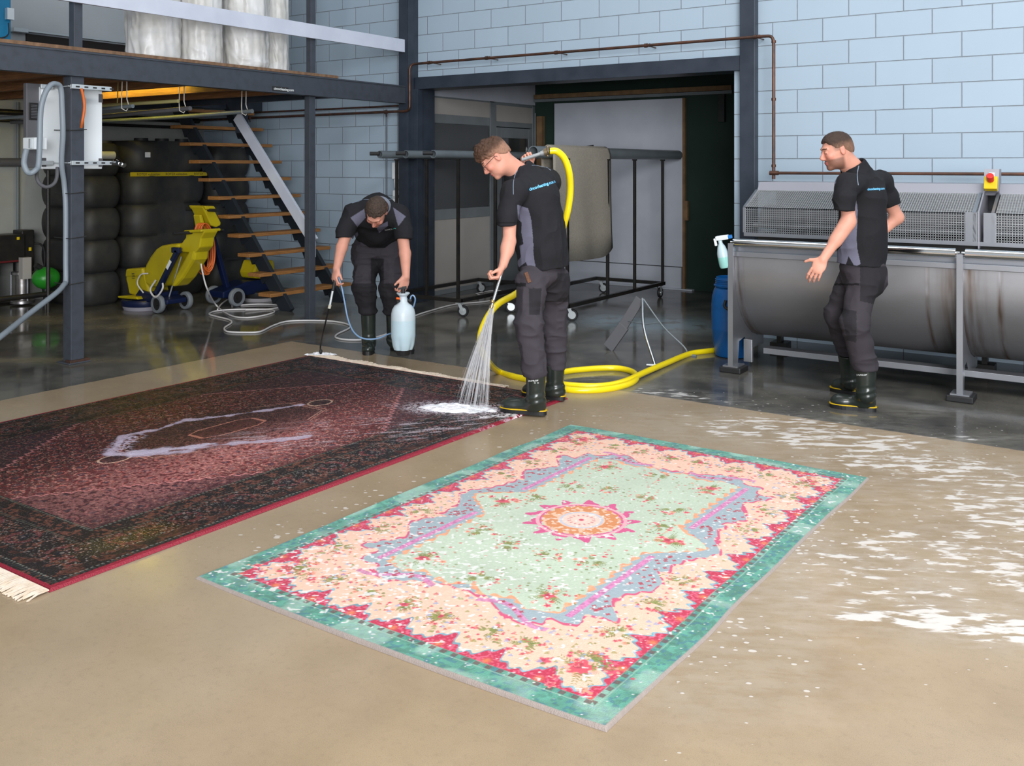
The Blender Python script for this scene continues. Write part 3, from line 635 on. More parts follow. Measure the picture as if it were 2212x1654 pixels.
s2 = empty('floor_scrubber', (-8.8, 7.3, 0), 'yellow and blue floor scrubber standing behind, beside the staircase', 'floor scrubber', 'yellow floor scrubbers')
XS = -8.82
def px_(lst): return [(onX(x, y, XS).y, onX(x, y, XS).z) for x, y in lst]
mb = MB(); mb.lathe([(.10, .005), (.21, .0), (.225, .03), (.21, .045)], 48, Matrix.Translation((XS, 7.66, 0))); mb.build('brush', mat('white_bristles', (.44, .42, .44), .9, bump=.5, bscale=300), s2)
mb = MB(); mb.lathe([(.235, .045), (.245, .06), (.245, .115), (.22, .13), (.05, .135)], 48, Matrix.Translation((XS, 7.66, 0))); mb.build('brush_cover', M['rubber'], s2, smooth=True)
mb = MB(); mb.prism([(7.0, .10), (7.0, .17), (7.35, .26), (7.75, .26), (7.85, .14), (7.85, .10)], XS-.13, XS+.13, 'X'); mb.build('chassis', M['mblue'], s2, bevel=.012)
mb = MB(); mb.prism(px_([(532, 588), (541, 562), (575, 560), (579, 580), (572, 602), (536, 600)]), XS-.13, XS+.13, 'X'); mb.build('motor_housing', M['yellow'], s2, bevel=.02)
a_, b_ = onX(450, 480, XS), onX(497, 645, XS)
mb = MB(); mb.bar(b_, a_, .07, .05, (0, 1, 0)); mb.build('handle_pole', M['mblue'], s2, bevel=.008)
mb = MB(); mb.prism(px_([(424, 446), (446, 446), (464, 480), (463, 486), (454, 490), (443, 487)]), XS-.11, XS+.11, 'X'); mb.prism(px_([(424, 444), (446, 444), (450, 452), (428, 452)]), XS-.14, XS+.14, 'X'); mb.prism(px_([(424, 464), (430, 463), (436, 486), (442, 498), (430, 498)]), XS-.06, XS+.06, 'X')
mb.build('handle_console', M['yellow'], s2, bevel=.012)
h_ = onX(436, 453, XS); mb = MB(); mb.tube([(XS-.27, h_.y, h_.z), (XS+.27, h_.y, h_.z)], .018, 10); mb.build('grip_bar', M['rubber'], s2, smooth=True)
for x in (XS-.2, XS+.2): wheel(s2, (x, 7.13, .105), (1, 0, 0), .105, .055, M['greyrub'], M['rubber'])
mb = MB(); mb.tube([(XS-.2, 7.13, .105), (XS+.2, 7.13, .105)], .012, 8); mb.build('axle', M['zinc'], s2)
# coiled orange cable on the handle
mb = MB(); rr_ = random.Random(3)
for i in range(15):
    t = rr_.uniform(-1, 1); u = rr_.uniform(-1, 1); top = onX(437+2*t, 482, XS+.16+.03*u)
    wv = .085+.035*abs(t); L_ = .50+.08*rr_.random()
    pts = [top+Vector((.03*u, math.sin(q)*wv*(1 if q < math.pi else .9), -(1-math.cos(q))*L_/2)) + Vector((0, .05*(1-math.cos(q))/2+.02*u, 0)) for q in [2*math.pi*k/16 for k in range(17)]]
    mb.tube(spline(pts, 2), .0065, 6)
mb.build('coiled_cable', M['orange'], smooth=True, label='orange power cable hung in loops on the rear scrubber handle', cat='cable')

# ---- pump set, green vessel, floor pipes by the left wall
pm = empty('water_pump', (-10.95, 5.95, 0), 'upright steel water pump with dark control box by the pale wall', 'pump')
mb = MB(); mb.lathe([(.13, .02), (.13, .05), (.075, .06), (.075, .34), (.12, .35), (.12, .38), (.07, .39), (.07, .55)], 24, Matrix.Translation((-10.8, 5.85, 0))); mb.build('pump_body', M['steel'], pm, smooth=True)
for dx, dy in ((.11, 0), (-.06, .1), (-.06, -.1)): mb = MB(); mb.cyl((-10.8+dx, 5.85+dy, .03), (-10.8+dx, 5.85+dy, .38), .012, n=8); mb.build('tie_rod', M['steel2'], pm)
mb = MB(); mb.box(-10.95, -10.68, 5.45, 5.82, .50, .82); mb.box(-10.92, -10.72, 5.80, 5.95, .38, .86); cb = mb.build('control_box', M['black'], pm, bevel=.012)
mb = MB(); mb.box(-10.679, -10.674, 5.47, 5.80, .51, .53); mb.build('edge_stripe', mat('dark_red_trim', (.12, .01, .015), .5), cb)
mb = MB(); mb.box(-10.679, -10.674, 5.72, 5.75, .76, .79); mb.box(-10.72, -10.715, 5.88, 5.91, .62, .66); mb.build('warning_label', M['ygloss'], cb)
mb = MB(); mb.tube(spline([(-10.75, 5.95, .70), (-10.72, 6.03, .68), (-10.72, 6.07, .58), (-10.75, 6.08, .35)], 6), .012, 8); mb.build('hose', M['rubber'], pm)
mb = MB(); mb.ball((-10.25, 5.82, .345), .135, 16, (1, 1.1, .92)); gv = mb.build('pressure_vessel', M['greenp'], smooth=True, label='round green pressure vessel behind the thin black floor pipe', cat='pressure vessel')
mb = MB(); mb.box(-10.45, -10.37, 5.62, 5.72, .34, .58); mb.build('valve_box', M['panel'], gv); mb = MB(); mb.cyl((-10.25, 5.76, .46), (-10.25, 5.70, .50), .03, n=10); mb.cyl((-10.25, 5.82, .24), (-10.25, 5.82, .0), .03, n=10); mb.build('valve', M['rubber'], gv)
mb = MB(); mb.tube([(-9.98, 5.69, .0), (-9.98, 5.69, 1.55)], .021, 12); mb.tube([(-10.0, 4.7, .20), (-10.0, 5.98, .20)], .03, 10); mb.tube([(-10.0, 5.95, .20), (-10.0, 5.95, .0)], .03, 10); mb.build('black_standpipe', M['black'], smooth=True, label='thin black pipe standing in front of the green vessel', cat='pipe')
mb = MB(); mb.tube([(-11.05, 5.93, .85), (-11.05, 5.93, 2.35)], .016, 8); mb.build('wall_pipe', M['pvc'], label='thin grey pipe up the pale wall above the pump', cat='pipe')
mb = MB(); mb.tube([(-11.03, 4.9, 1.64), (-11.03, 5.95, 1.64)], .05, 14); mb.build('wide_pipe', M['grey'], smooth=True, label='wide grey pipe running level along the pale wall at head height', cat='pipe')
mb = MB(); mb.tube([(-10.95, 3.9, 2.22), (-10.95, 8.4, 2.22)], .035, 10); mb.tube([(-10.95, 3.9, 2.12), (-10.95, 8.4, 2.12)], .02, 10); mb.build('black_ceiling_pipe', M['black'], smooth=True, label='black pipes running level high along the pale wall', cat='pipe')
mb = MB(); mb.lathe([(.17, .02), (.19, .1), (.19, .50), (.15, .56), (.05, .58)], 24, Matrix.Translation((-10.62, 5.27, 0))); mb.build('white_drum', mat('cloudy_plastic', (.28, .29, .31), .5), smooth=True, label='cloudy white drum standing below the pump control box', cat='drum')
mb = MB(); mb.box(-11.09, -10.97, 4.8, 6.0, 0, .02); mb.build('kerb', M['black'], label='dark floor strip under the pump by the pale wall', cat='kerb')

# ---- cabinet and conduits on the near post
cb = empty('electrical_cabinet', (-7.3, 4.5, 0), 'white electrical cabinet strapped with slotted rails behind the near post', 'cabinet')
XC = -7.42
def qx(x, y, X=XC): return onX(x, y, X)
l, r_ = qx(90, 270).y, qx(221, 270).y; t_, b_ = qx(150, 191).z, qx(150, 365).z
mb = MB(); mb.box(XC-.05, XC, l, r_, b_, t_); mb.build('cabinet_body', M['whitep'], cb, bevel=.006)
mb = MB(); mb.box(XC, XC+.006, l, l+.035, b_+.02, b_+.09); mb.box(XC, XC+.006, r_-.035, r_, b_+.02, b_+.09); mb.box(XC, XC+.006, r_-.035, r_, t_-.10, t_-.03); mb.build('corner_plate', M['grey'], cb)
for z in (t_+.0, b_+.05):
    mb = MB(); mb.box(XC+.005, XC+.03, l-.02, 4.26, z-.018, z+.018); mb.box(-7.222, -7.19, 4.30, qx(240, 270, -7.2).y, z-.018, z+.018)
    rl = mb.build('slotted_rail', M['zinc'], cb, bevel=.003)
    mb = MB()
    for k in range(5): yy = 4.33+k*.075; mb.box(-7.191, -7.187, yy, yy+.032, z-.006, z+.006)
    mb.build('slot', M['bprint'], rl)
    mb = MB(); mb.cyl((-7.40, 4.27, z), (-7.19, 4.27, z), .005, n=6); mb.cyl((-7.205, 4.27, z), (-7.205, 4.31, z), .005, n=6); mb.cyl((-7.40, 4.66, z), (-7.19, 4.66, z), .005, n=6); mb.build('threaded_rod', M['zinc'], rl)
mb = MB()
for k in range(3): mb.cyl((-7.25, 4.68+.03*k, b_+.05+.01*k), (-7.17, 4.69+.03*k, b_+.05-.01*k), .022, n=8)
mb.build('clamp', M['chrome'], cb)
def q_(x, y, Y=4.5): return onY(x, y, Y)
XV = -7.46
gb = MB(); gb.box(XV-.05, XV, onX(57, 270, XV).y, onX(91, 270, XV).y, onX(60, 362, XV).z, onX(60, 179, XV).z); g_ = gb.build('vent_box', M['grey'], bevel=.006, label='tall narrow grey box with louvres left of the white cabinet', cat='box')
y0_, y1_, z0_, z1_ = onX(62, 222, XV).y, onX(81, 222, XV).y, onX(70, 259, XV).z, onX(70, 222, XV).z
mb = MB(); mb.box(XV, XV+.010, y0_, y1_, z0_, z1_); vb = mb.build('grille', M['black'], g_, bevel=.003)
mb = MB()
for k in range(9): z = z1_-.02-.0125*k; mb.box(XV+.008, XV+.018, y0_+.012, y1_-.012, z-.003, z+.003)
vb2 = mb.build('louvre', M['grey'], vb); vb2['kind'] = 'stuff'
mb = MB(); mb.box(-7.60, -7.44, onX(88, 270, XV).y-.02, onX(95, 270, XV).y, z0_+.05, z0_+.09); mb.build('mounting_bar', M['zinc'], g_)
jb = MB(); jb.box(q_(49, 300, 4.0).x, q_(75, 300, 4.0).x, 4.0, 4.10, q_(60, 323, 4.0).z, q_(60, 297, 4.0).z); j_ = jb.build('connector_box', M['whitep'], bevel=.006, label='small pale connector box with lever at the foot of the louvred box', cat='box')
mb = MB(); mb.box(q_(67, 300, 4.0).x, q_(70, 300, 4.0).x, 3.98, 4.0, q_(60, 320, 4.0).z, q_(60, 300, 4.0).z); mb.build('lever', M['zinc'], j_)
def A(x, y, d): return atd(x, y, d)
def cond(name, pts, r, m, lab, cat='conduit'):
    mb = MB(); mb.tube(spline(pts, 8), r, 12); return mb.build(name, m, smooth=True, label=lab, cat=cat)
cond('corrugated_conduit', [A(57, 322, 7.22), A(53, 340, 7.22), A(52, 355, 7.22), A(58, 370, 7.22), A(66, 374, 7.24), A(76, 368, 7.26), A(83, 355, 7.30), A(86, 300, 7.33), A(88, 240, 7.34), A(96, 205, 7.36), A(108, 185, 7.40), A(120, 181, 7.45), A(131, 190, 7.5), A(134, 230, 7.52), A(136, 290, 7.54), A(133, 350, 7.58), A(139, 400, 7.64), A(142, 450, 7.64), A(142, 560, 7.64), A(142, 606, 7.62), A(137, 616, 7.55), A(120, 634, 7.4), A(60, 680, 7.0), A(0, 728, 6.5), A(-60, 770, 6.2)], .021, M['conduit'], 'thick grey conduit looping round the white cabinet and down the near post', 'conduit')
cond('cable_loop', [A(79, 362, 7.36), A(80, 385, 7.38), A(87, 398, 7.4), A(101, 404, 7.44), A(115, 398, 7.5), A(122, 385, 7.55), A(124, 362, 7.60)], .014, M['grey'], 'grey cable hanging in a loop below the white cabinet', 'cable')
cond('orange_cable', [A(176, 192, 7.63), A(181, 215, 7.6), A(182, 235, 7.6), A(178, 262, 7.6), A(176, 275, 7.63)], .011, M['orange'], 'short orange cable bowed beside the near post on the white cabinet', 'cable')
for y, lab in ((281, 'topmost black cable tie round the near post'), (416, 'second black cable tie from the top round the near post'), (512, 'third black cable tie from the top round the near post'), (610, 'lowest black cable tie round the near post')):
    z = EYE-(y-HY)*7.7/FPX; mb = MB(); mb.tube([(-7.40, 4.27, z), (-7.22, 4.295, z-.006), (-7.215, 4.44, z+.006)], .004, 6); mb.build('cable_tie', M['bprint'], label=lab, cat='cable tie')

# ---- upstairs: wrapped rolls and blue cabinet
def wrapped(x, y, r, h, lab, seed, grp='plastic wrapped rolls on the mezzanine'):
    rn = random.Random(seed); mb = MB(); vs = []; fs = []; n = 160; nz = 90
    ph = [rn.uniform(0, 6.28) for _ in range(8)]
    JJ, II = np.meshgrid(np.arange(nz+1), np.arange(n), indexing='ij'); ca, sa = np.cos(2*np.pi*II/n), np.sin(2*np.pi*II/n); q1 = vnoise(ca*2.2+JJ*.03, sa*2.2+JJ*.05, JJ*.07, seed); q2 = vnoise(ca*6+JJ*.08, sa*6, JJ*.12, seed+3); WN = ((1-np.abs(2*q1-1))**3*.05+(1-np.abs(2*q2-1))**2*.022-.015)
    for j in range(nz+1):
        z = 2.562+h*j/nz
        for i in range(n):
            t = 2*math.pi*i/n
            k = 1+.018*math.sin(5*t+ph[0]+2*z)+.016*math.sin(9*t+ph[1]-3*z)+.012*math.sin(17*t+ph[2]+5*z)+.02*abs(math.sin(3*t+ph[3]+1.7*z+.6*math.sin(4*z+ph[4])))
            if j < 3: k *= .93+.025*j
            k += WN[j, i]
            vs.append((x+r*k*math.cos(t), y+r*k*math.sin(t), z))
    for j in range(nz):
        for i in range(n): fs.append((j*n+i, j*n+(i+1) % n, (j+1)*n+(i+1) % n, (j+1)*n+i))
    fs.append(tuple(nz*n+i for i in range(n))); mb.add(vs, fs)
    return mb.build('wrapped_roll', M['plastic_wrap'], smooth=True, label=lab, cat='wrapped roll', group=grp)
wrapped(-7.72, 5.42, .235, 1.3, 'plastic wrapped roll at the left end of the row on the mezzanine', 1)
wrapped(-7.62, 5.86, .20, 1.3, 'plastic wrapped roll second from the left on the mezzanine', 2)
wrapped(-7.56, 6.36, .225, 1.02, 'shorter plastic wrapped roll second from the right on the mezzanine', 3)
wrapped(-8.05, 6.55, .24, 1.4, 'tall plastic wrapped roll standing behind the shorter roll on the mezzanine', 5)
wrapped(-7.68, 6.83, .16, 1.3, 'narrow plastic wrapped roll at the right end of the row on the mezzanine', 4)
mb = MB(); mb.box(-8.75, -8.25, 3.5, 4.37, 2.56, 3.4); bc = mb.build('blue_cabinet', mat('blue_cabinet_paint', (.004, .15, .30), .45), bevel=.01, label='blue cabinet standing on the mezzanine at the left edge', cat='cabinet')
p = onX(17, 30, -8.24); mb = MB(); mb.box(-8.25, -8.21, p.y-.02, p.y+.04, p.z-.05, p.z+.05); mb.build('latch', M['zinc'], bc)
mb = MB(); mb.tube(spline([(-8.22, 4.33, 2.84), (-8.2, 4.32, 2.74), (-8.2, 4.26, 2.70), (-8.2, 4.18, 2.70)], 5), .006, 6); mb.build('cable', M['rubber'], bc)
mb = MB(); mb.box(-11.06, -11.0, 5.95, 8.2, 3.185, 3.205); mb.box(-11.09, -10.98, 5.85, 6.02, 3.17, 3.215); mb.build('metal_rail', M['zinc'], label='thin metal rail above the dark strip upstairs on the left wall', cat='rail')

# ================================================================ TROLLEYS IN THE RECESS
def caster(root, x, y, a=0.0, r=.062):
    c = Vector((x+.035*math.cos(a), y+.035*math.sin(a), r))
    wv = wheel(root, c, (-math.sin(a), math.cos(a), 0), r, .03, M['rubber'], M['zinc'])
    mb = MB()
    for s in (-1, 1):
        o = Vector((-math.sin(a), math.cos(a), 0))*.022*s
        mb.bar(c+o, Vector((x, y, .145))+o, .004, .035, (math.cos(a), math.sin(a), 0))
    mb.box(x-.035, x+.035, y-.035, y+.035, .142, .15); mb.build('fork', M['zinc'], root)
def frame_trolley(name, x0, x1, y0, y1, lab, cas, ups, grp):
    r = empty(name, ((x0+x1)/2, (y0+y1)/2, 0), lab, 'trolley', grp); z = .17; mb = MB(); s = .02
    mb.box(x0-s, x1+s, y0-s, y0+s, z-s, z+s); mb.box(x0-s, x1+s, y1-s, y1+s, z-s, z+s); mb.box(x0-s, x0+s, y0, y1, z-s, z+s); mb.box(x1-s, x1+s, y0, y1, z-s, z+s)
    mb.build('base_frame', M['black'], r, bevel=.002)
    for x, y, a in cas: caster(r, x, y, a)
    for x, y in ups:
        mb = MB(); mb.box(x-.015, x+.015, y-.015, y+.015, z+s, 1.66); mb.box(x-.022, x+.022, y-.022, y+.022, 1.66, 1.675); mb.build('upright', M['black'], r, bevel=.002)
    return r
g_ = 'carpet pole trolleys in the recess'
frame_trolley('pole_trolley', -7.02, -6.08, 7.98, 9.6, 'black wheeled frame carrying three grey poles, left of the spraying worker', [(-6.08, 7.98, .3), (-7.0, 8.0, .8), (-6.08, 9.6, .2), (-7.02, 9.6, 1)], [(-6.98, 8.0), (-6.55, 8.0), (-6.12, 8.0), (-6.08, 9.42)], g_)
mb = MB(); mb.box(-7.03, -6.05, 8.76, 8.80, .40, .44); mb.box(-6.10, -6.06, 8.0, 9.6, .40, .43)
frame_trolley('pole_trolley', -5.86, -4.93, 8.27, 10.55, 'black wheeled frame carrying one grey pole, right of the spraying worker', [(-4.99, 8.40, .4), (-5.82, 8.50, .6), (-5.76, 10.49, .2), (-4.95, 10.47, 1.6)], [(-5.84, 8.29), (-4.93, 8.27), (-4.93, 9.13), (-4.93, 9.78), (-4.93, 10.53)], g_)
def pole(name, x, y0, y1, z, r, lab, grp='grey carpet poles'):
    mb = MB(); n = 24; c = []
    M4 = Matrix.Translation((x, y0, z)) @ Matrix.Rotation(-math.pi/2, 4, 'X')
    L_ = y1-y0; mb.lathe([(r*.86, .25), (r*.86, 0), (r, 0), (r, L_), (r*.86, L_), (r*.86, L_-.2)], 24, M4, True)
    return mb.build(name, M['pvc'], smooth=True, label=lab, cat='pole', group=grp)
for i, (x, lab) in enumerate(((-7.10, 'leftmost grey pole on the left trolley'), (-6.72, 'middle grey pole on the left trolley'), (-6.34, 'grey pole on the left trolley nearest the spraying worker'))):
    o = pole('carpet_pole', x, 7.85, 9.9, 1.725, .043, lab)
    mb = MB(); mb.cyl((x-.012, 7.86, 1.735), (x-.10, 7.80, 1.735), .022, n=10); mb.build('end_peg', M['rubber'], o)
o = pole('carpet_pole', -5.0, 7.74, 11.14, 1.735, .060, 'long grey pole on the right trolley with the beige rug over it')
# beige rug folded over the pole
mb = MB(); prof = [(-5.155, .62), (-5.152, 1.0), (-5.155, 1.72), (-5.13, 1.79), (-5.08, 1.812), (-5.03, 1.79), (-5.005, 1.72), (-5.0, 1.3), (-4.995, .9), (-4.992, .60)]
vs = []; fs = []; n = len(prof); K = 26
for k in range(K):
    y = 8.00+k*(9.20-8.00)/(K-1)
    for i, (x, z) in enumerate(prof):
        x += .08
        wv = .012*math.sin(k*.55+z*2)*(1.8-z)
        zz = z
        if i in (0, n-1): zz = z + .10*(max(0, (k-19)/6.0))**2 + .03*(1-k/K)
        vs.append((x+wv, y, zz))
for k in range(K-1):
    for i in range(n-1): fs.append((k*n+i, k*n+i+1, (k+1)*n+i+1, (k+1)*n+i))
mb.add(vs, fs); rg = mb.build('hanging_rug', M['fabric'], smooth=True, label='beige rug hanging folded over the grey pole of the right trolley', cat='rug')
so = rg.modifiers.new('thick', 'SOLIDIFY'); so.thickness = .012

# ---- folding stand with a sloping plate
ap = Vector((-3.60, 7.33, .56)); sd = empty('sloping_stand', (-3.55, 7.2, 0), 'low steel stand with sloping plank and thin legs by the coiled hose', 'stand')
mb = MB(); fb = gz(1316, 757); ft = onY(1383, 645, 7.33); mid = fb.lerp(ft, .48)
mb.bar(fb+Vector((0, 0, .02)), ft, .085, .02, (0, 1, 0)); mb.bar(fb+Vector((-.01, 0, .02)), mid, .10, .03, (0, 1, 0)); mb.build('plank', M['grey'], sd, bevel=.004)
mb = MB(); l1 = gz(1415, 791); l2 = gz(1485, 768)
mb.tube(spline([ft+Vector((.02, 0, 0)), ft.lerp(l1, .5)+Vector((-.03, 0, .02)), l1+Vector((0, 0, .01))], 6), .012, 10); mb.tube([l1+Vector((-.06, -.03, .008)), l1+Vector((.07, .03, .008))], .012, 8); mb.build('leg', M['chrome'], sd, smooth=True)
mb = MB(); mb.tube(spline([ft+Vector((.03, 0, 0)), ft.lerp(l2, .5), ft.lerp(l2, .88)+Vector((.02, 0, .02)), l2+Vector((0, 0, .01))], 6), .007, 8); mb.tube([l2+Vector((-.02, 0, .006)), l2+Vector((.08, .0, .006))], .010, 8); mb.build('leg', M['pvc'], sd, smooth=True)
mb = MB(); mb.tube([ft.lerp(l1, .42)+Vector((-.02, 0, .01)), ft.lerp(l2, .42)], .006, 8); mb.tube([ft.lerp(l1, .42)+Vector((-.02, 0, .01)), ft.lerp(fb, .42)], .004, 8); mb.build('cross_bar', M['pvc'], sd)

# ---- blue drum
bx_, by_ = -2.93, 7.62
Mt = Matrix.Translation((bx_, by_, 0)); mb = MB()
mb.lathe([(.125, .0), (.14, .01), (.155, .10), (.168, .22), (.1705, .235), (.168, .25), (.172, .38), (.170, .41), (.172, .42), (.165, .50), (.150, .56), (.135, .585), (.125, .59)], 48, Mt)
dr = mb.build('plastic_drum', M['bluep'], smooth=True, label='blue plastic drum with black handles beside the steel machine', cat='drum')
mb = MB(); mb.lathe([(.128, .585), (.15, .588), (.152, .60), (.138, .605), (.132, .655), (.13, .665), (.12, .665), (.118, .60)], 48, Mt, False)
for z in (.617, .632, .647): mb.lathe([(.135, z-.004), (.141, z), (.135, z+.004)], 48, Mt, False)
mb.build('threaded_neck', M['bluep'], dr, smooth=True)
hc = atd(1552, 645, 7.72); dv = (Vector((0, 0, 0))-Vector((bx_, by_, 0))).normalized(); sv = Vector((-dv.y, dv.x, 0))
hb = Vector((bx_, by_, 0))+dv*.152-sv*.0; hb.z = .44
mb = MB(); mb.bar(hb+Vector((0, 0, .02)), hb+Vector((0, 0, .09)), .05, .04, dv); mb.tube(spline([hb+sv*.05+dv*.02+Vector((0, 0, .05)), hb+sv*.06+dv*.03, hb+dv*.035+Vector((0, 0, -.03)), hb-sv*.06+dv*.03, hb-sv*.05+dv*.02+Vector((0, 0, .05))], 5), .012, 8); mb.build('handle', M['rubber'], dr, smooth=True)

# ================================================================ STAINLESS RUG WASHING MACHINE
M['captop'] = mat('matt_steel_cap', (.33, .33, .37), .5, metal=.35)
mc = empty('rug_washing_machine', (-1.0, 7.7, 0), 'long stainless steel rug washing machine with drum and mesh hood along the wall', 'machine')
X0, X1 = -2.70, .62
prof = [(7.06, .90), (7.06, .80)]
for k in range(22):
    a = math.pi*k/21; prof.append((7.72-.66*math.cos(a), .80-.60*math.sin(a)))
prof += [(8.38, .95), (8.36, .95), (8.36, .80)]
for k in range(21, -1, -1):
    a = math.pi*k/21; prof.append((7.72-.64*math.cos(a), .80-.58*math.sin(a)))
prof += [(7.08, .80), (7.08, .90)]
mb = MB(); K = 60; n = len(prof); vs = []; fs = []
for k in range(K+1):
    x = X0+(X1-X0)*k/K
    for y, z in prof: vs.append((x, y, z))
for k in range(K):
    for i in range(n): fs.append((k*n+i, k*n+(i+1) % n, (k+1)*n+(i+1) % n, (k+1)*n+i))
mb.add(vs, fs); mb.prism([(7.06+.02, .9)]+[(7.72-.65*math.cos(math.pi*k/21), .80-.59*math.sin(math.pi*k/21)) for k in range(22)]+[(8.37, .9)], X0, X0+.01, 'X')
def stain_steel():
    m = mat('stained_stainless_drum', (.40, .40, .42), .38, (.33, .33, .35), 2.2, metal=.85, rvar=.14, stretch=(1, .6, 1.6))
    nt = m.node_tree; N = nt.nodes; L = nt.links; b = N['Principled BSDF']
    geo = N.new('ShaderNodeNewGeometry'); sp = N.new('ShaderNodeSeparateXYZ'); L.new(geo.outputs['Position'], sp.inputs[0])
    mp = N.new('ShaderNodeMapping'); mp.inputs['Scale'].default_value = (26, 2.2, 2.2); L.new(geo.outputs['Position'], mp.inputs[0])
    no = N.new('ShaderNodeTexNoise'); no.inputs['Scale'].default_value = 1; no.inputs['Detail'].default_value = 4; L.new(mp.outputs[0], no.inputs[0])
    def ma(op, a, c, cl=False):
        q = N.new('ShaderNodeMath'); q.operation = op; q.use_clamp = cl
        for i, v in enumerate((a, c)):
            if isinstance(v, (int, float)): q.inputs[i].default_value = v
            else: L.new(v, q.inputs[i])
        return q.outputs[0]
    band = None
    for x0, wd, amp in ((-1.30, .022, 1.), (-1.08, .20, .75), (-.845, .03, 1.), (-2.66, .05, .9)):
        d = ma('DIVIDE', ma('ABSOLUTE', ma('SUBTRACT', sp.outputs[0], x0), 0), wd); g = ma('MULTIPLY', ma('SUBTRACT', 1.0, d, True), amp)
        band = g if band is None else ma('MAXIMUM', band, g)
    st = ma('MULTIPLY', band, ma('MULTIPLY', ma('SUBTRACT', no.outputs[0], .36, True), 4.2), True)
    old = b.inputs['Base Color'].links[0].from_socket
    mx = N.new('ShaderNodeMix'); mx.data_type = 'RGBA'; L.new(st, mx.inputs[0]); L.new(old, mx.inputs[6]); mx.inputs[7].default_value = (.17, .12, .09, 1)
    L.new(mx.outputs[2], b.inputs['Base Color'])
    no2 = N.new('ShaderNodeTexNoise'); no2.inputs['Scale'].default_value = 4.5; no2.inputs['Detail'].default_value = 1; L.new(geo.outputs['Position'], no2.inputs[0])
    bp = N.new('ShaderNodeBump'); bp.inputs['Distance'].default_value = .04; L.new(no2.outputs[0], bp.inputs['Height']); L.new(ma('ADD', .03, ma('MULTIPLY', band, .6)), bp.inputs['Strength']); L.new(bp.outputs[0], b.inputs['Normal'])
    return m
mb.build('drum_trough', stain_steel(), mc, smooth=True)
mb = MB()
mb.bar((-1.30, 7.062, .88), (-1.30, 7.062, .62), .006, .004, (0, 1, 0))
for x in (X0, -1.08, X1):   # frame plates cut out round the drum
    arc = [(7.72-.665*math.cos(math.pi*k/14), .80-.605*math.sin(math.pi*k/14)) for k in range(8)]
    poly = [(7.0, .05), (7.0, 1.0), (7.055, 1.0)] + arc + [(7.72, .12), (7.40, .12), (7.30, .24), (7.16, .22), (7.13, .05)]
    lg = MB(); lg.prism(poly, x-.006, x+.006, 'X'); lg.box(x-.02, x+.02, 6.985, 7.0, .05, 1.0)
    o = lg.build('leg_plate', M['steel2'], mc)
    ft_ = MB(); ft_.box(x-.085, x+.085, 6.97, 7.15, .0, .045); ft_.build('rubber_foot', M['rubber'], o, bevel=.008)
    ft_ = MB(); ft_.box(x-.06, x+.06, 6.98, 7.13, .045, .055); ft_.build('foot_plate', M['steel2'], o)
    ft_ = MB(); ft_.box(x-.07, x+.07, 8.1, 8.25, 0, .06); ft_.box(x-.02, x+.02, 8.13, 8.2, .06, .6); ft_.build('rear_leg', M['black'], o)
pass
mb = MB(); mb.box(X0+.15, X1, 7.30, 7.42, .115, .16); mb.box(-2.70, -2.63, 7.27, 7.30, 0.04, .22); mb.build('frame_bar', M['steel2'], mc, bevel=.003)
mb = MB(); mb.box(X0, X1, 7.04, 7.10, .895, .935); mb.build('edge_profile', M['steel2'], mc, bevel=.004)
for a, b in ((X0+.01, -1.11), (-1.05, X1)):
    mb = MB(); mb.cyl((a, 7.03, 1.005), (b, 7.03, 1.005), .032, n=24); mb.cyl((a-.025, 7.03, 1.005), (b+.025, 7.03, 1.005), .012, n=12); mb.build('chrome_roller', M['chrome'], mc, smooth=True)
mb = MB(); mb.box(X0, X1, 7.10, 7.13, .88, .965); mb.box(X0, X1, 7.13, 7.62, .945, .96); mb.build('top_tray', M['steel2'], mc)
mb = MB(); mb.prism([(X0+.35, .965), (X1, .985), (X1, .975), (X0+.35, .955)], 7.30, 7.36, 'Y'); tr_ = mb.build('squeegee_bar', M['steel2'], mc)
mb = MB()
for k in range(14): mb.cyl((X0+.45+.21*k, 7.33, .975), (X0+.45+.21*k, 7.33, 1.0), .009, n=8)
mb.build('bolt', M['zinc'], tr_)
mb = MB(); mb.box(X0, X1, 7.60, 7.64, .96, 1.03); mb.build('gap_shade_plate', M['black'], mc)  # black plate stands in for the shade in the gap under the hood
HP = [(7.56, 1.045), (7.56, 1.255), (7.86, 1.39)]
mb = MB(); mb.prism([(7.86, 1.385), (7.93, 1.462), (8.42, 1.462), (8.42, 1.45), (7.935, 1.45), (7.865, 1.378)], -2.80, X1, 'X'); mb.build('hood_cap', M['captop'], mc)
mb = MB(); mb.box(-2.80, X1, 7.545, 7.575, 1.02, 1.05); mb.box(-2.80, X1, 7.56, 8.4, 1.02, 1.03); mb.build('hood_sill', M['steel2'], mc)
def wire_panel(xa, xb, nm='mesh_panel'):
    mb = MB(); s = .0021; nx = int((xb-xa)/.0175)
    p = [Vector((0, y, z)) for y, z in HP]
    for i in range(nx+1):
        x = xa+(xb-xa)*i/nx
        for a, b in ((p[0], p[1]), (p[1], p[2])): mb.bar((x, a.y, a.z), (x, b.y, b.z), s*2, s*2, (1, 0, 0))
    for a, b in ((p[0], p[1]), (p[1], p[2])):
        L_ = (b-a).length; m = int(L_/.0175)
        for j in range(m+1):
            q = a.lerp(b, j/m); mb.bar((xa, q.y, q.z), (xb, q.y, q.z), s*2, s*2)
    return mb.build(nm, M['mesh'], mc)
wire_panel(-2.79, -1.05); wire_panel(-.93, X1)
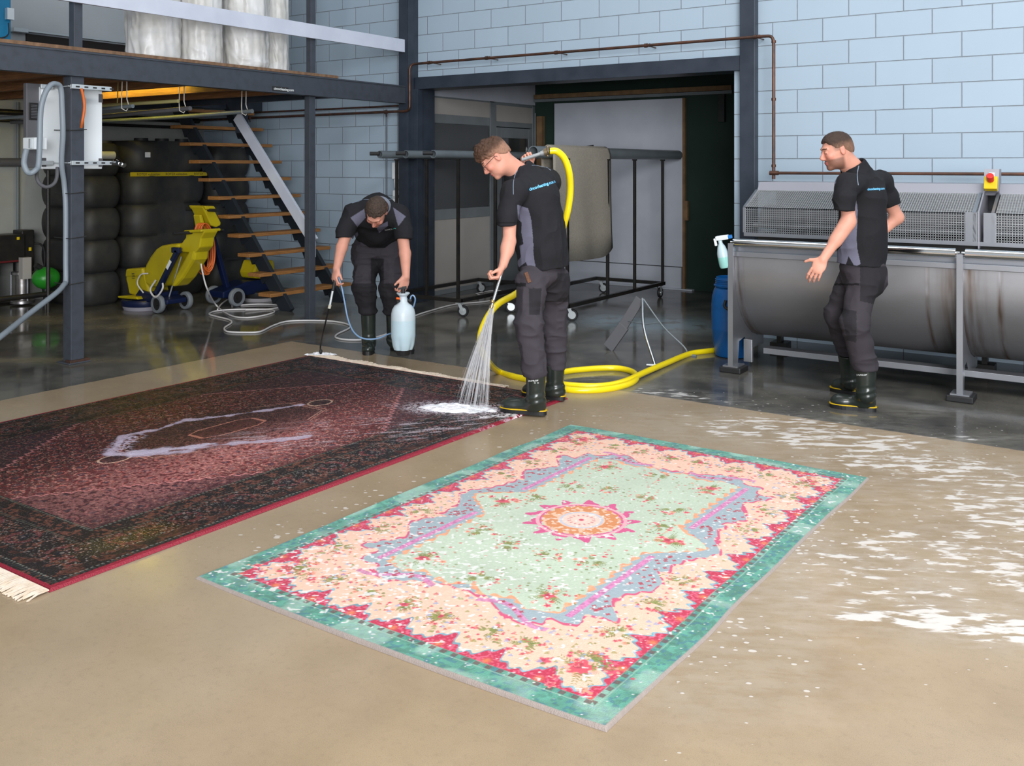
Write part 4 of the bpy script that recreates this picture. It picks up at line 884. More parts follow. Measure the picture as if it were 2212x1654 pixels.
for xa in (-2.80, -1.07, -.95, X1-.02):
    mb = MB(); mb.bar((xa, 7.56, 1.05), (xa, 7.56, 1.255), .02, .02); mb.bar((xa, 7.56, 1.255), (xa, 7.86, 1.39), .02, .02, (1, 0, 0)); mb.build('hood_frame', M['steel2'], mc)
for xa in (-1.13, -1.01):
    mb = MB(); mb.box(xa, xa+.08, 7.55, 7.56, 1.05, 1.26); mb.build('cover_plate', M['steel2'], mc)
mb = MB(); mb.prism([(7.56, 1.03), (7.56, 1.26), (7.86, 1.40), (7.93, 1.47), (8.4, 1.47), (8.4, 1.03)], -2.805, -2.80, 'X')
mb = MB(); mb.cyl((-2.78, 7.98, 1.16), (X1, 7.98, 1.16), .10, n=24); mb.cyl((-2.78, 7.72, 1.10), (X1, 7.72, 1.10), .018, n=10); mb.box(-2.78, X1, 8.30, 8.34, 1.03, 1.45); mb.build('inner_roller', mat('grey_inner_roller', (.14, .145, .16), .5), mc, smooth=True)
mb = MB(); mb.prism([(7.54, 1.0), (7.54, 1.27), (7.80, 1.41), (7.86, 1.575), (7.97, 1.575), (7.97, 1.03)], -1.045, -1.035, 'X'); mb.prism([(7.80, 1.41), (7.86, 1.575), (7.97, 1.575), (7.97, 1.40)], -1.035, -.945, 'X'); ep = mb.build('divider_plate', M['captop'], mc)
mb = MB(); Mx = Matrix.Translation((-.99, 7.80, 1.475)) @ Matrix.Rotation(math.radians(-22), 4, 'X')
mb.box(-.045, .045, -.045, .01, -.065, .035, Mx); es = mb.build('stop_box', M['ygloss'], ep, bevel=.006)
mb = MB(); mb.cyl(Mx @ Vector((0, -.045, .0)), Mx @ Vector((0, -.095, .02)), .024, .026, 20); mb.build('stop_button', M['red'], es, bevel=.004)
mb = MB(); mb.box(-.018, .018, -.006, .012, .048, .078, Mx); mb.build('label_plate', M['wprint'], ep)
# spray bottle hooked on the rail end
sb = empty('spray_bottle', (-2.77, 7.02, .8), 'spray bottle with aqua liquid hooked on the left end of the steel rail', 'spray bottle')
bt = atd(1561, 546, 7.35); Mb = Matrix.Translation(bt) @ Matrix.Rotation(.0, 4, 'Z') @ Matrix.Rotation(math.radians(12), 4, Vector((-_F[0], -_F[1], 0)))
mb = MB(); mb.lathe([(.040, -.115), (.046, -.10), (.046, -.03)], 24, Mb); mb.build('liquid', M['aqua'], sb, smooth=True)
mb = MB(); mb.lathe([(.046, -.03), (.044, .0), (.030, .05), (.016, .075), (.016, .10)], 24, Mb); mb.build('bottle', M['jug'], sb, smooth=True)
mb = MB(); mb.box(-.03, .075, -.016, .016, .10, .135, Mb); mb.box(-.05, -.03, -.01, .01, .06, .12, Mb); mb.build('trigger_head', M['whitep'], sb, bevel=.006)
mb = MB(); mb.box(.075, .10, -.014, .014, .105, .13, Mb); mb.build('nozzle', mat('blue_nozzle', (.02, .20, .6), .4), sb)

# ================================================================ HOSES ON THE FLOOR
def hose(name, pts, r, m, lab, n=10, k=10, cat='hose'):
    mb = MB(); mb.tube(spline(pts, k), r, n); return mb.build(name, m, smooth=True, label=lab, cat=cat)
def g2(x, y, z): return gz(x, y+0.0, z)
H = .018
hose('yellow_hose', [atd(1188, 326, 6.42), atd(1203, 327, 6.42), atd(1219, 342, 6.44), atd(1229, 370, 6.46), atd(1232, 405, 6.5), atd(1229, 440, 6.52), atd(1221, 475, 6.54), atd(1205, 520, 6.6), atd(1170, 575, 6.72), atd(1135, 618, 6.76), atd(1110, 637, 6.75),
     atd(1078, 655, 6.66), atd(1056, 680, 6.58), atd(1040, 715, 6.5), atd(1038, 745, 6.5), atd(1050, 775, 6.52), gz(1075, 801, .03), gz(1110, 813, H), gz(1160, 824, H), gz(1225, 841, H), gz(1295, 842, H), gz(1350, 832, H), gz(1374, 818, H),
     gz(1366, 803, H), gz(1330, 795, H), gz(1270, 797, H), gz(1215, 804, H), gz(1190, 818, H), gz(1215, 830, H+.01), gz(1290, 834, H+.01), gz(1345, 825, H+.01), gz(1395, 803, H+.01), gz(1440, 784, H+.005), gz(1490, 764, H), gz(1530, 758, H), gz(1580, 752, H), gz(1620, 748, H)], .0235, M['yhose'], 'yellow water hose running over the worker shoulder and coiled on the floor', 14, 10)
W_ = .009
hose('white_hose', [atd(430, 543, 10.2), atd(432, 556, 10.2), atd(438, 590, 10.15), atd(448, 625, 10.1), gz(468, 660, .03), gz(498, 681, W_), gz(530, 686, W_), gz(565, 682, W_), gz(592, 674, W_), gz(580, 668, W_), gz(520, 668, W_), gz(470, 671, W_), gz(452, 678, W_), gz(470, 684, W_), gz(494, 690, W_), gz(500, 697, W_), gz(485, 708, W_), gz(492, 716, W_), gz(530, 718, W_), gz(562, 716, W_), gz(590, 703, W_), gz(620, 694, W_), gz(670, 692, W_), gz(720, 694, W_), gz(750, 700, W_), gz(755, 708, W_), gz(728, 722, W_), gz(728, 730, W_), gz(760, 734, W_), gz(800, 731, W_), gz(850, 715, W_), gz(890, 685, W_), gz(940, 668, W_), gz(985, 657, W_), gz(1040, 652, W_), gz(1100, 643, W_)], .0085, M['whiteh'], 'thin white hose running from the front scrubber across the floor', 8, 10)
hose('white_hose', [gz(470, 668, W_+.01), gz(480, 655, .03), gz(505, 638, .06), gz(526, 627, .10)], .0085, M['whiteh'], 'short piece of white hose lying against the rear scrubber wheel', 8, 8)
hose('white_hose', [gz(500, 660, W_), gz(560, 657, W_), gz(600, 659, W_), gz(603, 664, W_), gz(570, 668, W_), gz(530, 669, W_+.01)], .0085, M['whiteh'], 'loop of white hose lying on the floor under the staircase', 8, 8)
hose('white_hose', [gz(1028, 634, W_), gz(1060, 628, W_), gz(1090, 629, W_), gz(1075, 637, W_), gz(1040, 637, W_), gz(1028, 634, W_)], .006, M['whiteh'], 'thin white loop lying on the floor under the pole trolleys', 6, 6)

# ================================================================ RUGS
def col_attr(me, C):
    a = me.color_attributes.new('pattern', 'FLOAT_COLOR', 'POINT')
    D = np.ones((C.shape[0]*C.shape[1], 4), np.float32); D[:, :3] = C.reshape(-1, 3); a.data.foreach_set('color', D.ravel())
def rug_material(name, rough, bump, sheen=0.0, rough_attr=False, spec=.5, bs=220):
    m = bpy.data.materials.new(name); m.use_nodes = True; nt = m.node_tree; N = nt.nodes; L = nt.links; b = N['Principled BSDF']
    a = N.new('ShaderNodeAttribute'); a.attribute_name = 'pattern'; L.new(a.outputs['Color'], b.inputs['Base Color'])
    b.inputs['Roughness'].default_value = rough; b.inputs['Sheen Weight'].default_value = sheen; b.inputs['Specular IOR Level'].default_value = spec
    if rough_attr:
        r = N.new('ShaderNodeAttribute'); r.attribute_name = 'rough'; L.new(r.outputs['Fac'], b.inputs['Roughness'])
    tc = N.new('ShaderNodeTexCoord'); n = N.new('ShaderNodeTexNoise'); n.inputs['Scale'].default_value = bs; n.inputs['Detail'].default_value = 3; L.new(tc.outputs['Object'], n.inputs[0])
    bp = N.new('ShaderNodeBump'); bp.inputs['Strength'].default_value = bump; bp.inputs['Distance'].default_value = .006; L.new(n.outputs[0], bp.inputs['Height']); L.new(bp.outputs[0], b.inputs['Normal'])
    if rough_attr:
        k = N.new('ShaderNodeMath'); k.operation = 'MULTIPLY'; k.inputs[1].default_value = 2.2; k.use_clamp = True; L.new(r.outputs['Fac'], k.inputs[0]); L.new(k.outputs[0], bp.inputs['Strength'])
    return m
def quad_map(c00, c10, c11, c01, U, V):
    P = lambda i: (c00[i]*(1-U)*(1-V)+c10[i]*U*(1-V)+c11[i]*U*V+c01[i]*(1-U)*V)
    return P(0), P(1)
def lin(*c): return np.array([(v/255.0/12.92 if v/255.0 <= .04045 else ((v/255.0+.055)/1.055)**2.4) for v in c])
def paintc(C, mask, col): C += mask[..., None]*(col-C)
# ---- floral rug (1.79 x 2.68 m)
W2, L2 = 1.79, 2.68; nx, ny = 780, 1170
U, V = np.meshgrid(np.linspace(0, 1, nx), np.linspace(0, 1, ny))
x = U*W2; y = V*L2
ex = np.minimum(x, W2-x); ey = np.minimum(y, L2-y); e = np.minimum(ex, ey)      # distance from the edge
n1 = vnoise(x*18, y*18, 0, 1); n2 = vnoise(x*60, y*60, 0, 2); n3 = vnoise(x*140, y*140, 0, 3); nl = vnoise(x*6, y*6, 0, 4)
C = np.zeros((ny, nx, 3)); C[:] = lin(150, 138, 132)
peach = lin(242, 196, 172); mint = lin(192, 206, 184); blu = lin(158, 174, 182); crim = lin(196, 30, 72); teal = lin(84, 152, 132); purp = lin(206, 124, 172); org = lin(228, 130, 70)
tl = teal*(.80+.5*vnoise(x*25, y*25, 0, 7)[..., None]) ; tl = tl*(1-.25*(n2[..., None] > .60)); tl = tl+(lin(58, 110, 140)-tl)*(.55*sstep(.6, .75, vnoise(x*75, y*75, 0, 9)))[..., None]; tl = tl+(lin(176, 206, 190)-tl)*(.5*sstep(.5, .8, vnoise(x*12, y*12, 0, 8)))[..., None]
mask = sstep(.008, .012, e); C = C*(1-mask[..., None])+tl*mask[..., None]
paintc(C, sstep(.080, .083, e)*(1-sstep(.084, .086, e))*.6, lin(170, 190, 172))
s_ = np.where(ex < ey, y, x)                                       # run along the edge
bead = ((np.sin(s_*2*np.pi/.045) > .1) & (abs(e-.098) < .009)); paintc(C, bead.astype(float)*.8, lin(100, 60, 62))
# crimson band with peach scallops
paintc(C, sstep(.108, .112, e), crim*1.0); paintc(C, sstep(.108, .112, e)*(n3 > .62)*.45, lin(235, 120, 150))
Ls = np.where(ex < ey, L2, W2); ns = np.where(ex < ey, 12., 8.); per = (Ls-.22)/ns
ph = ((s_-.11)/per) % 1.0
sc_ = .135+.085*(abs(2*ph-1)**1.7)+.012*np.sin(ph*2*np.pi*4)
sc2 = sc_ + .010*(n1-.5)*2
orr = np.exp(-((abs(2*ph-1)-1)**2)/.02)*np.exp(-((e-.125)**2)/.0002); paintc(C, np.clip(orr, 0, 1)*.9, org)
paintc(C, sstep(-.016, -.006, e-sc2), lin(120, 170, 185)*(.6+.8*n2[..., None])); paintc(C, sstep(-.002, .004, e-sc2), peach)
# corners: round off so the peach field reads as lobes
# inner outline of the peach field: signed function, >0 inside the blue band
cx_, cy_ = (U-.5)*W2, (V-.5)*L2; axx, ayy = abs(cx_), abs(cy_)
hx = .555 + .045*np.sin(ayy*2*np.pi/.34)*(ayy > .3) ; hx = hx + .10*np.exp(-((ayy-.0)/.12)**2) - .10*np.exp(-((ayy-.33)/.06)**2)*0
hy = .92 + .06*np.exp(-(axx/.11)**2)*-1.6 + .03*np.cos(axx*2*np.pi/.30)
d_o = np.minimum(hx-axx, hy-ayy); cut = (.555+.92-.16)-(axx+ayy); d_o = np.minimum(d_o, cut*.7+.03*np.sin((axx-ayy)*30))
d_o = d_o + .016*np.sin((cx_+cy_*1.0)*70)*.5 + .012*(n1-.5)
paintc(C, sstep(-.018, -.010, d_o)*(n2 > .35), lin(214, 80, 120)); paintc(C, sstep(.0, .006, d_o), blu)
# mint field
mx_ = .40 + .0*axx; gate = np.clip(1-ayy/.20, 0, 1)
hxm = np.where(ayy < .20, .40+.19*sstep(0, 1, gate), .40); hxm = np.where(ayy > .82, .40-(ayy-.82)*3.2, hxm)
hym = .86+.045*np.cos(axx*2*np.pi/.40)-.10*np.exp(-(axx/.07)**2)
d_m = np.minimum(hxm-axx, hym-ayy)
bars = (abs(axx-.445) < .014) & (ayy > .18) & (ayy < .82)
barb = (abs(ayy-(hym+.045)) < .014) & (axx < .44) & (axx > .1)
paintc(C, sstep(-.012, -.004, d_m+.008*np.sin((cx_-cy_)*90)), lin(238, 160, 120)*(.8+.4*n2[..., None])); paintc(C, sstep(.004, .01, d_m+.012*np.sin((cx_+cy_)*75)+.01*(n1-.5)), mint*(.93+.14*nl[..., None]))
paintc(C, bars.astype(float), purp*(.8+.5*n3[..., None])); paintc(C, barb.astype(float)*.85, purp*(.8+.5*n3[..., None]))
# medallion
rr = np.hypot(cx_, cy_); th = np.arctan2(cy_, cx_)
star = .205+.055*np.abs(np.cos(th*6.5))**3+.012*np.sin(th*26)
lobes = (np.hypot(rr-.245, .0) < .03) & (np.abs(np.cos(th*6.5)) > .80)
pk = (rr < star) & (rr > .165+.012*np.cos(th*26)); paintc(C, (pk & (n2 > .28)).astype(float)*.92, lin(216, 50, 130))
paintc(C, ((abs(rr-.195) < .008)).astype(float), lin(240, 170, 180))
paintc(C, sstep(.178, .168, rr), lin(238, 190, 160)); paintc(C, ((rr < .172+.012*np.cos(th*20)) & (rr > .105) & (n2 > .38)).astype(float)*.9, lin(214, 128, 60))
paintc(C, sstep(.102, .096, rr), lin(196, 196, 208)); paintc(C, sstep(.088, .084, rr), lin(246, 205, 190))
paintc(C, ((abs(rr-.055) < .008) & (np.cos(th*16) > .2)).astype(float)*.7, lin(200, 90, 100)); paintc(C, sstep(.014, .01, rr), lin(210, 50, 90))
rg_ = random.Random(11)
def stamp(xc, yc, r, col, a=.9, k=0, asp=1.0, rot=0.0):
    i0 = int(max(0, (yc-r*1.3)/L2*ny)); i1 = int(min(ny, (yc+r*1.3)/L2*ny+2)); j0 = int(max(0, (xc-r*1.3)/W2*nx)); j1 = int(min(nx, (xc+r*1.3)/W2*nx+2))
    if i1 <= i0 or j1 <= j0: return
    dx = x[i0:i1, j0:j1]-xc; dy = y[i0:i1, j0:j1]-yc
    u = dx*math.cos(rot)+dy*math.sin(rot); v = (-dx*math.sin(rot)+dy*math.cos(rot))/asp
    d = np.hypot(u, v)
    rad = r*(1+.25*np.cos(np.arctan2(v, u)*k)) if k else r
    m = sstep(1.05, .85, d/rad)*a; S = C[i0:i1, j0:j1]; S += m[..., None]*(col-S)
def flower(xc, yc, r, colr=None):
    col = colr if colr is not None else (lin(222, 60, 95) if rg_.random() < .7 else lin(240, 150, 120))
    stamp(xc, yc, r, lin(248, 170, 150), .8, 5); stamp(xc, yc, r*.8, col, .9, 5, 1, rg_.random()); stamp(xc-.2*r, yc+.1*r, r*.35, col*.55, .7)
def leaf(xc, yc, L_, a):
    for k in range(5):
        t = k/4.0; px = xc+L_*t*math.cos(a); py = yc+L_*t*math.sin(a)
        for s in (-1, 1): stamp(px+s*.006*math.cos(a+1.57), py+s*.006*math.sin(a+1.57), .009*(1.2-t*.6), lin(130, 138, 60)*(.7+.5*rg_.random()), .85, 0, .35, a+s*.8)
def bouquet(xc, yc, R, big=True):
    R *= 1.18
    if big: flower(xc, yc, R*.38, lin(215, 50, 85))
    for k in range(7):
        a = rg_.uniform(0, 6.28); d = R*rg_.uniform(.45, 1)
        flower(xc+d*math.cos(a), yc+d*math.sin(a), R*rg_.uniform(.10, .18))
    for k in range(6):
        a = rg_.uniform(0, 6.28); leaf(xc+R*.3*math.cos(a), yc+R*.3*math.sin(a), R*rg_.uniform(.35, .6), a)
    for k in range(14):
        a = rg_.uniform(0, 6.28); d = R*rg_.uniform(.5, 1.35); stamp(xc+d*math.cos(a), yc+d*math.sin(a), .004+.004*rg_.random(), [lin(205, 60, 80), lin(120, 130, 60), lin(235, 150, 110)][k % 3], .85)
for sx in (-1, 1):
    for sy in (-1, 1):
        bouquet(W2/2+sx*.66, L2/2+sy*1.09, .12)
        for t in (.28, .50, .72, .90):
            bouquet(W2/2+sx*.65, L2/2+sy*1.15*t+.0, .060, False)
        for t in (.12, .40, .62): bouquet(W2/2+sx*.70*t, L2/2+sy*1.07, .055, t == .12)
        bouquet(W2/2+sx*.30, L2/2+sy*.72, .075); bouquet(W2/2+sx*.27, L2/2+sy*.36, .07, False); bouquet(W2/2+sx*.10, L2/2+sy*.42, .05, False)
    bouquet(W2/2+sx*.43, L2/2, .085); bouquet(W2/2, L2/2+sx*.74, .06, False); bouquet(W2/2+sx*.34, L2/2+.12, .05, False)
for k in range(2600):     # red dots on the blue band, small sprigs on peach
    xc, yc = rg_.uniform(.15, W2-.15), rg_.uniform(.15, L2-.15); j = min(nx-1, int(xc/W2*nx)); i = min(ny-1, int(yc/L2*ny))
    if d_o[i, j] > .02 and d_m[i, j] < -.03 and not (abs(axx[i, j]-.445) < .03): stamp(xc, yc, .009, lin(180, 50, 72), .9, 4)
    elif d_o[i, j] < -.03 and (e-sc2)[i, j] > .02: stamp(xc, yc, rg_.uniform(.004, .010), [lin(205, 80, 90), lin(150, 150, 80), lin(150, 165, 200)][k % 3], .75, 3)
    elif d_m[i, j] > .02 and rr[i, j] > .3 and k % 2: stamp(xc, yc, rg_.uniform(.004, .008), [lin(215, 90, 90), lin(130, 140, 80)][(k//2) % 2], .7)
# suds flecks lying on the pile
fl = vnoise((x*.83+y*.56)*66, (-x*.56+y*.83)*84, 0, 21)*.78+vnoise(x*90, y*110, 0, 22)*.22; dens = .10+.16*np.exp(-(((U-.25)/.28)**2+((V-.12)/.16)**2))+.10*np.exp(-(((U-.5)/.35)**2+((V-.35)/.2)**2))+.10*np.exp(-(((U-.95)/.15)**2+((V-.75)/.35)**2))
paintc(C, sstep(.89, .96, fl+dens-.03*(e < .1))*.78*(e > .014), lin(236, 234, 232))
C *= (.94+.12*n3[..., None])*.93
zz = .008*np.clip(e/.008, 0, 1) + .0015*vnoise(x*7, y*7, 0, 12) + .008*np.exp(-(e/.03)**2)*np.clip(vnoise(x*2.3, y*2.3, 0, 30)-.55, 0, 1)*2
zz = np.where(e <= 0, .0005, zz)
wob = .004*(vnoise(x*3, y*3, 0, 33)-.5)*2
Xr, Yr = quad_map((-3.065, 2.343), (-1.276, 2.357), (-1.195, 5.025), (-2.965, 5.03), U, V)
Xr = Xr + wob*3*(1-np.clip(ex/.2, 0, 1)); Yr = Yr + wob*2*(1-np.clip(ey/.2, 0, 1)) - .02*np.sin(U*np.pi)*(1-np.clip(y/.3, 0, 1))
r2 = grid_mesh('floral_rug', Xr, Yr, zz, rug_material('printed_velvet', .6, .5, .15)); kindset(r2, None, 'pastel floral rug with green edge, pink scallops and round pink medallion', 'rug')
col_attr(r2.data, C)

# ---- dark red rug (2.54 x 3.64 m)
W1, L1 = 2.54, 3.64; nx, ny = 860, 1230
U, V = np.meshgrid(np.linspace(0, 1, nx), np.linspace(0, 1, ny)); x = U*W1; y = V*L1
ex = np.minimum(x, W1-x); ey = np.minimum(y, L1-y); e = np.minimum(ex, ey)
n1 = vnoise(x*14, y*14, 0, 41); n2 = vnoise(x*72, y*72, 0, 42); n3 = vnoise(x*165, y*165, 0, 43); n4 = vnoise(x*25, y*25, 0, 44)
C = np.zeros((ny, nx, 3)); C[:] = lin(58, 40, 42)
# pattern: small dark motifs with orange red outlines
pat = lambda a, b: sstep(a, b, n2*.6+n3*.4)
C = lin(42, 32, 34)+(lin(124, 72, 60)-lin(40, 30, 36))*(pat(.45, .62)*(n4 > .42))[..., None]
C = C+(lin(150, 130, 122)-C)*((n3 > .88)*.5)[..., None]
field = (e > .43)
gx = (x/.11) % 1-.5; gy = (y/.11+.5*(np.floor(x/.11) % 2)) % 1-.5; gr = np.hypot(gx, gy)+.10*(n4-.5)
fcol = lin(100, 44, 46)+(lin(48, 32, 36)-lin(100, 44, 46))*sstep(.40, .60, n2)[..., None]
fcol = fcol+(lin(205, 110, 100)-fcol)*(((abs(gr-.30) < .05)*(n3 > .45))*.75)[..., None]; fcol = fcol+(lin(70, 60, 75)-fcol)*(sstep(.18, .12, gr)*.6)[..., None]
fcol = fcol+(lin(215, 150, 135)-fcol)*((n3*.6+n2*.4 > .70)*.75)[..., None]
C = np.where(field[..., None], fcol, C)
# border bands
for a, b, cc in ((.035, .055, lin(60, 66, 66)), (.125, .132, lin(110, 96, 94)), (.30, .318, lin(96, 96, 88)), (.335, .34, lin(150, 110, 100)), (.412, .428, lin(120, 122, 112)), (.052, .062, lin(150, 150, 140))):
    dots = ((np.where(ex < ey, y, x)/.022) % 1) < .55; paintc(C, ((e > a) & (e < b) & dots).astype(float)*.75, cc)
paintc(C, ((e > .06) & (e < .12) & (n4 > .5)).astype(float)*.5, lin(86, 50, 40))
rose = np.hypot(((np.where(ex < ey, y, x)/.30) % 1-.5)*.30, e-.215); paintc(C, ((abs(rose-.06) < .012)*(n2 > .35)).astype(float)*.7, lin(130, 62, 66)); paintc(C, sstep(.03, .02, rose)*.8, lin(34, 30, 46)); paintc(C, (rose < .010).astype(float)*.5, lin(170, 150, 140))
bx4 = ((n3 > .80) & (e > .13) & (e < .30)); paintc(C, bx4*.5, lin(190, 180, 175))
# spandrel zigzag and medallion lines
cxx, cyy = x-W1/2, y-L1/2; aX, aY = abs(cxx), abs(cyy)
zg = aX*1.0+aY*.72-1.18+.035*(np.abs(((aX-aY)/.09) % 1-.5)*2)*1.0
paintc(C, (zg > 0)*field*.55*1.0, lin(44, 36, 46)); paintc(C, ((abs(zg) < .007) & field).astype(float)*.8, lin(222, 140, 140))
med = np.maximum(aX/.42, aY/.80)+.0; dm = aX/.44+aY/.95
inm = (dm < 1.0) & (aY < .62) & (aX < .36); paintc(C, inm.astype(float)*.72, lin(44, 30, 34)); paintc(C, (inm & (n3 > .72)).astype(float)*.6, lin(170, 100, 90))
ring = lambda f, lo, hi: ((f > lo) & (f < hi)).astype(float)
d_med = np.maximum(np.maximum(dm-1.0, aY/.62-1), aX/.36-1); paintc(C, ring(d_med, -.012, .004)*(np.abs(cyy) > .40)*.9, lin(225, 170, 150)); paintc(C, ring(d_med, .04, .054)*(np.abs(cyy) > .40)*.9, lin(215, 150, 130))
hexd = np.maximum(aX/.10+np.clip(aY-.14, 0, 1)*4, aY/.235); paintc(C, ring(hexd, .93, 1.03)*.95, lin(235, 150, 130)); paintc(C, ((hexd < .93) & (n2 > .45)).astype(float)*.5, lin(96, 36, 38))
for sgn in (-1, 1):
    ov = np.hypot(cxx/.065, (cyy-sgn*.745)/.085); paintc(C, (ov < 1).astype(float)*.75, lin(40, 32, 38)); paintc(C, ring(ov, .93, 1.1)*.95, lin(236, 190, 165))
# pinker pile in front of the medallion, darker behind: sheen painted into the colour
pile_sheen = np.exp(-(((U-.67)/.14)**2+((V-.34)/.34)**2))*field; paintc(C, pile_sheen*.50*(n2 > .36), lin(196, 122, 118)); C *= (.74+.50*pile_sheen)[..., None]
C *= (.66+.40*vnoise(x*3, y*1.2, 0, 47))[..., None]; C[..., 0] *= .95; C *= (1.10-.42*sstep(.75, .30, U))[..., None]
# red selvedge
sel = (ex < .030) | (ey < .022); paintc(C, sel.astype(float)*.96, lin(140, 30, 50)*1.0)
# suds rim round the puddle, spray suds
pc = gz(455, 950); du = (x+0)*1.0
Xr, Yr = quad_map((-5.95, 1.95), (-3.42, 1.957), (-3.32, 5.58), (-5.86, 5.60), U, V)
def line_d(px_list):
    D = np.full(Xr.shape, 9.9)
    pts = [gz(a, b) for a, b in px_list]
    for a, b in zip(pts[:-1], pts[1:]):
        vx, vy = b.x-a.x, b.y-a.y; LL = vx*vx+vy*vy; t = np.clip(((Xr-a.x)*vx+(Yr-a.y)*vy)/LL, 0, 1)
        D = np.minimum(D, np.hypot(Xr-a.x-t*vx, Yr-a.y-t*vy))
    return D
wv = .035*(n1-.5)+.03*(n4-.5)+.012*(n2-.5)
d1 = line_d([(235, 985), (300, 988), (400, 978), (470, 966), (560, 958), (660, 948)]) + wv; paintc(C, sstep(.075, .02, d1+.03*sstep(470, 660, 0))*.0+sstep(.045, .015, d1)*.72, lin(196, 184, 206))
d2 = line_d([(235, 985), (260, 960), (262, 945), (340, 932), (400, 912), (470, 905), (540, 895), (650, 878)])+wv; paintc(C, sstep(.028, .008, d2)*.7, lin(188, 174, 196))
d3 = line_d([(250, 978), (270, 960), (290, 950)])+wv; paintc(C, sstep(.10, .02, d3)*(n2 > .45)*.75, lin(190, 178, 200)); d5 = line_d([(290, 982), (400, 972), (450, 965)]) + wv; paintc(C, sstep(.055, .02, d5)*.8, lin(200, 190, 212))
fc = gz(985, 885); a = YAW-.10; dx = Xr-fc.x; dy = Yr-fc.y; u = dx*math.cos(a)+dy*math.sin(a); v = -dx*math.sin(a)+dy*math.cos(a)
sud = np.hypot(u/.28, v/.13)+.45*(n1-.5)+.3*(n2-.5); paintc(C, sstep(1.0, .72, sud)*.95, lin(244, 240, 246)); paintc(C, sstep(1.9, .9, sud)*(n3*.5+n2*.5 > .52)*.7, lin(220, 212, 222))
d4 = line_d([(1040, 905), (1120, 900)])+wv; paintc(C, sstep(.05, .01, d4)*(n2 > .35)*.9, lin(240, 236, 240))
mist = line_d([(560, 960), (760, 930), (960, 930), (1080, 905)])+.08*(n1-.5); stk = vnoise((Xr*math.cos(.9)+Yr*math.sin(.9))*8, (-Xr*math.sin(.9)+Yr*math.cos(.9))*60, 0, 55)
paintc(C, sstep(.40, .0, mist)*sstep(.55, .8, stk*.7+n3*.3)*.55, lin(210, 196, 206))
d6 = line_d([(800, 1080), (1120, 905)]); paintc(C, (d6 < .03)*sel*(n2 > .5)*.7, lin(240, 220, 225))
wetr = np.clip(.42-.26*vnoise(x*1.6, y*1.1, 0, 60), .2, .6); puddle = ((sstep(.30, .0, line_d([(330, 965), (450, 945), (620, 915)]))))
rough = wetr*(1-.35*puddle)+.10*n3
gl = line_d([(205, 1190), (345, 1150)]); rough = rough*(1-.8*sstep(.28, .0, gl))
zz = .011*np.clip(e/.010, 0, 1)+.0022*n3*(e > .02)*(1-.85*sstep(.3, .0, gl))+.002*vnoise(x*5, y*5, 0, 48)
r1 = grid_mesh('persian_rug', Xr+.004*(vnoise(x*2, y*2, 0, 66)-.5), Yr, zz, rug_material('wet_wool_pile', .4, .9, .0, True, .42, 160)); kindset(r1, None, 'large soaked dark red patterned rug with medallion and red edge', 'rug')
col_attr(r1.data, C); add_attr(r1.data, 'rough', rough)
rf_ = random.Random(5); fr1 = MB(); fr2 = MB()
for k in range(520):
    t = k/519.0; xx = -5.94+t*2.515; L_ = .075+.035*rf_.random(); jx = rf_.uniform(-.02, .03)
    fr1.tube([(xx, 1.955, .010), (xx+jx*.4, 1.955-L_*.5, .012), (xx+jx, 1.955-L_, .004)], .0032, 5)
for k in range(520):
    t = k/519.0; xx = -5.85+t*2.0; L_ = (.05+.04*rf_.random()+.05*math.sin(t*17)**2)*(1-.6*t); jx = rf_.uniform(-.04, .04)
    fr2.tube([(xx, 5.592-.01*t, .012), (xx+jx*.5, 5.60+L_*.5, .012), (xx+jx, 5.60+L_, .006)], .0042, 5)
o = fr1.build('near_fringe', M['fringe'], r1, smooth=True); o['kind'] = 'stuff'
o = fr2.build('far_fringe', M['fringe'], r1, smooth=True); o['kind'] = 'stuff'
# suds heaps
def suds(name, c, ax, ay, h, rot, lab, seed):
    n = 50; g = np.linspace(-1.3, 1.3, n); GX, GY = np.meshgrid(g, g); R_ = np.hypot(GX, GY)+.5*(vnoise(GX*4, GY*4, 0, seed)-.5)
    Z = np.clip(1-R_, 0, 1)**.6*h*(.6+.8*vnoise(GX*9, GY*9, 0, seed+1)); X_ = GX*ax; Y_ = GY*ay
    mk = Z > h*.04; idx = np.arange(n*n).reshape(n, n); mb = MB()
    ca, sa = math.cos(rot), math.sin(rot)
    vs = [(c.x+a*ca-b*sa, c.y+a*sa+b*ca, c.z+z) for a, b, z in zip(X_.ravel(), Y_.ravel(), Z.ravel())]
    fs = [(idx[i, j], idx[i, j+1], idx[i+1, j+1], idx[i+1, j]) for i in range(n-1) for j in range(n-1) if mk[i, j] or mk[i+1, j+1] or mk[i, j+1] or mk[i+1, j]]
    mb.add(vs, fs); return mb.build(name, M['foam'], smooth=True, label=lab, cat='foam', kind='stuff')
M['foam'] = mat('white_foam', (.86, .86, .89), .6, (.78, .78, .84), 60, bump=.6, bscale=120, sss=.2)
suds('soap_foam', gz(985, 884, .012), .24, .10, .03, YAW-.12, 'white foam heaped where the water jet hits the dark rug', 3)
suds('soap_foam', gz(692, 766, .008), .12, .06, .02, YAW, 'small white foam patch under the sprayer lance tip', 8)
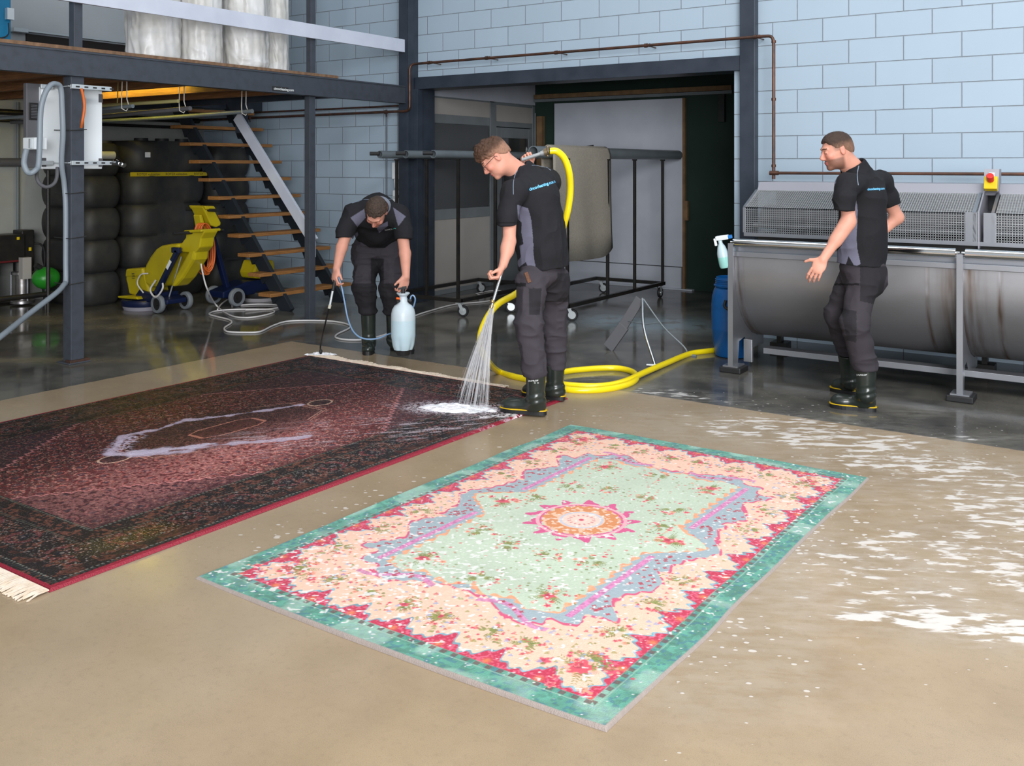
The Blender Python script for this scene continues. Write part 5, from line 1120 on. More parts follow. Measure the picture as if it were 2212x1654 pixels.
# ================================================================ PEOPLE: fields of blended limbs, skinned into one surface each
class Vol:
    def __init__(s, lo, hi, h):
        s.lo = np.array(lo, float); s.h = h; s.n = np.ceil((np.array(hi)-s.lo)/h).astype(int)+1
        s.F = np.full(tuple(s.n), .5, np.float32)
    def sub(s, lo, hi):
        a = np.clip(np.floor((np.array(lo)-s.lo)/s.h).astype(int), 0, s.n-1); b = np.clip(np.ceil((np.array(hi)-s.lo)/s.h).astype(int)+1, 1, s.n)
        if (b <= a).any(): return None, None
        sl = tuple(slice(i, j) for i, j in zip(a, b))
        g = np.ogrid[sl]; P = [(s.lo[i]+g[i]*s.h).astype(np.float32) for i in range(3)]
        return sl, P
    @staticmethod
    def smin(a, b, k):
        if k <= 0: return np.minimum(a, b)
        h = np.maximum(k-np.abs(a-b), 0)/k; return np.minimum(a, b)-h*h*k*.25
    def cap(s, a, b, r1, r2=None, k=.02, cutout=False):
        a = np.array(a, float); b = np.array(b, float); r2 = r1 if r2 is None else r2; m = max(r1, r2)+k+2*s.h+.01
        sl, P = s.sub(np.minimum(a, b)-m, np.maximum(a, b)+m)
        if sl is None: return s
        d = b-a; L = max(float(d @ d), 1e-9)
        t = np.clip(((P[0]-a[0])*d[0]+(P[1]-a[1])*d[1]+(P[2]-a[2])*d[2])/L, 0, 1)
        D = np.sqrt((P[0]-a[0]-t*d[0])**2+(P[1]-a[1]-t*d[1])**2+(P[2]-a[2]-t*d[2])**2)-(r1+(r2-r1)*t)
        s.F[sl] = -s.smin(-s.F[sl], D, k) if cutout else s.smin(s.F[sl], D, k); return s
    def ell(s, c, r, R=None, k=.02, cutout=False):
        c = np.array(c, float); r = np.array(r, float); m = float(r.max())+k+2*s.h+.01
        sl, P = s.sub(c-m, c+m)
        if sl is None: return s
        X = [P[i]-c[i] for i in range(3)]
        if R is not None: X = [X[0]*R[0][i]+X[1]*R[1][i]+X[2]*R[2][i] for i in range(3)]     # R columns = axes
        k0 = np.sqrt((X[0]/r[0])**2+(X[1]/r[1])**2+(X[2]/r[2])**2); k1 = np.sqrt((X[0]/r[0]**2)**2+(X[1]/r[1]**2)**2+(X[2]/r[2]**2)**2)+1e-6
        D = k0*(k0-1)/k1
        s.F[sl] = -s.smin(-s.F[sl], D, k) if cutout else s.smin(s.F[sl], D, k); return s
    def plane(s, p, n, lo=None, hi=None, k=0):
        """remove what lies on the side n points to (inside the box lo..hi if given)"""
        p = np.array(p, float); n = np.array(n, float); n /= np.linalg.norm(n)
        sl, P = s.sub(s.lo if lo is None else lo, s.lo+s.n*s.h if hi is None else hi)
        if sl is None: return s
        D = (P[0]-p[0])*n[0]+(P[1]-p[1])*n[1]+(P[2]-p[2])*n[2]; s.F[sl] = np.maximum(s.F[sl], D); return s
    def func(s, f):
        sl, P = s.sub(s.lo, s.lo+s.n*s.h); s.F[sl] = f(s.F[sl], *P); return s
    def mesh(s):
        F = s.F; S = F < 0; n = F.shape
        c = [S[i:n[0]-1+i, j:n[1]-1+j, k:n[2]-1+k] for i in (0, 1) for j in (0, 1) for k in (0, 1)]
        cnt = sum(x.astype(np.int8) for x in c); act = (cnt > 0) & (cnt < 8); I = np.argwhere(act)
        idx = np.full(act.shape, -1, np.int64); idx[tuple(I.T)] = np.arange(len(I))
        off = np.array([(i, j, k) for i in (0, 1) for j in (0, 1) for k in (0, 1)])
        val = np.stack([F[tuple((I+o).T)] for o in off], 1)
        acc = np.zeros((len(I), 3)); num = np.zeros(len(I))
        for a in range(8):
            for b in range(a+1, 8):
                if np.abs(off[a]-off[b]).sum() != 1: continue
                va, vb = val[:, a], val[:, b]; m = (va < 0) != (vb < 0)
                t = np.where(m, va/(va-vb+1e-12), 0)[:, None]; p = off[a]+(off[b]-off[a])*t
                acc += np.where(m[:, None], p, 0); num += m
        V = s.lo+(I+acc/num[:, None])*s.h
        Q = []
        for ax in range(3):
            sl0 = [slice(None)]*3; sl1 = [slice(None)]*3; sl0[ax] = slice(0, -1); sl1[ax] = slice(1, None)
            A, B = S[tuple(sl0)], S[tuple(sl1)]; E_ = np.argwhere(A != B); u, v = [(1, 2), (2, 0), (0, 1)][ax]
            ok = (E_[:, u] > 0) & (E_[:, v] > 0) & (E_[:, u] < n[u]-1) & (E_[:, v] < n[v]-1); E_ = E_[ok]
            du = np.zeros(3, int); du[u] = 1; dv = np.zeros(3, int); dv[v] = 1
            q = np.stack([idx[tuple((E_-du-dv).T)], idx[tuple((E_-dv).T)], idx[tuple(E_.T)], idx[tuple((E_-du).T)]], 1)
            fl = ~A[tuple(E_.T)]; q[fl] = q[fl][:, ::-1]; Q.append(q)
        Q = np.concatenate(Q); Q = Q[(Q >= 0).all(1)]
        return V, Q
def vnormals(V, Q):
    n = np.cross(V[Q[:, 2]]-V[Q[:, 0]], V[Q[:, 3]]-V[Q[:, 1]]); N = np.zeros_like(V)
    for i in range(4): np.add.at(N, Q[:, i], n)
    return N/(np.linalg.norm(N, axis=1, keepdims=True)+1e-12)
def relax(V, Q, it=2, w=.5):
    for _ in range(it):
        acc = np.zeros_like(V); num = np.zeros(len(V))
        for i in range(4):
            np.add.at(acc, Q[:, i], V[Q[:, (i+1) % 4]]); np.add.at(num, Q[:, i], 1)
            np.add.at(acc, Q[:, i], V[Q[:, (i-1) % 4]]); np.add.at(num, Q[:, i], 1)
        V = V*(1-w)+w*acc/np.maximum(num, 1)[:, None]
    return V
def vmesh(name, V, Q, m, color=None):
    me = bpy.data.meshes.new(name); me.vertices.add(len(V)); me.vertices.foreach_set('co', V.astype(np.float32).ravel())
    me.loops.add(Q.size); me.loops.foreach_set('vertex_index', Q.ravel().astype(np.int32)); me.polygons.add(len(Q))
    me.polygons.foreach_set('loop_start', np.arange(0, Q.size, 4, dtype=np.int32)); me.polygons.foreach_set('loop_total', np.full(len(Q), 4, np.int32))
    me.polygons.foreach_set('use_smooth', np.ones(len(Q), bool)); me.update(calc_edges=True); me.materials.append(m)
    if color is not None:
        a = me.color_attributes.new('pattern', 'FLOAT_COLOR', 'POINT'); D = np.ones((len(V), 4), np.float32); D[:, :3] = color; a.data.foreach_set('color', D.ravel())
    o = bpy.data.objects.new(name, me); COL.objects.link(o); return o
def attr_mat(name, rough, bump=0, bs=100, sss=0, spec=.5, sheen=0, coat=0):
    m = mat(name, (1, 1, 1), rough, bump=bump, bscale=bs, sss=sss, spec=spec, coat=coat); N = m.node_tree.nodes
    a = N.new('ShaderNodeAttribute'); a.attribute_name = 'pattern'; m.node_tree.links.new(a.outputs['Color'], N['Principled BSDF'].inputs['Base Color'])
    N['Principled BSDF'].inputs['Sheen Weight'].default_value = sheen; return m
M['skin'] = attr_mat('skin', .5, .08, 220, .12, .4); M['cloth'] = attr_mat('cotton_pique', .85, .25, 420, 0, .25)
M['trous'] = attr_mat('work_trouser_cloth', .85, .15, 300, 0, .25)
M['boot'] = mat('dark_green_rubber', (.014, .020, .017), .28, (.022, .028, .024), 9, coat=.35)
M['sole'] = mat('black_sole', (.010, .010, .011), .5); M['welt'] = mat('yellow_welt', (.65, .42, .01), .5)
M['hairbrown'] = mat('brown_hair', (.075, .040, .022), .6, (.15, .09, .055), 60, bump=.8, bscale=160)
M['hairdark'] = mat('dark_short_hair', (.030, .018, .012), .65, (.065, .040, .028), 90, bump=.6, bscale=260)
M['hairattr'] = attr_mat('clipped_hair', .7, .5, 300)
M['eye'] = mat('eyeball', (.55, .55, .53), .2); M['piping'] = mat('grey_blue_piping', (.17, .21, .28), .7)
M['belt'] = mat('brown_woven_belt', (.16, .07, .035), .7, (.08, .03, .015), 200); M['frame'] = mat('spectacle_frame', (.03, .03, .03), .3, metal=.5)
SK = np.array(lin(206, 148, 128)); 

class Person:
    def __init__(s, px, py, d, label):
        s.lat0 = (px-CX)*d/FPX; s.d0 = d; b = atd(px, py, d); s.base = Vector((b.x, b.y, 0)); s.label = label; s.root = None; s.rot = Matrix.Rotation(YAW, 4, 'Z')
    def J(s, px, py, d): return np.array([(px-CX)*d/FPX-s.lat0, d-s.d0, EYE-(py-HY)*d/FPX])
    def px(s, P):
        d = P[..., 1]+s.d0; return (P[..., 0]+s.lat0)*FPX/d+CX, HY+(EYE-P[..., 2])*FPX/d
    def place(s, o, parent=True):
        if s.root is None or not parent: o.location = s.base; o.rotation_euler = (0, 0, YAW)
        else: o.parent = s.root
        return o
    def cast(s, bvh, px, py, dmin=3.0, push=.003):
        o = s.J(px, py, dmin); d = s.J(px, py, dmin+1)-o; L = np.linalg.norm(d)
        h = bvh.ray_cast(Vector(o), Vector(d/L), 9)
        if h[0] is None: return None
        return h[0]-Vector(d/L)*push
    def pipe(s, bvh, pts, r, m, name, parent, k=6):
        q = spline([(a, b, 0) for a, b in pts], k); P = [s.cast(bvh, v.x, v.y, push=.001) for v in q]; P = [p for p in P if p is not None]
        mb = MB(); mb.tube(P, r, 6); o = mb.build(name, m, smooth=True); o.parent = parent; return o
    def text(s, bvh, txt, p0, p1, hpx, m, name, parent, bold=.02, sag=0):
        vs, fs = text_mesh(txt, 1.0, bold); w_ = max(v[0] for v in vs)
        bmt = bmesh.new(); bv = [bmt.verts.new(v) for v in vs]
        for f in fs:
            try: bmt.faces.new([bv[i] for i in f])
            except ValueError: pass
        out = []; a = np.array(p0, float); b = np.array(p1, float); u = (b-a)/np.linalg.norm(b-a); n = np.array([-u[1], u[0]])*-1
        for v in bmt.verts:
            t = v.co.x/w_; q = a+(b-a)*t+n*v.co.y*hpx; q[1] += sag*math.sin(t*math.pi); c = s.cast(bvh, q[0], q[1], push=.003); out.append(c)
        good = [o for o in out if o is not None]
        if not good: return
        mb = MB(); mb.add([o if o is not None else good[0] for o in out], [[v.index for v in f.verts] for f in (bmt.faces.ensure_lookup_table() or bmt.faces)] if not bmt.verts.index_update() else [])
        bmt.free(); o = mb.build(name, m); o.parent = parent; return o
def orth(f, u):
    f = np.array(f, float); f /= np.linalg.norm(f); u = np.array(u, float); u -= f*(u @ f); u /= np.linalg.norm(u); sd = np.cross(f, u); return sd, f, u   # side (right hand of the head), forward, up
def head(V, c, f, u, neck, kk=1.0):
    sd, f, u = orth(f, u); R = np.stack([sd, f, u], 1); c = np.array(c)
    P = lambda a, b, z: c+(sd*a+f*b+u*z)*kk
    V.ell(P(0, -.014, .030), (.076*kk, .096*kk, .090*kk), R, .02); V.ell(P(0, .034, -.025), (.061*kk, .060*kk, .086*kk), R, .03)
    V.ell(P(0, .022, -.070), (.055*kk, .060*kk, .042*kk), R, .025); V.ell(P(0, .074, -.098), (.024*kk, .020*kk, .019*kk), R, .02)
    V.ell(P(0, .080, .030), (.050*kk, .018*kk, .012*kk), R, .015)
    for g in (-1, 1):
        V.ell(P(g*.031, .100, .008), (.017*kk, .014*kk, .011*kk), R, .010, True); V.ell(P(g*.042, .070, -.022), (.020*kk, .018*kk, .018*kk), R, .02)
        V.ell(P(g*.077, -.010, -.006), (.008*kk, .017*kk, .029*kk), R, .006); V.ell(P(g*.086, -.006, .0), (.0055*kk, .008*kk, .015*kk), R, .003, True)
        V.ell(P(g*.031, .0835, .006), (.0145*kk, .011*kk, .0105*kk), R, .004)
    V.cap(P(0, .090, .014), P(0, .112, -.026), .0075*kk, .0115*kk, .010); V.ell(P(0, .102, -.034), (.017*kk, .012*kk, .009*kk), R, .006)
    V.ell(P(0, .091, -.060), (.023*kk, .010*kk, .006*kk), R, .006); V.ell(P(0, .088, -.071), (.020*kk, .010*kk, .007*kk), R, .006)
    V.cap(P(0, -.030, -.035), neck, .054*kk, .060*kk, .03); V.cap(P(0, .0, -.06), np.array(neck)+f*.01, .046*kk, .052*kk, .03)
    return R, c
def hand(V, w_, d, n, sdir, curl=(.5, .6, .4), spread=.06, thumb=(.65, .65, .35), tl=1.0, sc_=1.0):
    d = np.array(d, float); d /= np.linalg.norm(d); n = np.array(n, float); n -= d*(n @ d); n /= np.linalg.norm(n)
    s = np.cross(d, n); s = s if s @ np.array(sdir, float) > 0 else -s; w_ = np.array(w_, float); R = np.stack([s, d, n], 1); q = sc_
    V.ell(w_+d*.050*q, (.043*q, .052*q, .0165*q), R, .02); V.ell(w_+d*.03*q+s*.018*q+n*.006, (.022*q, .034*q, .017*q), R, .015)
    for i, (o, L, r) in enumerate(((.031, .95, .0088), (.0105, 1.05, .0090), (-.0105, .98, .0086), (-.031, .80, .0078))):
        p = w_+d*(.088-.004*abs(i-1))*q+s*o*q; a = 0; sp = spread*(1.5-i)
        for seg, (l, cv) in enumerate(zip((.044, .027, .021), curl)):
            a += cv*(1+.06*i); dr = d*math.cos(a)+n*math.sin(a)+s*sp*(seg == 0); dr = dr/np.linalg.norm(dr); e_ = p+dr*l*L*q
            V.cap(p, e_, r*q*(1.05-.08*seg), r*q*(.98-.08*seg), .0035); p = e_
    t0 = w_+d*.022*q+s*.030*q; td = d*thumb[0]+s*thumb[1]+n*thumb[2]; td /= np.linalg.norm(td); t1 = t0+td*.042*q*tl
    V.cap(t0, t1, .0135*q, .0110*q, .010); t2 = t1+(td*.8+d*.35+n*.25)/np.linalg.norm(td*.8+d*.35+n*.25)*.032*q*tl; V.cap(t1, t2, .0108*q, .0085*q, .003)
def boot(P, name, ankle, top, heel, toe, tilt=0.0, lab=None, wr=.060, plain=False):
    """ankle/top: centre line of the shaft, heel/toe: floor points under heel and toe"""
    heel = np.array(heel, float); toe = np.array(toe, float); f = toe-heel; L = np.linalg.norm(f); f /= L; up = np.array([0, 0, 1.]); s = np.cross(f, up); z0 = heel[2]; R = np.stack([s, f, up], 1)
    lo = np.minimum(np.minimum(heel, toe), top)-.12; hi = np.maximum(np.maximum(heel, toe), top)+.12; lo[2] = min(heel[2], toe[2])-.03
    V = Vol(lo, hi, .005); ctr = heel+f*.075
    V.cap(np.array(ankle), np.array(top)+np.array([0, 0, .03]), .056, wr+.008, .03); V.cap(ctr+up*.075, np.array(ankle), .050, .056, .03)
    V.ell(heel+f*.06+up*.055, (.043, .062, .055), R, .03); V.cap(heel+f*.09+up*.05, heel+f*(L-.062)+up*.046, .045, .040, .035); V.ell(toe-f*.062+up*.044, (.049, .064, .040), R, .03)
    V.plane(np.array(top), np.array(top)-np.array(ankle)); V.plane(heel+up*.022, -up)
    V.ell(np.array(top)+np.array([0, 0, .01]), (wr-.004, wr-.004, .014), None, 0, True)
    v, q = V.mesh(); v = relax(v, q, 2); nn = vnormals(v, q)
    zf = (v-np.array(ankle))[:, 2]; fold = np.exp(-((zf-.01)/.045)**2)*np.sin((zf+.3*(v @ f))*140)*.0022; v = v+nn*fold[:, None]
    b = vmesh(name, v, q, M['boot']); P.place(b)
    if lab: b['label'] = lab
    def outline(g, n=40):
        pts = []
        for k in range(n):
            a = 2*math.pi*k/n; c_, s_ = math.cos(a), math.sin(a)
            ff = (L/2)*(1+abs(c_)**.8*(1 if c_ > 0 else -1)) if False else L/2+(L/2+g)*math.copysign(abs(c_)**.75, c_); wd = (.037+.013*sstep(.35, .75, ff/L))*1.0
            p_ = heel+f*ff+s*(wd+g)*math.copysign(abs(s_)**.75, s_); pts.append(p_)
        return pts
    for nm, g, za, zb, mt in (('sole', .004, 0., .026, M['sole']), ('welt', .008, .0265, .0325, M['sole'] if plain else M['welt'])):
        o_ = outline(g); n_ = len(o_); mb = MB(); mb.add([p+up*za for p in o_]+[p+up*zb for p in o_], [tuple(range(n_))[::-1], tuple(range(n_, 2*n_))]+[(i, (i+1) % n_, n_+(i+1) % n_, n_+i) for i in range(n_)])
        x = mb.build(nm, mt); x.parent = b
    return b
def inpoly(px, py, poly):
    r = np.zeros(px.shape, bool); n = len(poly)
    for i in range(n):
        x1, y1 = poly[i]; x2, y2 = poly[(i+1) % n]
        c = ((y1 > py) != (y2 > py)) & (px < (x2-x1)*(py-y1)/(y2-y1+1e-9)+x1); r ^= c
    return r
def wrinkle(v, nn, amp, seed, sx=9., sz=26., dirn=None):
    a = vnoise(v[:, 0]*sx+2*vnoise(v[:, 0]*4, v[:, 1]*4, v[:, 2]*5, seed+5), v[:, 1]*sx, v[:, 2]*sz, seed); b = vnoise(v[:, 0]*sx*2.3, v[:, 1]*sx*2.3, v[:, 2]*sz*1.5, seed+1)
    r = (1-np.abs(a*2-1))**2*.7+(1-np.abs(b*2-1))*.3
    return v+nn*((r-.4)*amp)[:, None]
def finish_body(P, V, Rh, ch, beard=0., tone=1.0, shave=0.):
    v, q = V.mesh(); v = relax(v, q, 1, .4)
    C = np.ones((len(v), 3))*SK*tone; n_ = vnoise(v[:, 0]*30, v[:, 1]*30, v[:, 2]*30, 3); C *= (.93+.14*n_)[:, None]
    hl = (v-ch) @ Rh; near = (np.abs(hl) < .14).all(1)
    lip = near & (np.abs(hl[:, 0]) < .022) & (hl[:, 1] > .088) & (np.abs(hl[:, 2]+.064) < .010); C[lip] = lin(176, 96, 90)
    ear = near & (np.abs(hl[:, 0]) > .075) & (np.abs(hl[:, 2]) < .04); C[ear] = C[ear]*np.array([1.0, .86, .86])
    ck = near & (hl[:, 1] > .05) & (np.abs(hl[:, 2]+.02) < .03); C[ck] *= np.array([1.02, .90, .90])
    if beard: m = near*sstep(-.028, -.05, hl[:, 2]-.012*(hl[:, 1] < .03))*sstep(-.02, .01, hl[:, 1])*sstep(.02, 0, abs(hl[:, 2]+.064)-.0)*0+near*sstep(-.036, -.052, hl[:, 2])*sstep(-.025, .0, hl[:, 1])*(hl[:, 2] > -.125)*(1-lip); C += (m*beard)[:, None]*(lin(84, 58, 46)-C)
    if shave: m = near*(hl[:, 2] > .0)*sstep(.055, .03, hl[:, 1])*sstep(-.03, 0.02, hl[:, 2]+hl[:, 1]*-.3)*(~ear); C += (m*shave)[:, None]*(lin(112, 84, 68)-C)
    bw = near & (np.abs(np.abs(hl[:, 0])-.032) < .018) & (hl[:, 1] > .078) & (np.abs(hl[:, 2]-.029-.1*(.03-np.abs(np.abs(hl[:, 0])-.03))) < .004); C[bw] = lin(78, 50, 36)
    cr = near & (np.abs(np.abs(hl[:, 0])-.031) < .013) & (hl[:, 1] > .084) & (np.abs(hl[:, 2]-.000) < .0022); C[cr] = lin(70, 42, 36)
    o = vmesh('person', v, q, M['skin'], C); P.place(o, False); P.root = o; kindset(o, None, P.label, 'person'); return o
def hair(P, Rh, ch, m, line, th, noise=0., seed=1, kk=1.0, nsc=60., lift=None, fade=None):
    V = Vol(ch-.17, ch+.17, .004)
    V.ell(ch+Rh @ np.array([0, -.014, .030])*kk, np.array((.076, .096, .090))*kk+th, Rh, 0); V.cap(ch+Rh @ np.array([0, -.055, -.01]), ch+Rh @ np.array([0, -.050, -.05]), .052+th, .046+th, .02)
    def f(F, x, y, z):
        X = [x-ch[0], y-ch[1], z-ch[2]]; hs = X[0]*Rh[0][0]+X[1]*Rh[1][0]+X[2]*Rh[2][0]; hf = X[0]*Rh[0][1]+X[1]*Rh[1][1]+X[2]*Rh[2][1]; hu = X[0]*Rh[0][2]+X[1]*Rh[1][2]+X[2]*Rh[2][2]
        if lift: F = F-lift(hs, hf, hu)
        L_ = np.interp(hf, [p[0] for p in line], [p[1] for p in line]).astype(np.float32); L_ = L_+.006*np.sin(hs*150)+(np.abs(hs) > .06)*(np.abs(hf) < .018)*0
        return np.maximum(F, L_-hu)
    V.func(f); v, q = V.mesh(); v = relax(v, q, 1, .4); nn = vnormals(v, q)
    if noise:
        a = vnoise(v[:, 0]*nsc, v[:, 1]*nsc, v[:, 2]*nsc, seed); a2 = vnoise(v[:, 0]*nsc*2, v[:, 1]*nsc*2, v[:, 2]*nsc*2, seed+1); top = sstep(-.01, .05, ((v-ch) @ Rh)[:, 2]+((v-ch) @ Rh)[:, 1]*.5)
        v = v+nn*((a*.7+a2*.5-.3)*noise*(.15+.85*top))[:, None]
    col = None
    if fade:
        hl = (v-ch) @ Rh; t = sstep(fade[0], fade[1], hl[:, 2]-.25*np.clip(-hl[:, 1], 0, .1)*0+.15*vnoise(v[:, 0]*90, v[:, 1]*90, v[:, 2]*90, 2)*.1); col = lin(*fade[2])+(lin(*fade[3])-lin(*fade[2]))*t[:, None]; col = col*(.75+.5*vnoise(v[:, 0]*260, v[:, 1]*260, v[:, 2]*120, 6))[:, None]
    return P.place(vmesh('hair', v, q, m, col))
def clothe(P, name, V, m, colf, amp, seed, sx=9., sz=26., it=2):
    v, q = V.mesh(); v = relax(v, q, it); nn = vnormals(v, q)
    if amp: v = wrinkle(v, nn, amp, seed, sx, sz)
    nn = vnormals(v, q); o = P.place(vmesh(name, v, q, m, colf(v, nn))); return o, BVHTree.FromPolygons([tuple(p) for p in v], [tuple(t) for t in q.tolist()])
BLK = np.array(lin(34, 34, 38)); GRY = np.array(lin(104, 104, 122)); TRO = np.array(lin(62, 58, 64)); TRD = np.array(lin(38, 36, 40))
def bounds(pts, m): a = np.array(pts); return a.min(0)-m, a.max(0)+m
def collar_ring(P, c, n, r, hgt, sh, m=None, tilt=1.0):
    n = np.array(n, float); n /= np.linalg.norm(n); a = np.cross(n, [0, 0, 1.]) if abs(n[2]) < .95 else np.cross(n, [1., 0, 0]); a /= np.linalg.norm(a); b = np.cross(n, a); mb = MB(); K = 40; vs = []
    prof = [(r*1.10, -hgt*.5), (r*1.06, hgt*.2), (r*.97, hgt*.55), (r*.92, hgt*.5), (r*.96, -hgt*.5)]
    for k in range(K):
        t = 2*math.pi*k/K
        for rr_, z in prof: vs.append(np.array(c)+(a*math.cos(t)+b*math.sin(t))*rr_+n*z)
    n_ = len(prof); fs = [(k*n_+i, k*n_+(i+1) % n_, ((k+1) % K)*n_+(i+1) % n_, ((k+1) % K)*n_+i) for k in range(K) for i in range(n_)]
    mb.add(vs, fs); o = mb.build('collar', m or mat('collar_cloth', tuple(BLK), .9), smooth=True); o.parent = sh; return o

# ---------------------------------------------------------------- centre worker, seen from behind his left side, bending over the jet
P = Person(1160, 880, 6.15, 'person in black and grey polo with glasses, spraying the dark rug with a wand'); J = P.J
hc = J(1071, 341, 6.12); neck = J(1126, 374, 6.20)
sL, eL, wL = J(1102, 415, 6.02), J(1100, 522, 5.93), J(1087, 572, 5.86)
sR, eR, wR = J(1184, 394, 6.42), J(1135, 418, 6.70), J(1142, 364, 6.56)
ch_, wa, pe = J(1150, 440, 6.22), J(1163, 520, 6.20), J(1168, 585, 6.20)
hL, kL, aL = J(1148, 610, 6.10), J(1142, 700, 6.04), J(1157, 850, 6.03); hR, kR, aR = J(1195, 605, 6.34), J(1197, 700, 6.40), J(1200, 830, 6.43)
lo, hi = bounds([hc, neck, sL, eL, wL, sR, eR, wR, kL, aL, kR, aR, J(1072, 610, 5.86)], .16); lo[2] = .02
V = Vol(lo, hi, .0045); Rh, ch0 = head(V, hc, (-.66, -.02, -.62), (-.66, 0, .70), neck, 1.0)
V.cap(neck, ch_, .052, .10, .03); V.cap(sL, sR, .055, .055, .04); V.cap(ch_, wa, .115, .098, .05); V.cap(wa, pe, .098, .095, .05)
for a, b, c_ in ((hL, kL, aL), (hR, kR, aR)): V.cap(a, b, .078, .055, .03); V.cap(b, c_, .052, .035, .02)
V.cap(sL, eL, .050, .040, .02); V.cap(eL, wL, .043, .027, .015); V.ell(eL*.7+wL*.3, (.043, .043, .06), None, .02)
V.cap(sR, eR, .048, .040, .02); V.cap(eR, wR, .040, .027, .015)
wand_d = J(1064, 652, 5.80)-J(1083, 600, 5.83)
hand(V, wL, J(1072, 606, 5.84)-wL, (-.75, -.1, -.2), (0, -.9, .3), (1.0, 1.25, .8), .01, (.75, .2, .6))
hand(V, J(1142, 364, 6.56), (-.28, -.02, .92), (.25, -.92, .1), (.9, 0, .4), (1.15, 1.35, .9), .0, (.75, .35, .65), 1.0)
body2 = finish_body(P, V, Rh, ch0, tone=1.0)
def curl_lift(hs, hf, hu): return .022*np.clip((hf+.03)/.08, 0, 1)*np.clip((hu-.03)/.05, 0, 1)+.008*np.clip((hu-.02)/.05, 0, 1)
hair(P, Rh, ch0, M['hairattr'], [(-.14, -.03), (-.08, -.025), (-.035, -.005), (-.02, .024), (.005, .018), (.03, .022), (.045, .045), (.085, .058), (.14, .050)], .0028, .022, 4, 1., 62., curl_lift, (.03, .08, (146, 108, 88), (72, 48, 34)))
# shirt
lo, hi = bounds([sL, sR, ch_, wa, pe, eL, eR], .22); V = Vol(lo, hi, .0042)
V.cap(J(1120, 384, 6.22), J(1150, 420, 6.24), .075, .13, .05); V.cap(sL+np.array([.03, 0, .0]), sR, .078, .080, .06); V.cap(ch_, wa, .155, .135, .07); V.cap(wa, J(1172, 590, 6.2), .138, .152, .06)
V.cap(J(1165, 425, 6.18), J(1180, 540, 6.14), .12, .10, .06); V.cap(J(1186, 470, 6.25), J(1198, 560, 6.24), .09, .085, .06)
V.cap(J(1136, 378, 6.25), J(1178, 388, 6.38), .062, .072, .05)
V.cap(J(1108, 412, 6.02), J(1096, 470, 5.96), .066, .062, .035); V.cap(J(1096, 470, 5.96), J(1095, 520, 5.94), .062, .062, .02); V.plane(J(1095, 486, 5.95), (0.02, 0, -1), J(1060, 560, 5.8)-np.array([0, 0, .02]), J(1116, 470, 6.035))
V.cap(sR, sR*.5+eR*.5, .07, .068, .03)
pe_ = J(1170, 577, 6.2); V.plane(J(1118, 583, 6.2), (.09, 0, -1))
cn = np.array([-.51, -.05, .86]); cc_ = J(1117, 364, 6.20); V.cap(J(1136, 394, 6.23), cc_+cn*.03, .118, .086, .04); V.plane(cc_, cn, cc_+np.array([-.14, -.14, -.05]), cc_+np.array([.13, .14, .16])); V.cap(cc_-cn*.006, cc_+cn*.1, .076, .076, 0, True)
poly = [(1117, 442), (1141, 450), (1147, 471), (1150, 496), (1152, 527), (1153, 553), (1158, 582), (1146, 589), (1136, 566), (1121, 577), (1116, 566), (1125, 555), (1122, 531), (1131, 527), (1126, 502), (1127, 481), (1119, 473)]
def cf(v, nn):
    a, b = P.px(v); C = np.ones((len(v), 3))*BLK; m = inpoly(a, b, poly) & (nn[:, 1] < .35); C[m] = GRY; cu = (np.abs(b-481) < 1.2) & (a < 1116) & (v[:, 1] < -.1); C[cu] *= .5; return C
shirt, bv = clothe(P, 'polo_shirt', V, M['cloth'], cf, .016, 21, 10, 9)
P.pipe(bv, [(1118, 368), (1113, 377), (1109, 395), (1109, 420)], .0026, M['piping'], 'piping', shirt); P.pipe(bv, [(1149, 357), (1174, 358), (1190, 368)], .0025, M['piping'], 'piping', shirt)
P.text(bv, 'cincocleaning.com', (1144, 412), (1200, 394), 9.5, M['cyan'], 'lettering', shirt, .03)
# trousers
lo, hi = bounds([wa, pe, kL, kR, aL, aR], .18); lo[2] = .15; V = Vol(lo, hi, .0055)
V.cap(J(1166, 576, 6.19), pe, .120, .124, .05); V.cap(hL, kL, .098, .082, .05); V.cap(hR, kR, .098, .080, .05); V.cap(J(1185, 585, 6.28), J(1190, 620, 6.30), .10, .10, .06)
V.cap(kL, J(1155, 805, 6.03), .082, .074, .04); V.cap(kR, J(1200, 785, 6.42), .080, .066, .04)
V.plane(J(1155, 812, 6.03), (0, 0, -1), J(1090, 880, 5.8), J(1176, 760, 6.22)); V.plane(J(1200, 796, 6.42), (0, 0, -1), J(1150, 840, 6.225), J(1240, 760, 6.7)); V.plane(J(1160, 570, 6.2), (0, 0, 1))
def cf(v, nn):
    a, b = P.px(v); C = np.ones((len(v), 3))*TRO; C *= (.9+.2*vnoise(v[:, 0]*12, v[:, 1]*12, v[:, 2]*12, 8))[:, None]
    m = inpoly(a, b, [(1142, 622), (1170, 622), (1166, 680), (1144, 680)]) & (nn[:, 1] < .3); C[m] = TRD*1.15; m = inpoly(a, b, [(1176, 590), (1236, 590), (1236, 652), (1178, 652)]) & (v[:, 1] > -.02); C[m] = TRD*1.1; m = (b > 611) & (b < 619) & (a < 1136); C[m] = TRD*.6; return C
tr2, bvt = clothe(P, 'trousers', V, M['trous'], cf, .022, 31, 8, 16, 3)
mb = MB(); p1, p2 = P.cast(bvt, 1136, 588, push=.006), P.cast(bvt, 1144, 610, push=.006)
if p1 and p2: mb.bar(p1, p2, .024, .006, (0, -1, 0)); o = mb.build('belt_end', M['belt'], bevel=.002); o.parent = tr2
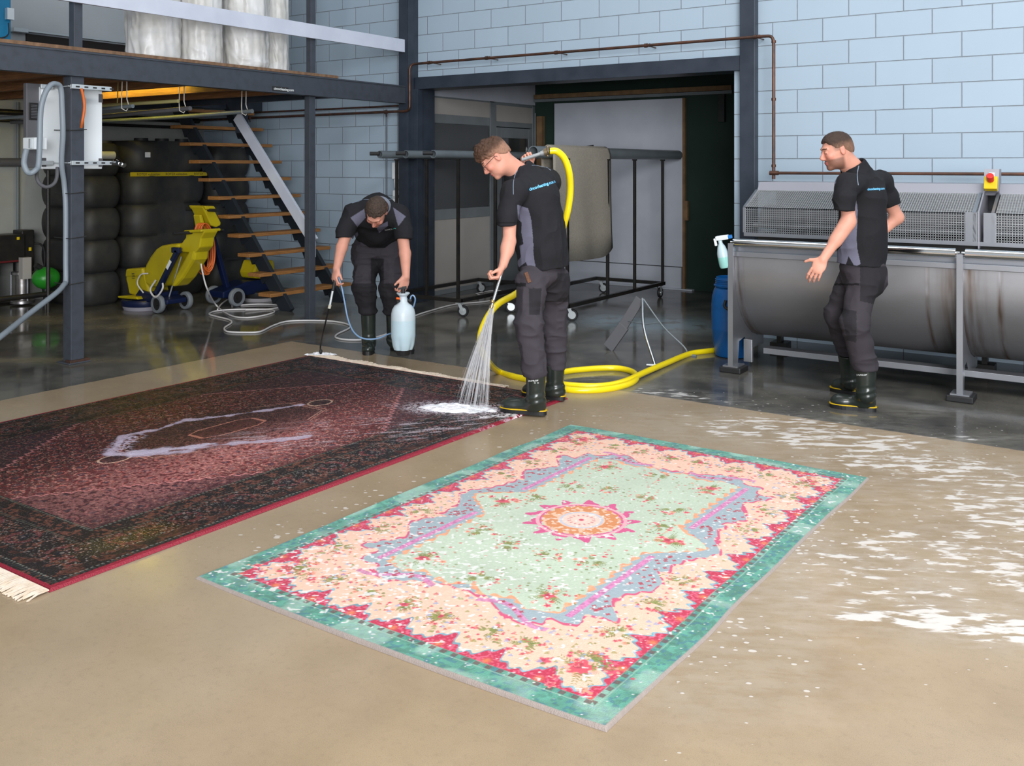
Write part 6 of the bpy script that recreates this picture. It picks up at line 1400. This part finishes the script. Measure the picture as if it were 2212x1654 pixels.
bo = boot(P, 'rubber_boot', J(1157, 862, 6.03), J(1158, 808, 6.02), J(1179, 900, 6.02)*np.array([1, 1, 0])+[0, 0, .012], J(1083, 889, 6.13)*np.array([1, 1, 0])+[0, 0, .012], lab='left boot with yellow welt, standing on the rug edge')
bvb = BVHTree.FromObject(bo, bpy.context.evaluated_depsgraph_get())
P.text(bvb, 'DUNLOP', (1141, 824), (1163, 823), 4.5, M['wprint'], 'lettering', bo, .02); P.text(bvb, '= =', (1153, 829), (1164, 829), 7, M['wprint'], 'lettering', bo, .0)
boot(P, 'rubber_boot', J(1199, 840, 6.43), J(1199, 787, 6.42), J(1219, 868, 6.40)*np.array([1, 1, 0])+[0, 0, .012], J(1130, 858, 6.55)*np.array([1, 1, 0])+[0, 0, .012], lab='right boot, half hidden behind the left one')
for g in (-1, 1):
    mb = MB(); mb.ball(tuple(ch0+Rh @ np.array([g*.031, .0815, .004])), .0115, 10); o = mb.build('eye', M['eye'], smooth=True); P.place(o)
# spectacles
mb = MB()
for g in (-1, 1):
    pts = [ch0+Rh @ np.array([g*.032+.021*math.cos(t), .104, .002+.015*math.sin(t)]) for t in [2*math.pi*k/20 for k in range(21)]]; mb.tube([Vector(p) for p in pts], .0013, 5)
    mb.tube([Vector(ch0+Rh @ np.array(p)) for p in ((g*.053, .104, .006), (g*.076, .07, .008), (g*.083, .0, .012), (g*.083, -.012, .0))], .0017, 5)
mb.tube([Vector(ch0+Rh @ np.array(p)) for p in ((-.011, .106, .006), (.011, .106, .006))], .0013, 5); o = mb.build('glasses', M['frame'], smooth=True); P.place(o); mb = MB()
for g in (-1, 1): mb.add([Vector(ch0+Rh @ np.array([g*.032+.020*math.cos(t), .104, .002+.014*math.sin(t)])) for t in [2*math.pi*k/16 for k in range(16)]], [tuple(range(16))])
gl_ = mb.build('lens', mat('clear_lens', (.95, .97, .97), .02, alpha=.25, spec=.8)); gl_.parent = o
# the spray gun: rod with brass coupling at the shoulder, wand in the lower hand
TW = lambda q: (Matrix.Translation(P.base) @ P.rot) @ Vector(q)
gn = empty('spray_lance', tuple(TW(J(1083, 600, 5.83))), 'chrome spray wand with brass nozzle held over the dark rug', 'spray wand')
a_, b_ = TW(J(1080, 602, 5.84)), TW(J(1064, 655, 5.80)); up_ = TW(J(1086, 582, 5.85))
mb = MB(); mb.cyl(up_, b_, .0095, n=14); mb.cyl(b_, b_+(b_-a_).normalized()*.02, .007, .012, 12); mb.build('tube', M['chrome'], gn, smooth=True)
mb = MB(); mb.ball(b_+Vector((0, 0, .012)), .013, 8); mb.cyl(b_+(b_-a_).normalized()*.012, b_+(b_-a_).normalized()*.03, .012, .009, 12); mb.build('nozzle', mat('brass', (.42, .30, .14), .35, metal=.8), gn, smooth=True)
hg = empty('hose_coupling', tuple(TW(J(1165, 330, 6.42))), 'metal rod and clamped coupling joining the yellow hose behind the worker neck', 'coupling')
a_, b_ = TW(J(1128, 345, 6.515)), TW(J(1186, 326, 6.46)); mb = MB(); mb.cyl(a_, a_.lerp(b_, .74), .0125, n=14); mb.cyl(a_.lerp(b_, .70), a_.lerp(b_, .88), .017, .019, 14); mb.build('rod', M['zinc'], hg, smooth=True)
mb = MB(); mb.cyl(a_.lerp(b_, .84), a_.lerp(b_, .96), .027, n=18); mb.cyl(a_.lerp(b_, .98), a_.lerp(b_, 1.04), .030, n=18); mb.ball(a_.lerp(b_, .95)+Vector((0, 0, .03)), .009, 6); mb.ball(a_.lerp(b_, .95)+Vector((0, 0, -.03)), .009, 6); mb.build('hose_clamp', mat('dull_brass', (.30, .23, .14), .4, metal=.7), hg, smooth=True)
# water jet
tip = TW(J(1063, 660, 5.80)); wj = random.Random(9); mb = MB(); mb2 = MB()
for k in range(380):
    fx = wj.uniform(985, 1055); fy = 868+wj.uniform(-12, 20)+(fx-985)*.12; e_ = gz(fx, fy, .015); n_ = 7
    mid = tip.lerp(e_, .5)+Vector((0, 0, .03)); pts = spline([tip+Vector((wj.gauss(0, .006), wj.gauss(0, .006), 0)), mid, e_], 5)
    i0 = wj.randrange(0, 6); i1 = min(len(pts), i0+wj.randrange(3, 9)); mb.tube(pts[i0:i1], .0007+.0011*wj.random(), 4, True)
for k in range(700):
    t = wj.random()**.7; fx = wj.uniform(975, 1060); e_ = gz(fx, 868+wj.uniform(-14, 24), .015); c = tip.lerp(e_, t)+Vector((0, 0, .10*t*(1-t))); mb2.ball(c, wj.uniform(.001, .0022), 3)
jt = mat('spraying_water', (.88, .90, .93), .3, alpha=.24); o = mb.build('water_jet', jt, smooth=True, label='white water jet fanning from the wand down to the dark rug', cat='water jet', kind='stuff')
o = mb2.build('water_droplets', jt, smooth=True, label='fine droplets flying in the water jet above the dark rug', cat='water droplets', kind='stuff')

# ---------------------------------------------------------------- right worker walking past the machine
P = Person(1860, 880, 6.2, 'bearded person in black and grey polo walking left past the steel machine'); J = P.J
hc = J(1808, 325, 6.18); neck = J(1842, 362, 6.22)
sL, eL, wL = J(1829, 398, 6.05), J(1833, 478, 5.98), J(1778, 560, 5.93); sR, eR, wR = J(1903, 392, 6.42), J(1938, 470, 6.50), J(1893, 512, 6.50)
ch_, wa, pe = J(1860, 430, 6.24), J(1858, 510, 6.22), J(1858, 580, 6.22)
hL, kL, aL = J(1868, 605, 6.15), J(1846, 700, 6.08), J(1869, 830, 6.14); hR, kR, aR = J(1845, 600, 6.34), J(1809, 680, 6.42), J(1842, 790, 6.60)
lo, hi = bounds([hc, neck, sL, eL, wL, sR, eR, wR, kL, aL, kR, aR, J(1745, 605, 5.93)], .16); lo[2] = .02
V = Vol(lo, hi, .0045); Rh, ch0 = head(V, hc, (-.96, -.02, -.26), (-.26, 0, .96), neck, 1.0)
V.cap(neck, ch_, .052, .10, .03); V.cap(sL, sR, .055, .055, .04); V.cap(ch_, wa, .115, .098, .05); V.cap(wa, pe, .098, .095, .05)
for a, b, c_ in ((hL, kL, aL), (hR, kR, aR)): V.cap(a, b, .078, .055, .03); V.cap(b, c_, .052, .035, .02)
V.cap(sL, eL, .050, .041, .03); V.cap(eL, wL, .042, .028, .03); V.cap(eL*.9+wL*.1, eL*.5+wL*.5, .041, .037, .03); V.cap(sR, eR, .048, .041, .03); V.cap(eR, wR, .041, .029, .03); hand(V, wR, (-.8, .0, -.3), (0, -.6, -.5), (0, 0, 1), (.6, .8, .5))
hand(V, wL, (-.50, -.05, -.82), (.35, .80, -.2), (-.8, -.3, .3), (.35, .45, .3), .05, (.45, .85, .1))
finish_body(P, V, Rh, ch0, beard=.72, tone=1.0, shave=.75)
hair(P, Rh, ch0, M['hairattr'], [(-.14, -.035), (-.08, -.03), (-.035, -.010), (-.02, .022), (.0, .012), (.03, .018), (.045, .048), (.078, .076), (.14, .070)], .0028, .003, 14, 1., 90., fade=(.02, .075, (124, 92, 74), (58, 42, 34)), lift=lambda hs, hf, hu: .010*np.clip((hf+.02)/.08, 0, 1)*np.clip((hu-.04)/.04, 0, 1))
lo, hi = bounds([sL, sR, ch_, wa, pe, eL, eR], .22); V = Vol(lo, hi, .0042)
V.cap(J(1848, 366, 6.23), J(1862, 410, 6.26), .07, .12, .05); V.cap(sL+np.array([.02, 0, 0]), sR, .072, .074, .06); V.cap(ch_, wa, .145, .132, .07); V.cap(wa, J(1858, 590, 6.22), .134, .15, .06); V.cap(J(1868, 430, 6.2), J(1874, 540, 6.2), .11, .105, .06)
V.cap(sL, J(1824, 430, 5.99), .064, .064, .035); V.cap(J(1824, 430, 5.99), J(1823, 480, 5.98), .064, .066, .02); V.plane(J(1823, 454, 5.98), (-.05, 0, -1), J(1780, 520, 5.83)-np.array([0, 0, .05]), J(1849, 440, 6.08))
V.cap(sR, J(1918, 425, 6.45), .062, .062, .035); V.cap(J(1918, 425, 6.45), J(1936, 475, 6.49), .062, .062, .02); V.plane(J(1925, 443, 6.46), (.35, 0, -1), J(1905, 520, 6.33), J(1975, 430, 6.7))
V.plane(J(1850, 571, 6.2), (-.06, 0, -1)); cn = np.array([-.49, -.03, .87]); cc_ = J(1844, 355, 6.21); V.cap(J(1854, 380, 6.23), cc_+cn*.03, .094, .080, .03); V.plane(cc_, cn, cc_+np.array([-.14, -.13, -.06]), cc_+np.array([.12, .13, .14])); V.cap(cc_-cn*.012, cc_+cn*.1, .070, .070, 0, True)
poly = [(1850, 432), (1853, 456), (1852, 478), (1850, 510), (1852, 538), (1859, 570), (1847, 577), (1833, 553), (1827, 572), (1809, 572), (1806, 545), (1818, 530), (1832, 499), (1842, 458)]
def cf(v, nn):
    a, b = P.px(v); C = np.ones((len(v), 3))*BLK*.85; m = inpoly(a, b, poly) & (nn[:, 1] < .4) & (v[:, 1] > -.17); C[m] = GRY; m = inpoly(a, b, [(1800, 385), (1806, 374), (1814, 368), (1816, 374), (1808, 383), (1803, 402), (1799, 402)]); C[m] = GRY; return C
shirt, bv = clothe(P, 'polo_shirt', V, M['cloth'], cf, .014, 61, 10, 9)
P.pipe(bv, [(1855, 358), (1852, 373), (1852, 386), (1854, 400)], .0032, M['piping'], 'piping', shirt); P.text(bv, 'cincocleaning.com', (1874, 411), (1911, 409), 7.2, M['cyan'], 'lettering', shirt, .03)
lo, hi = bounds([wa, pe, kL, kR, aL, aR], .18); lo[2] = .15; V = Vol(lo, hi, .0055)
V.cap(J(1857, 580, 6.21), J(1860, 590, 6.22), .120, .125, .05); V.cap(J(1878, 585, 6.2), J(1880, 605, 6.2), .10, .10, .06); V.cap(hL, kL, .096, .080, .05); V.cap(hR, kR, .098, .080, .05); V.cap(kL, J(1869, 790, 6.13), .082, .076, .04); V.cap(kR, J(1832, 765, 6.55), .080, .066, .04)
V.plane(J(1869, 797, 6.13), (0, 0, -1), J(1820, 860, 5.9), J(1920, 760, 6.34)); V.plane(J(1832, 768, 6.55), (0, 0, -1), J(1780, 860, 6.345), J(1850, 740, 6.9)); V.plane(J(1860, 568, 6.2), (0, 0, 1))
def cf(v, nn):
    a, b = P.px(v); C = np.ones((len(v), 3))*TRO*.85; m = inpoly(a, b, [(1858, 575), (1920, 575), (1900, 660), (1858, 650)]); C[m] = TRD; m = (np.abs(b-614) < 2) & (a > 1800) & (a < 1856); C[m] = TRD*.5; m = inpoly(a, b, [(1815, 665), (1850, 672), (1850, 740), (1830, 735)]); C[m] = TRD*1.1; return C
clothe(P, 'trousers', V, M['trous'], cf, .018, 71, 8, 15, 3)
bo = boot(P, 'rubber_boot', J(1871, 850, 6.14), J(1871, 794, 6.13), J(1892, 887, 6.15)*np.array([1, 1, 0]), J(1794, 877, 6.28)*np.array([1, 1, 0]), lab='left boot with yellow welt, flat on the floor')
bvb = BVHTree.FromObject(bo, bpy.context.evaluated_depsgraph_get()); P.text(bvb, 'DUNLOP', (1850, 811), (1873, 811), 4.5, M['wprint'], 'lettering', bo, .02)
boot(P, 'rubber_boot', J(1837, 822, 6.60), J(1830, 765, 6.56), J(1856, 862, 6.60)*np.array([1, 1, 0])+[0, 0, .0], J(1796, 852, 6.74)*np.array([1, 1, 0])+[0, 0, .0], lab='right boot, half hidden behind the left one')
for g in (-1, 1):
    mb = MB(); mb.ball(tuple(ch0+Rh @ np.array([g*.031, .0815, .004])), .0115, 10); P.place(mb.build('eye', M['eye'], smooth=True))

# ---------------------------------------------------------------- left worker bent over, facing the camera
P = Person(830, 765, 8.0, 'person bent forward in black and grey polo, holding a sprayer and its lance'); J = P.J
hc = J(813, 458, 7.42); neck = J(822, 447, 7.68)
sL, eL, wL = J(762, 462, 7.72), J(738, 535, 7.58), J(727, 580, 7.42)       # image left = his right arm
sR, eR, wR = J(864, 465, 7.74), J(875, 548, 7.62), J(877, 598, 7.52)
ch_, wa, pe = J(815, 468, 7.86), J(815, 482, 8.08), J(814, 515, 8.26)
hL, kL, aL = J(792, 540, 8.26), J(787, 620, 8.10), J(796, 730, 8.18); hR, kR, aR = J(842, 540, 8.26), J(845, 620, 8.10), J(850, 730, 8.16)
lo, hi = bounds([hc, neck, sL, eL, wL, sR, eR, wR, kL, aL, kR, aR, pe], .18); lo[2] = .02
V = Vol(lo, hi, .005); Rh, ch0 = head(V, hc, (-.16, -.42, -.88), (.02, -.90, .43), neck, 1.0)
V.cap(neck, ch_, .052, .10, .03); V.cap(sL, sR, .055, .055, .04); V.cap(ch_, wa, .12, .115, .05); V.cap(wa, pe, .115, .125, .05)
for a, b, c_ in ((hL, kL, aL), (hR, kR, aR)): V.cap(a, b, .08, .05, .03); V.cap(b, c_, .040, .030, .02)
V.cap(sL, eL, .054, .044, .02); V.cap(eL, wL, .047, .029, .015); V.cap(sR, eR, .054, .045, .02); V.cap(eR, wR, .048, .030, .015)
hand(V, wL, J(720, 612, 7.38)-wL, (.5, .4, -.3), (.4, -.8, 0), (.7, .9, .6), .01, (.8, .3, .5)); hand(V, wR, J(868, 630, 7.50)-wR, (-.4, .5, -.3), (-.8, -.4, 0), (.6, .9, .6), .02, (.75, .55, .1))
finish_body(P, V, Rh, ch0, beard=.35, tone=.90)
hair(P, Rh, ch0, M['hairdark'], [(-.14, -.05), (-.06, -.02), (.0, .03), (.05, .066), (.085, .074), (.14, .06)], .008, .008, 24, 1., 80.)
lo, hi = bounds([sL, sR, ch_, wa, pe, eL, eR], .24); V = Vol(lo, hi, .0045)
V.cap(J(815, 460, 7.80), J(815, 470, 7.95), .15, .16, .06); V.cap(sL+np.array([.02, 0, .0]), sR-np.array([.02, 0, .0]), .088, .088, .07); V.cap(J(790, 470, 7.95), J(795, 500, 8.2), .12, .12, .06); V.cap(J(838, 470, 7.95), J(836, 500, 8.2), .12, .12, .06); V.cap(J(815, 455, 8.0), J(814, 505, 8.28), .15, .14, .07); V.cap(J(815, 500, 7.92), J(815, 515, 8.15), .10, .11, .06)
V.cap(sL, J(746, 500, 7.65), .080, .072, .035); V.cap(J(746, 500, 7.65), J(738, 540, 7.58), .070, .066, .02); V.plane(J(745, 513, 7.62), (.08, 0, -1), J(700, 570, 7.3), J(766, 488, 7.80))
V.cap(sR, J(873, 505, 7.68), .080, .070, .035); V.cap(J(873, 505, 7.68), J(875, 548, 7.62), .068, .066, .02); V.plane(J(873, 523, 7.66), (-.02, 0, -1), J(858, 570, 7.3), J(910, 490, 7.82))
V.plane(J(815, 533, 8.05), (0, -.25, -1)); V.cap(hc, neck, .06, .055, 0, True)
g1 = [(757, 470), (787, 451), (790, 470), (772, 490)]; g2_ = [(849, 448), (877, 467), (860, 489)]; g3 = [(813, 490), (837, 478), (838, 488), (819, 503)]; g4 = [(759, 514), (772, 500), (774, 506), (766, 520)]
def cf(v, nn):
    a, b = P.px(v); C = np.ones((len(v), 3))*BLK*.85
    for g in (g1, g2_, g3, g4): m = inpoly(a, b, g) & (nn[:, 1] < .2); C[m] = GRY*.8
    return C
shirt, bv = clothe(P, 'polo_shirt', V, M['cloth'], cf, .012, 91, 8, 9)
P.pipe(bv, [(761, 439), (777, 432), (797, 431)], .003, M['piping'], 'piping', shirt); P.pipe(bv, [(840, 431), (852, 431), (864, 434)], .003, M['piping'], 'piping', shirt)
P.text(bv, 'CINCO', (831, 498), (849, 496), 4.5, M['wprint'], 'lettering', shirt, .01); P.pipe(bv, [(849, 495), (852, 493), (855, 494)], .002, mat('teal_print', (.05, .4, .35), .6), 'logo', shirt)
collar_ring(P, neck+np.array([0, -.02, .0]), hc-neck, .078, .06, shirt, mat('grey_collar', (.20, .22, .27), .9))
lo, hi = bounds([wa, pe, kL, kR, aL, aR], .2); lo[2] = .15; V = Vol(lo, hi, .006)
V.cap(J(815, 510, 8.22), J(815, 530, 8.26), .155, .16, .06); V.cap(J(795, 530, 8.24), J(790, 545, 8.22), .12, .12, .05); V.cap(J(838, 530, 8.24), J(842, 545, 8.22), .12, .12, .05); V.cap(hL, kL, .108, .092, .04); V.cap(hR, kR, .108, .092, .04); V.cap(kL, J(794, 668, 8.14), .092, .078, .04); V.cap(kR, J(848, 670, 8.12), .092, .078, .04)
V.plane(J(800, 676, 8.14), (0, 0, -1)); V.plane(J(815, 498, 8.2), (0, 0, 1))
def cf(v, nn):
    a, b = P.px(v); C = np.ones((len(v), 3))*TRO*.8; m = b > 612+(a > 815)*0; C[m] = TRD*.9; m = (np.abs(a-815) < 14) & (b > 558); C[m] = TRD*.7; return C
clothe(P, 'trousers', V, M['trous'], cf, .026, 97, 8, 18)
boot(P, 'rubber_boot', J(797, 735, 8.16), J(795, 664, 8.14), J(800, 751, 8.30)*np.array([1, 1, 0]), J(794, 767, 7.97)*np.array([1, 1, 0]), lab='plain black boot pointing at the camera', plain=True)
boot(P, 'rubber_boot', J(850, 733, 8.18), J(850, 666, 8.12), J(846, 750, 8.24)*np.array([1, 1, 0]), J(890, 763, 8.02)*np.array([1, 1, 0]), lab='plain black boot half hidden behind the white sprayer', plain=True)
# pressure sprayer with lance
jc = atd(871, 700, 7.50); z1 = EYE-(760-HY)*7.5/FPX
js = empty('pressure_sprayer', (jc.x, jc.y, 0), 'milky white pressure sprayer bottle hanging from the bent worker hand', 'sprayer')
Zb = lambda y: EYE-(y-HY)*7.5/FPX
Mj = Matrix.Translation((jc.x, jc.y, 0)); mb = MB(); n = 64; prof = [(.05, Zb(752)), (.072, Zb(753)), (.085, Zb(748)), (.094, Zb(735)), (.097, Zb(715)), (.097, Zb(690))]
def petal(mb, prof, petals):
    vs = []; fs = []
    for r, z in prof:
        for k in range(n):
            t = 2*math.pi*k/n; rr_ = r*(1-(.13*max(0, 1-(z-Zb(752))/.11) if petals else 0)*(.5+.5*math.cos(5*t))**3); vs.append((jc.x+rr_*math.cos(t), jc.y+rr_*math.sin(t), z))
    for j in range(len(prof)-1):
        for k in range(n): fs.append((j*n+k, j*n+(k+1) % n, (j+1)*n+(k+1) % n, (j+1)*n+k))
    fs.append(tuple(range(n))[::-1]); fs.append(tuple((len(prof)-1)*n+k for k in range(n))); return mb.add(vs, fs)
prof = [(.05, Zb(752)), (.075, Zb(754))]+[(.085+.012*min(1, i/5), Zb(750-i*5)) for i in range(1, 13)]; petal(mb, prof, True); mb.build('filled_bottle', M['jug'], js, smooth=True)
mb = MB(); petal(mb, [(.097, Zb(690)), (.096, Zb(678)), (.088, Zb(668)), (.070, Zb(660)), (.045, Zb(655)), (.034, Zb(651)), (.034, Zb(644))], False); mb.lathe([(.030, Zb(644)), (.030, Zb(640)), (.052, Zb(634)), (.052, Zb(632)), (.04, Zb(634))], 40, Mj, True); mb.build('bottle_top', M['jugtop'], js, smooth=True)
mb = MB(); mb.cyl(Vector((jc.x, jc.y, Zb(640))), Vector((jc.x, jc.y, Zb(622))), .016, n=14); mb.bar(atd(860, 622, 7.5), atd(878, 621, 7.5), .022, .022); mb.build('pump_handle', M['rubber'], js, smooth=True)
mb = MB(); mb.cyl(atd(856, 652, 7.46), atd(863, 649, 7.48), .013, n=10); mb.cyl(atd(882, 648, 7.5), atd(889, 650, 7.5), .013, n=10); mb.build('side_port', M['rubber'], js); mb = MB(); mb.cyl(atd(856, 644, 7.46), atd(863, 645, 7.47), .009, n=10); mb.build('valve', mat('orange_valve', (.8, .12, .01), .4), js)
mb = MB(); mb.cyl(Vector((jc.x, jc.y, Zb(766))), Vector((jc.x, jc.y, Zb(750))), .05, .07, 20); mb.build('base', M['rubber'], js)
mb = MB(); mb.tube(spline([atd(886, 649, 7.5), atd(888, 640, 7.5), atd(893, 638, 7.5), atd(897, 646, 7.5), atd(894, 660, 7.52), atd(890, 672, 7.55), atd(889, 700, 7.62), atd(870, 718, 7.66), atd(844, 720, 7.6), atd(815, 731, 7.5), atd(785, 731, 7.45), atd(765, 718, 7.42), atd(752, 690, 7.4), atd(744, 650, 7.4), atd(738, 620, 7.4), atd(731, 598, 7.4), atd(726, 594, 7.4)], 8), .0062, 8)
mb.build('sprayer_hose', M['blueh'], js, smooth=True)
ln = empty('spray_lance', tuple(atd(720, 610, 7.4)), 'black spray lance held in the bent worker right hand, tip at the rug corner', 'lance')
mb = MB(); mb.cyl(atd(725, 597, 7.39), atd(719, 628, 7.38), .014, .012, 12); mb.build('grip', M['rubber'], ln, smooth=True)
mb = MB(); mb.cyl(atd(719, 626, 7.38), atd(712, 662, 7.37), .009, n=10); mb.build('steel_tube', M['zinc'], ln); mb = MB(); mb.cyl(atd(713, 658, 7.37), atd(711, 666, 7.37), .012, n=10); mb.build('collar_nut', mat('ivory_nut', (.5, .48, .40), .4), ln)
tp_ = gz(693, 762, .03); mb = MB(); mb.tube(spline([atd(711, 664, 7.37), atd(700, 710, 7.55), tp_+Vector((0, 0, .075)), tp_+Vector((-.004, 0, .03)), tp_], 6), .0065, 8); mb.ball(tp_+Vector((0, 0, .01)), .014, 8, (1, 1, 1.6)); mb.build('lance_tube', M['rubber'], ln, smooth=True)
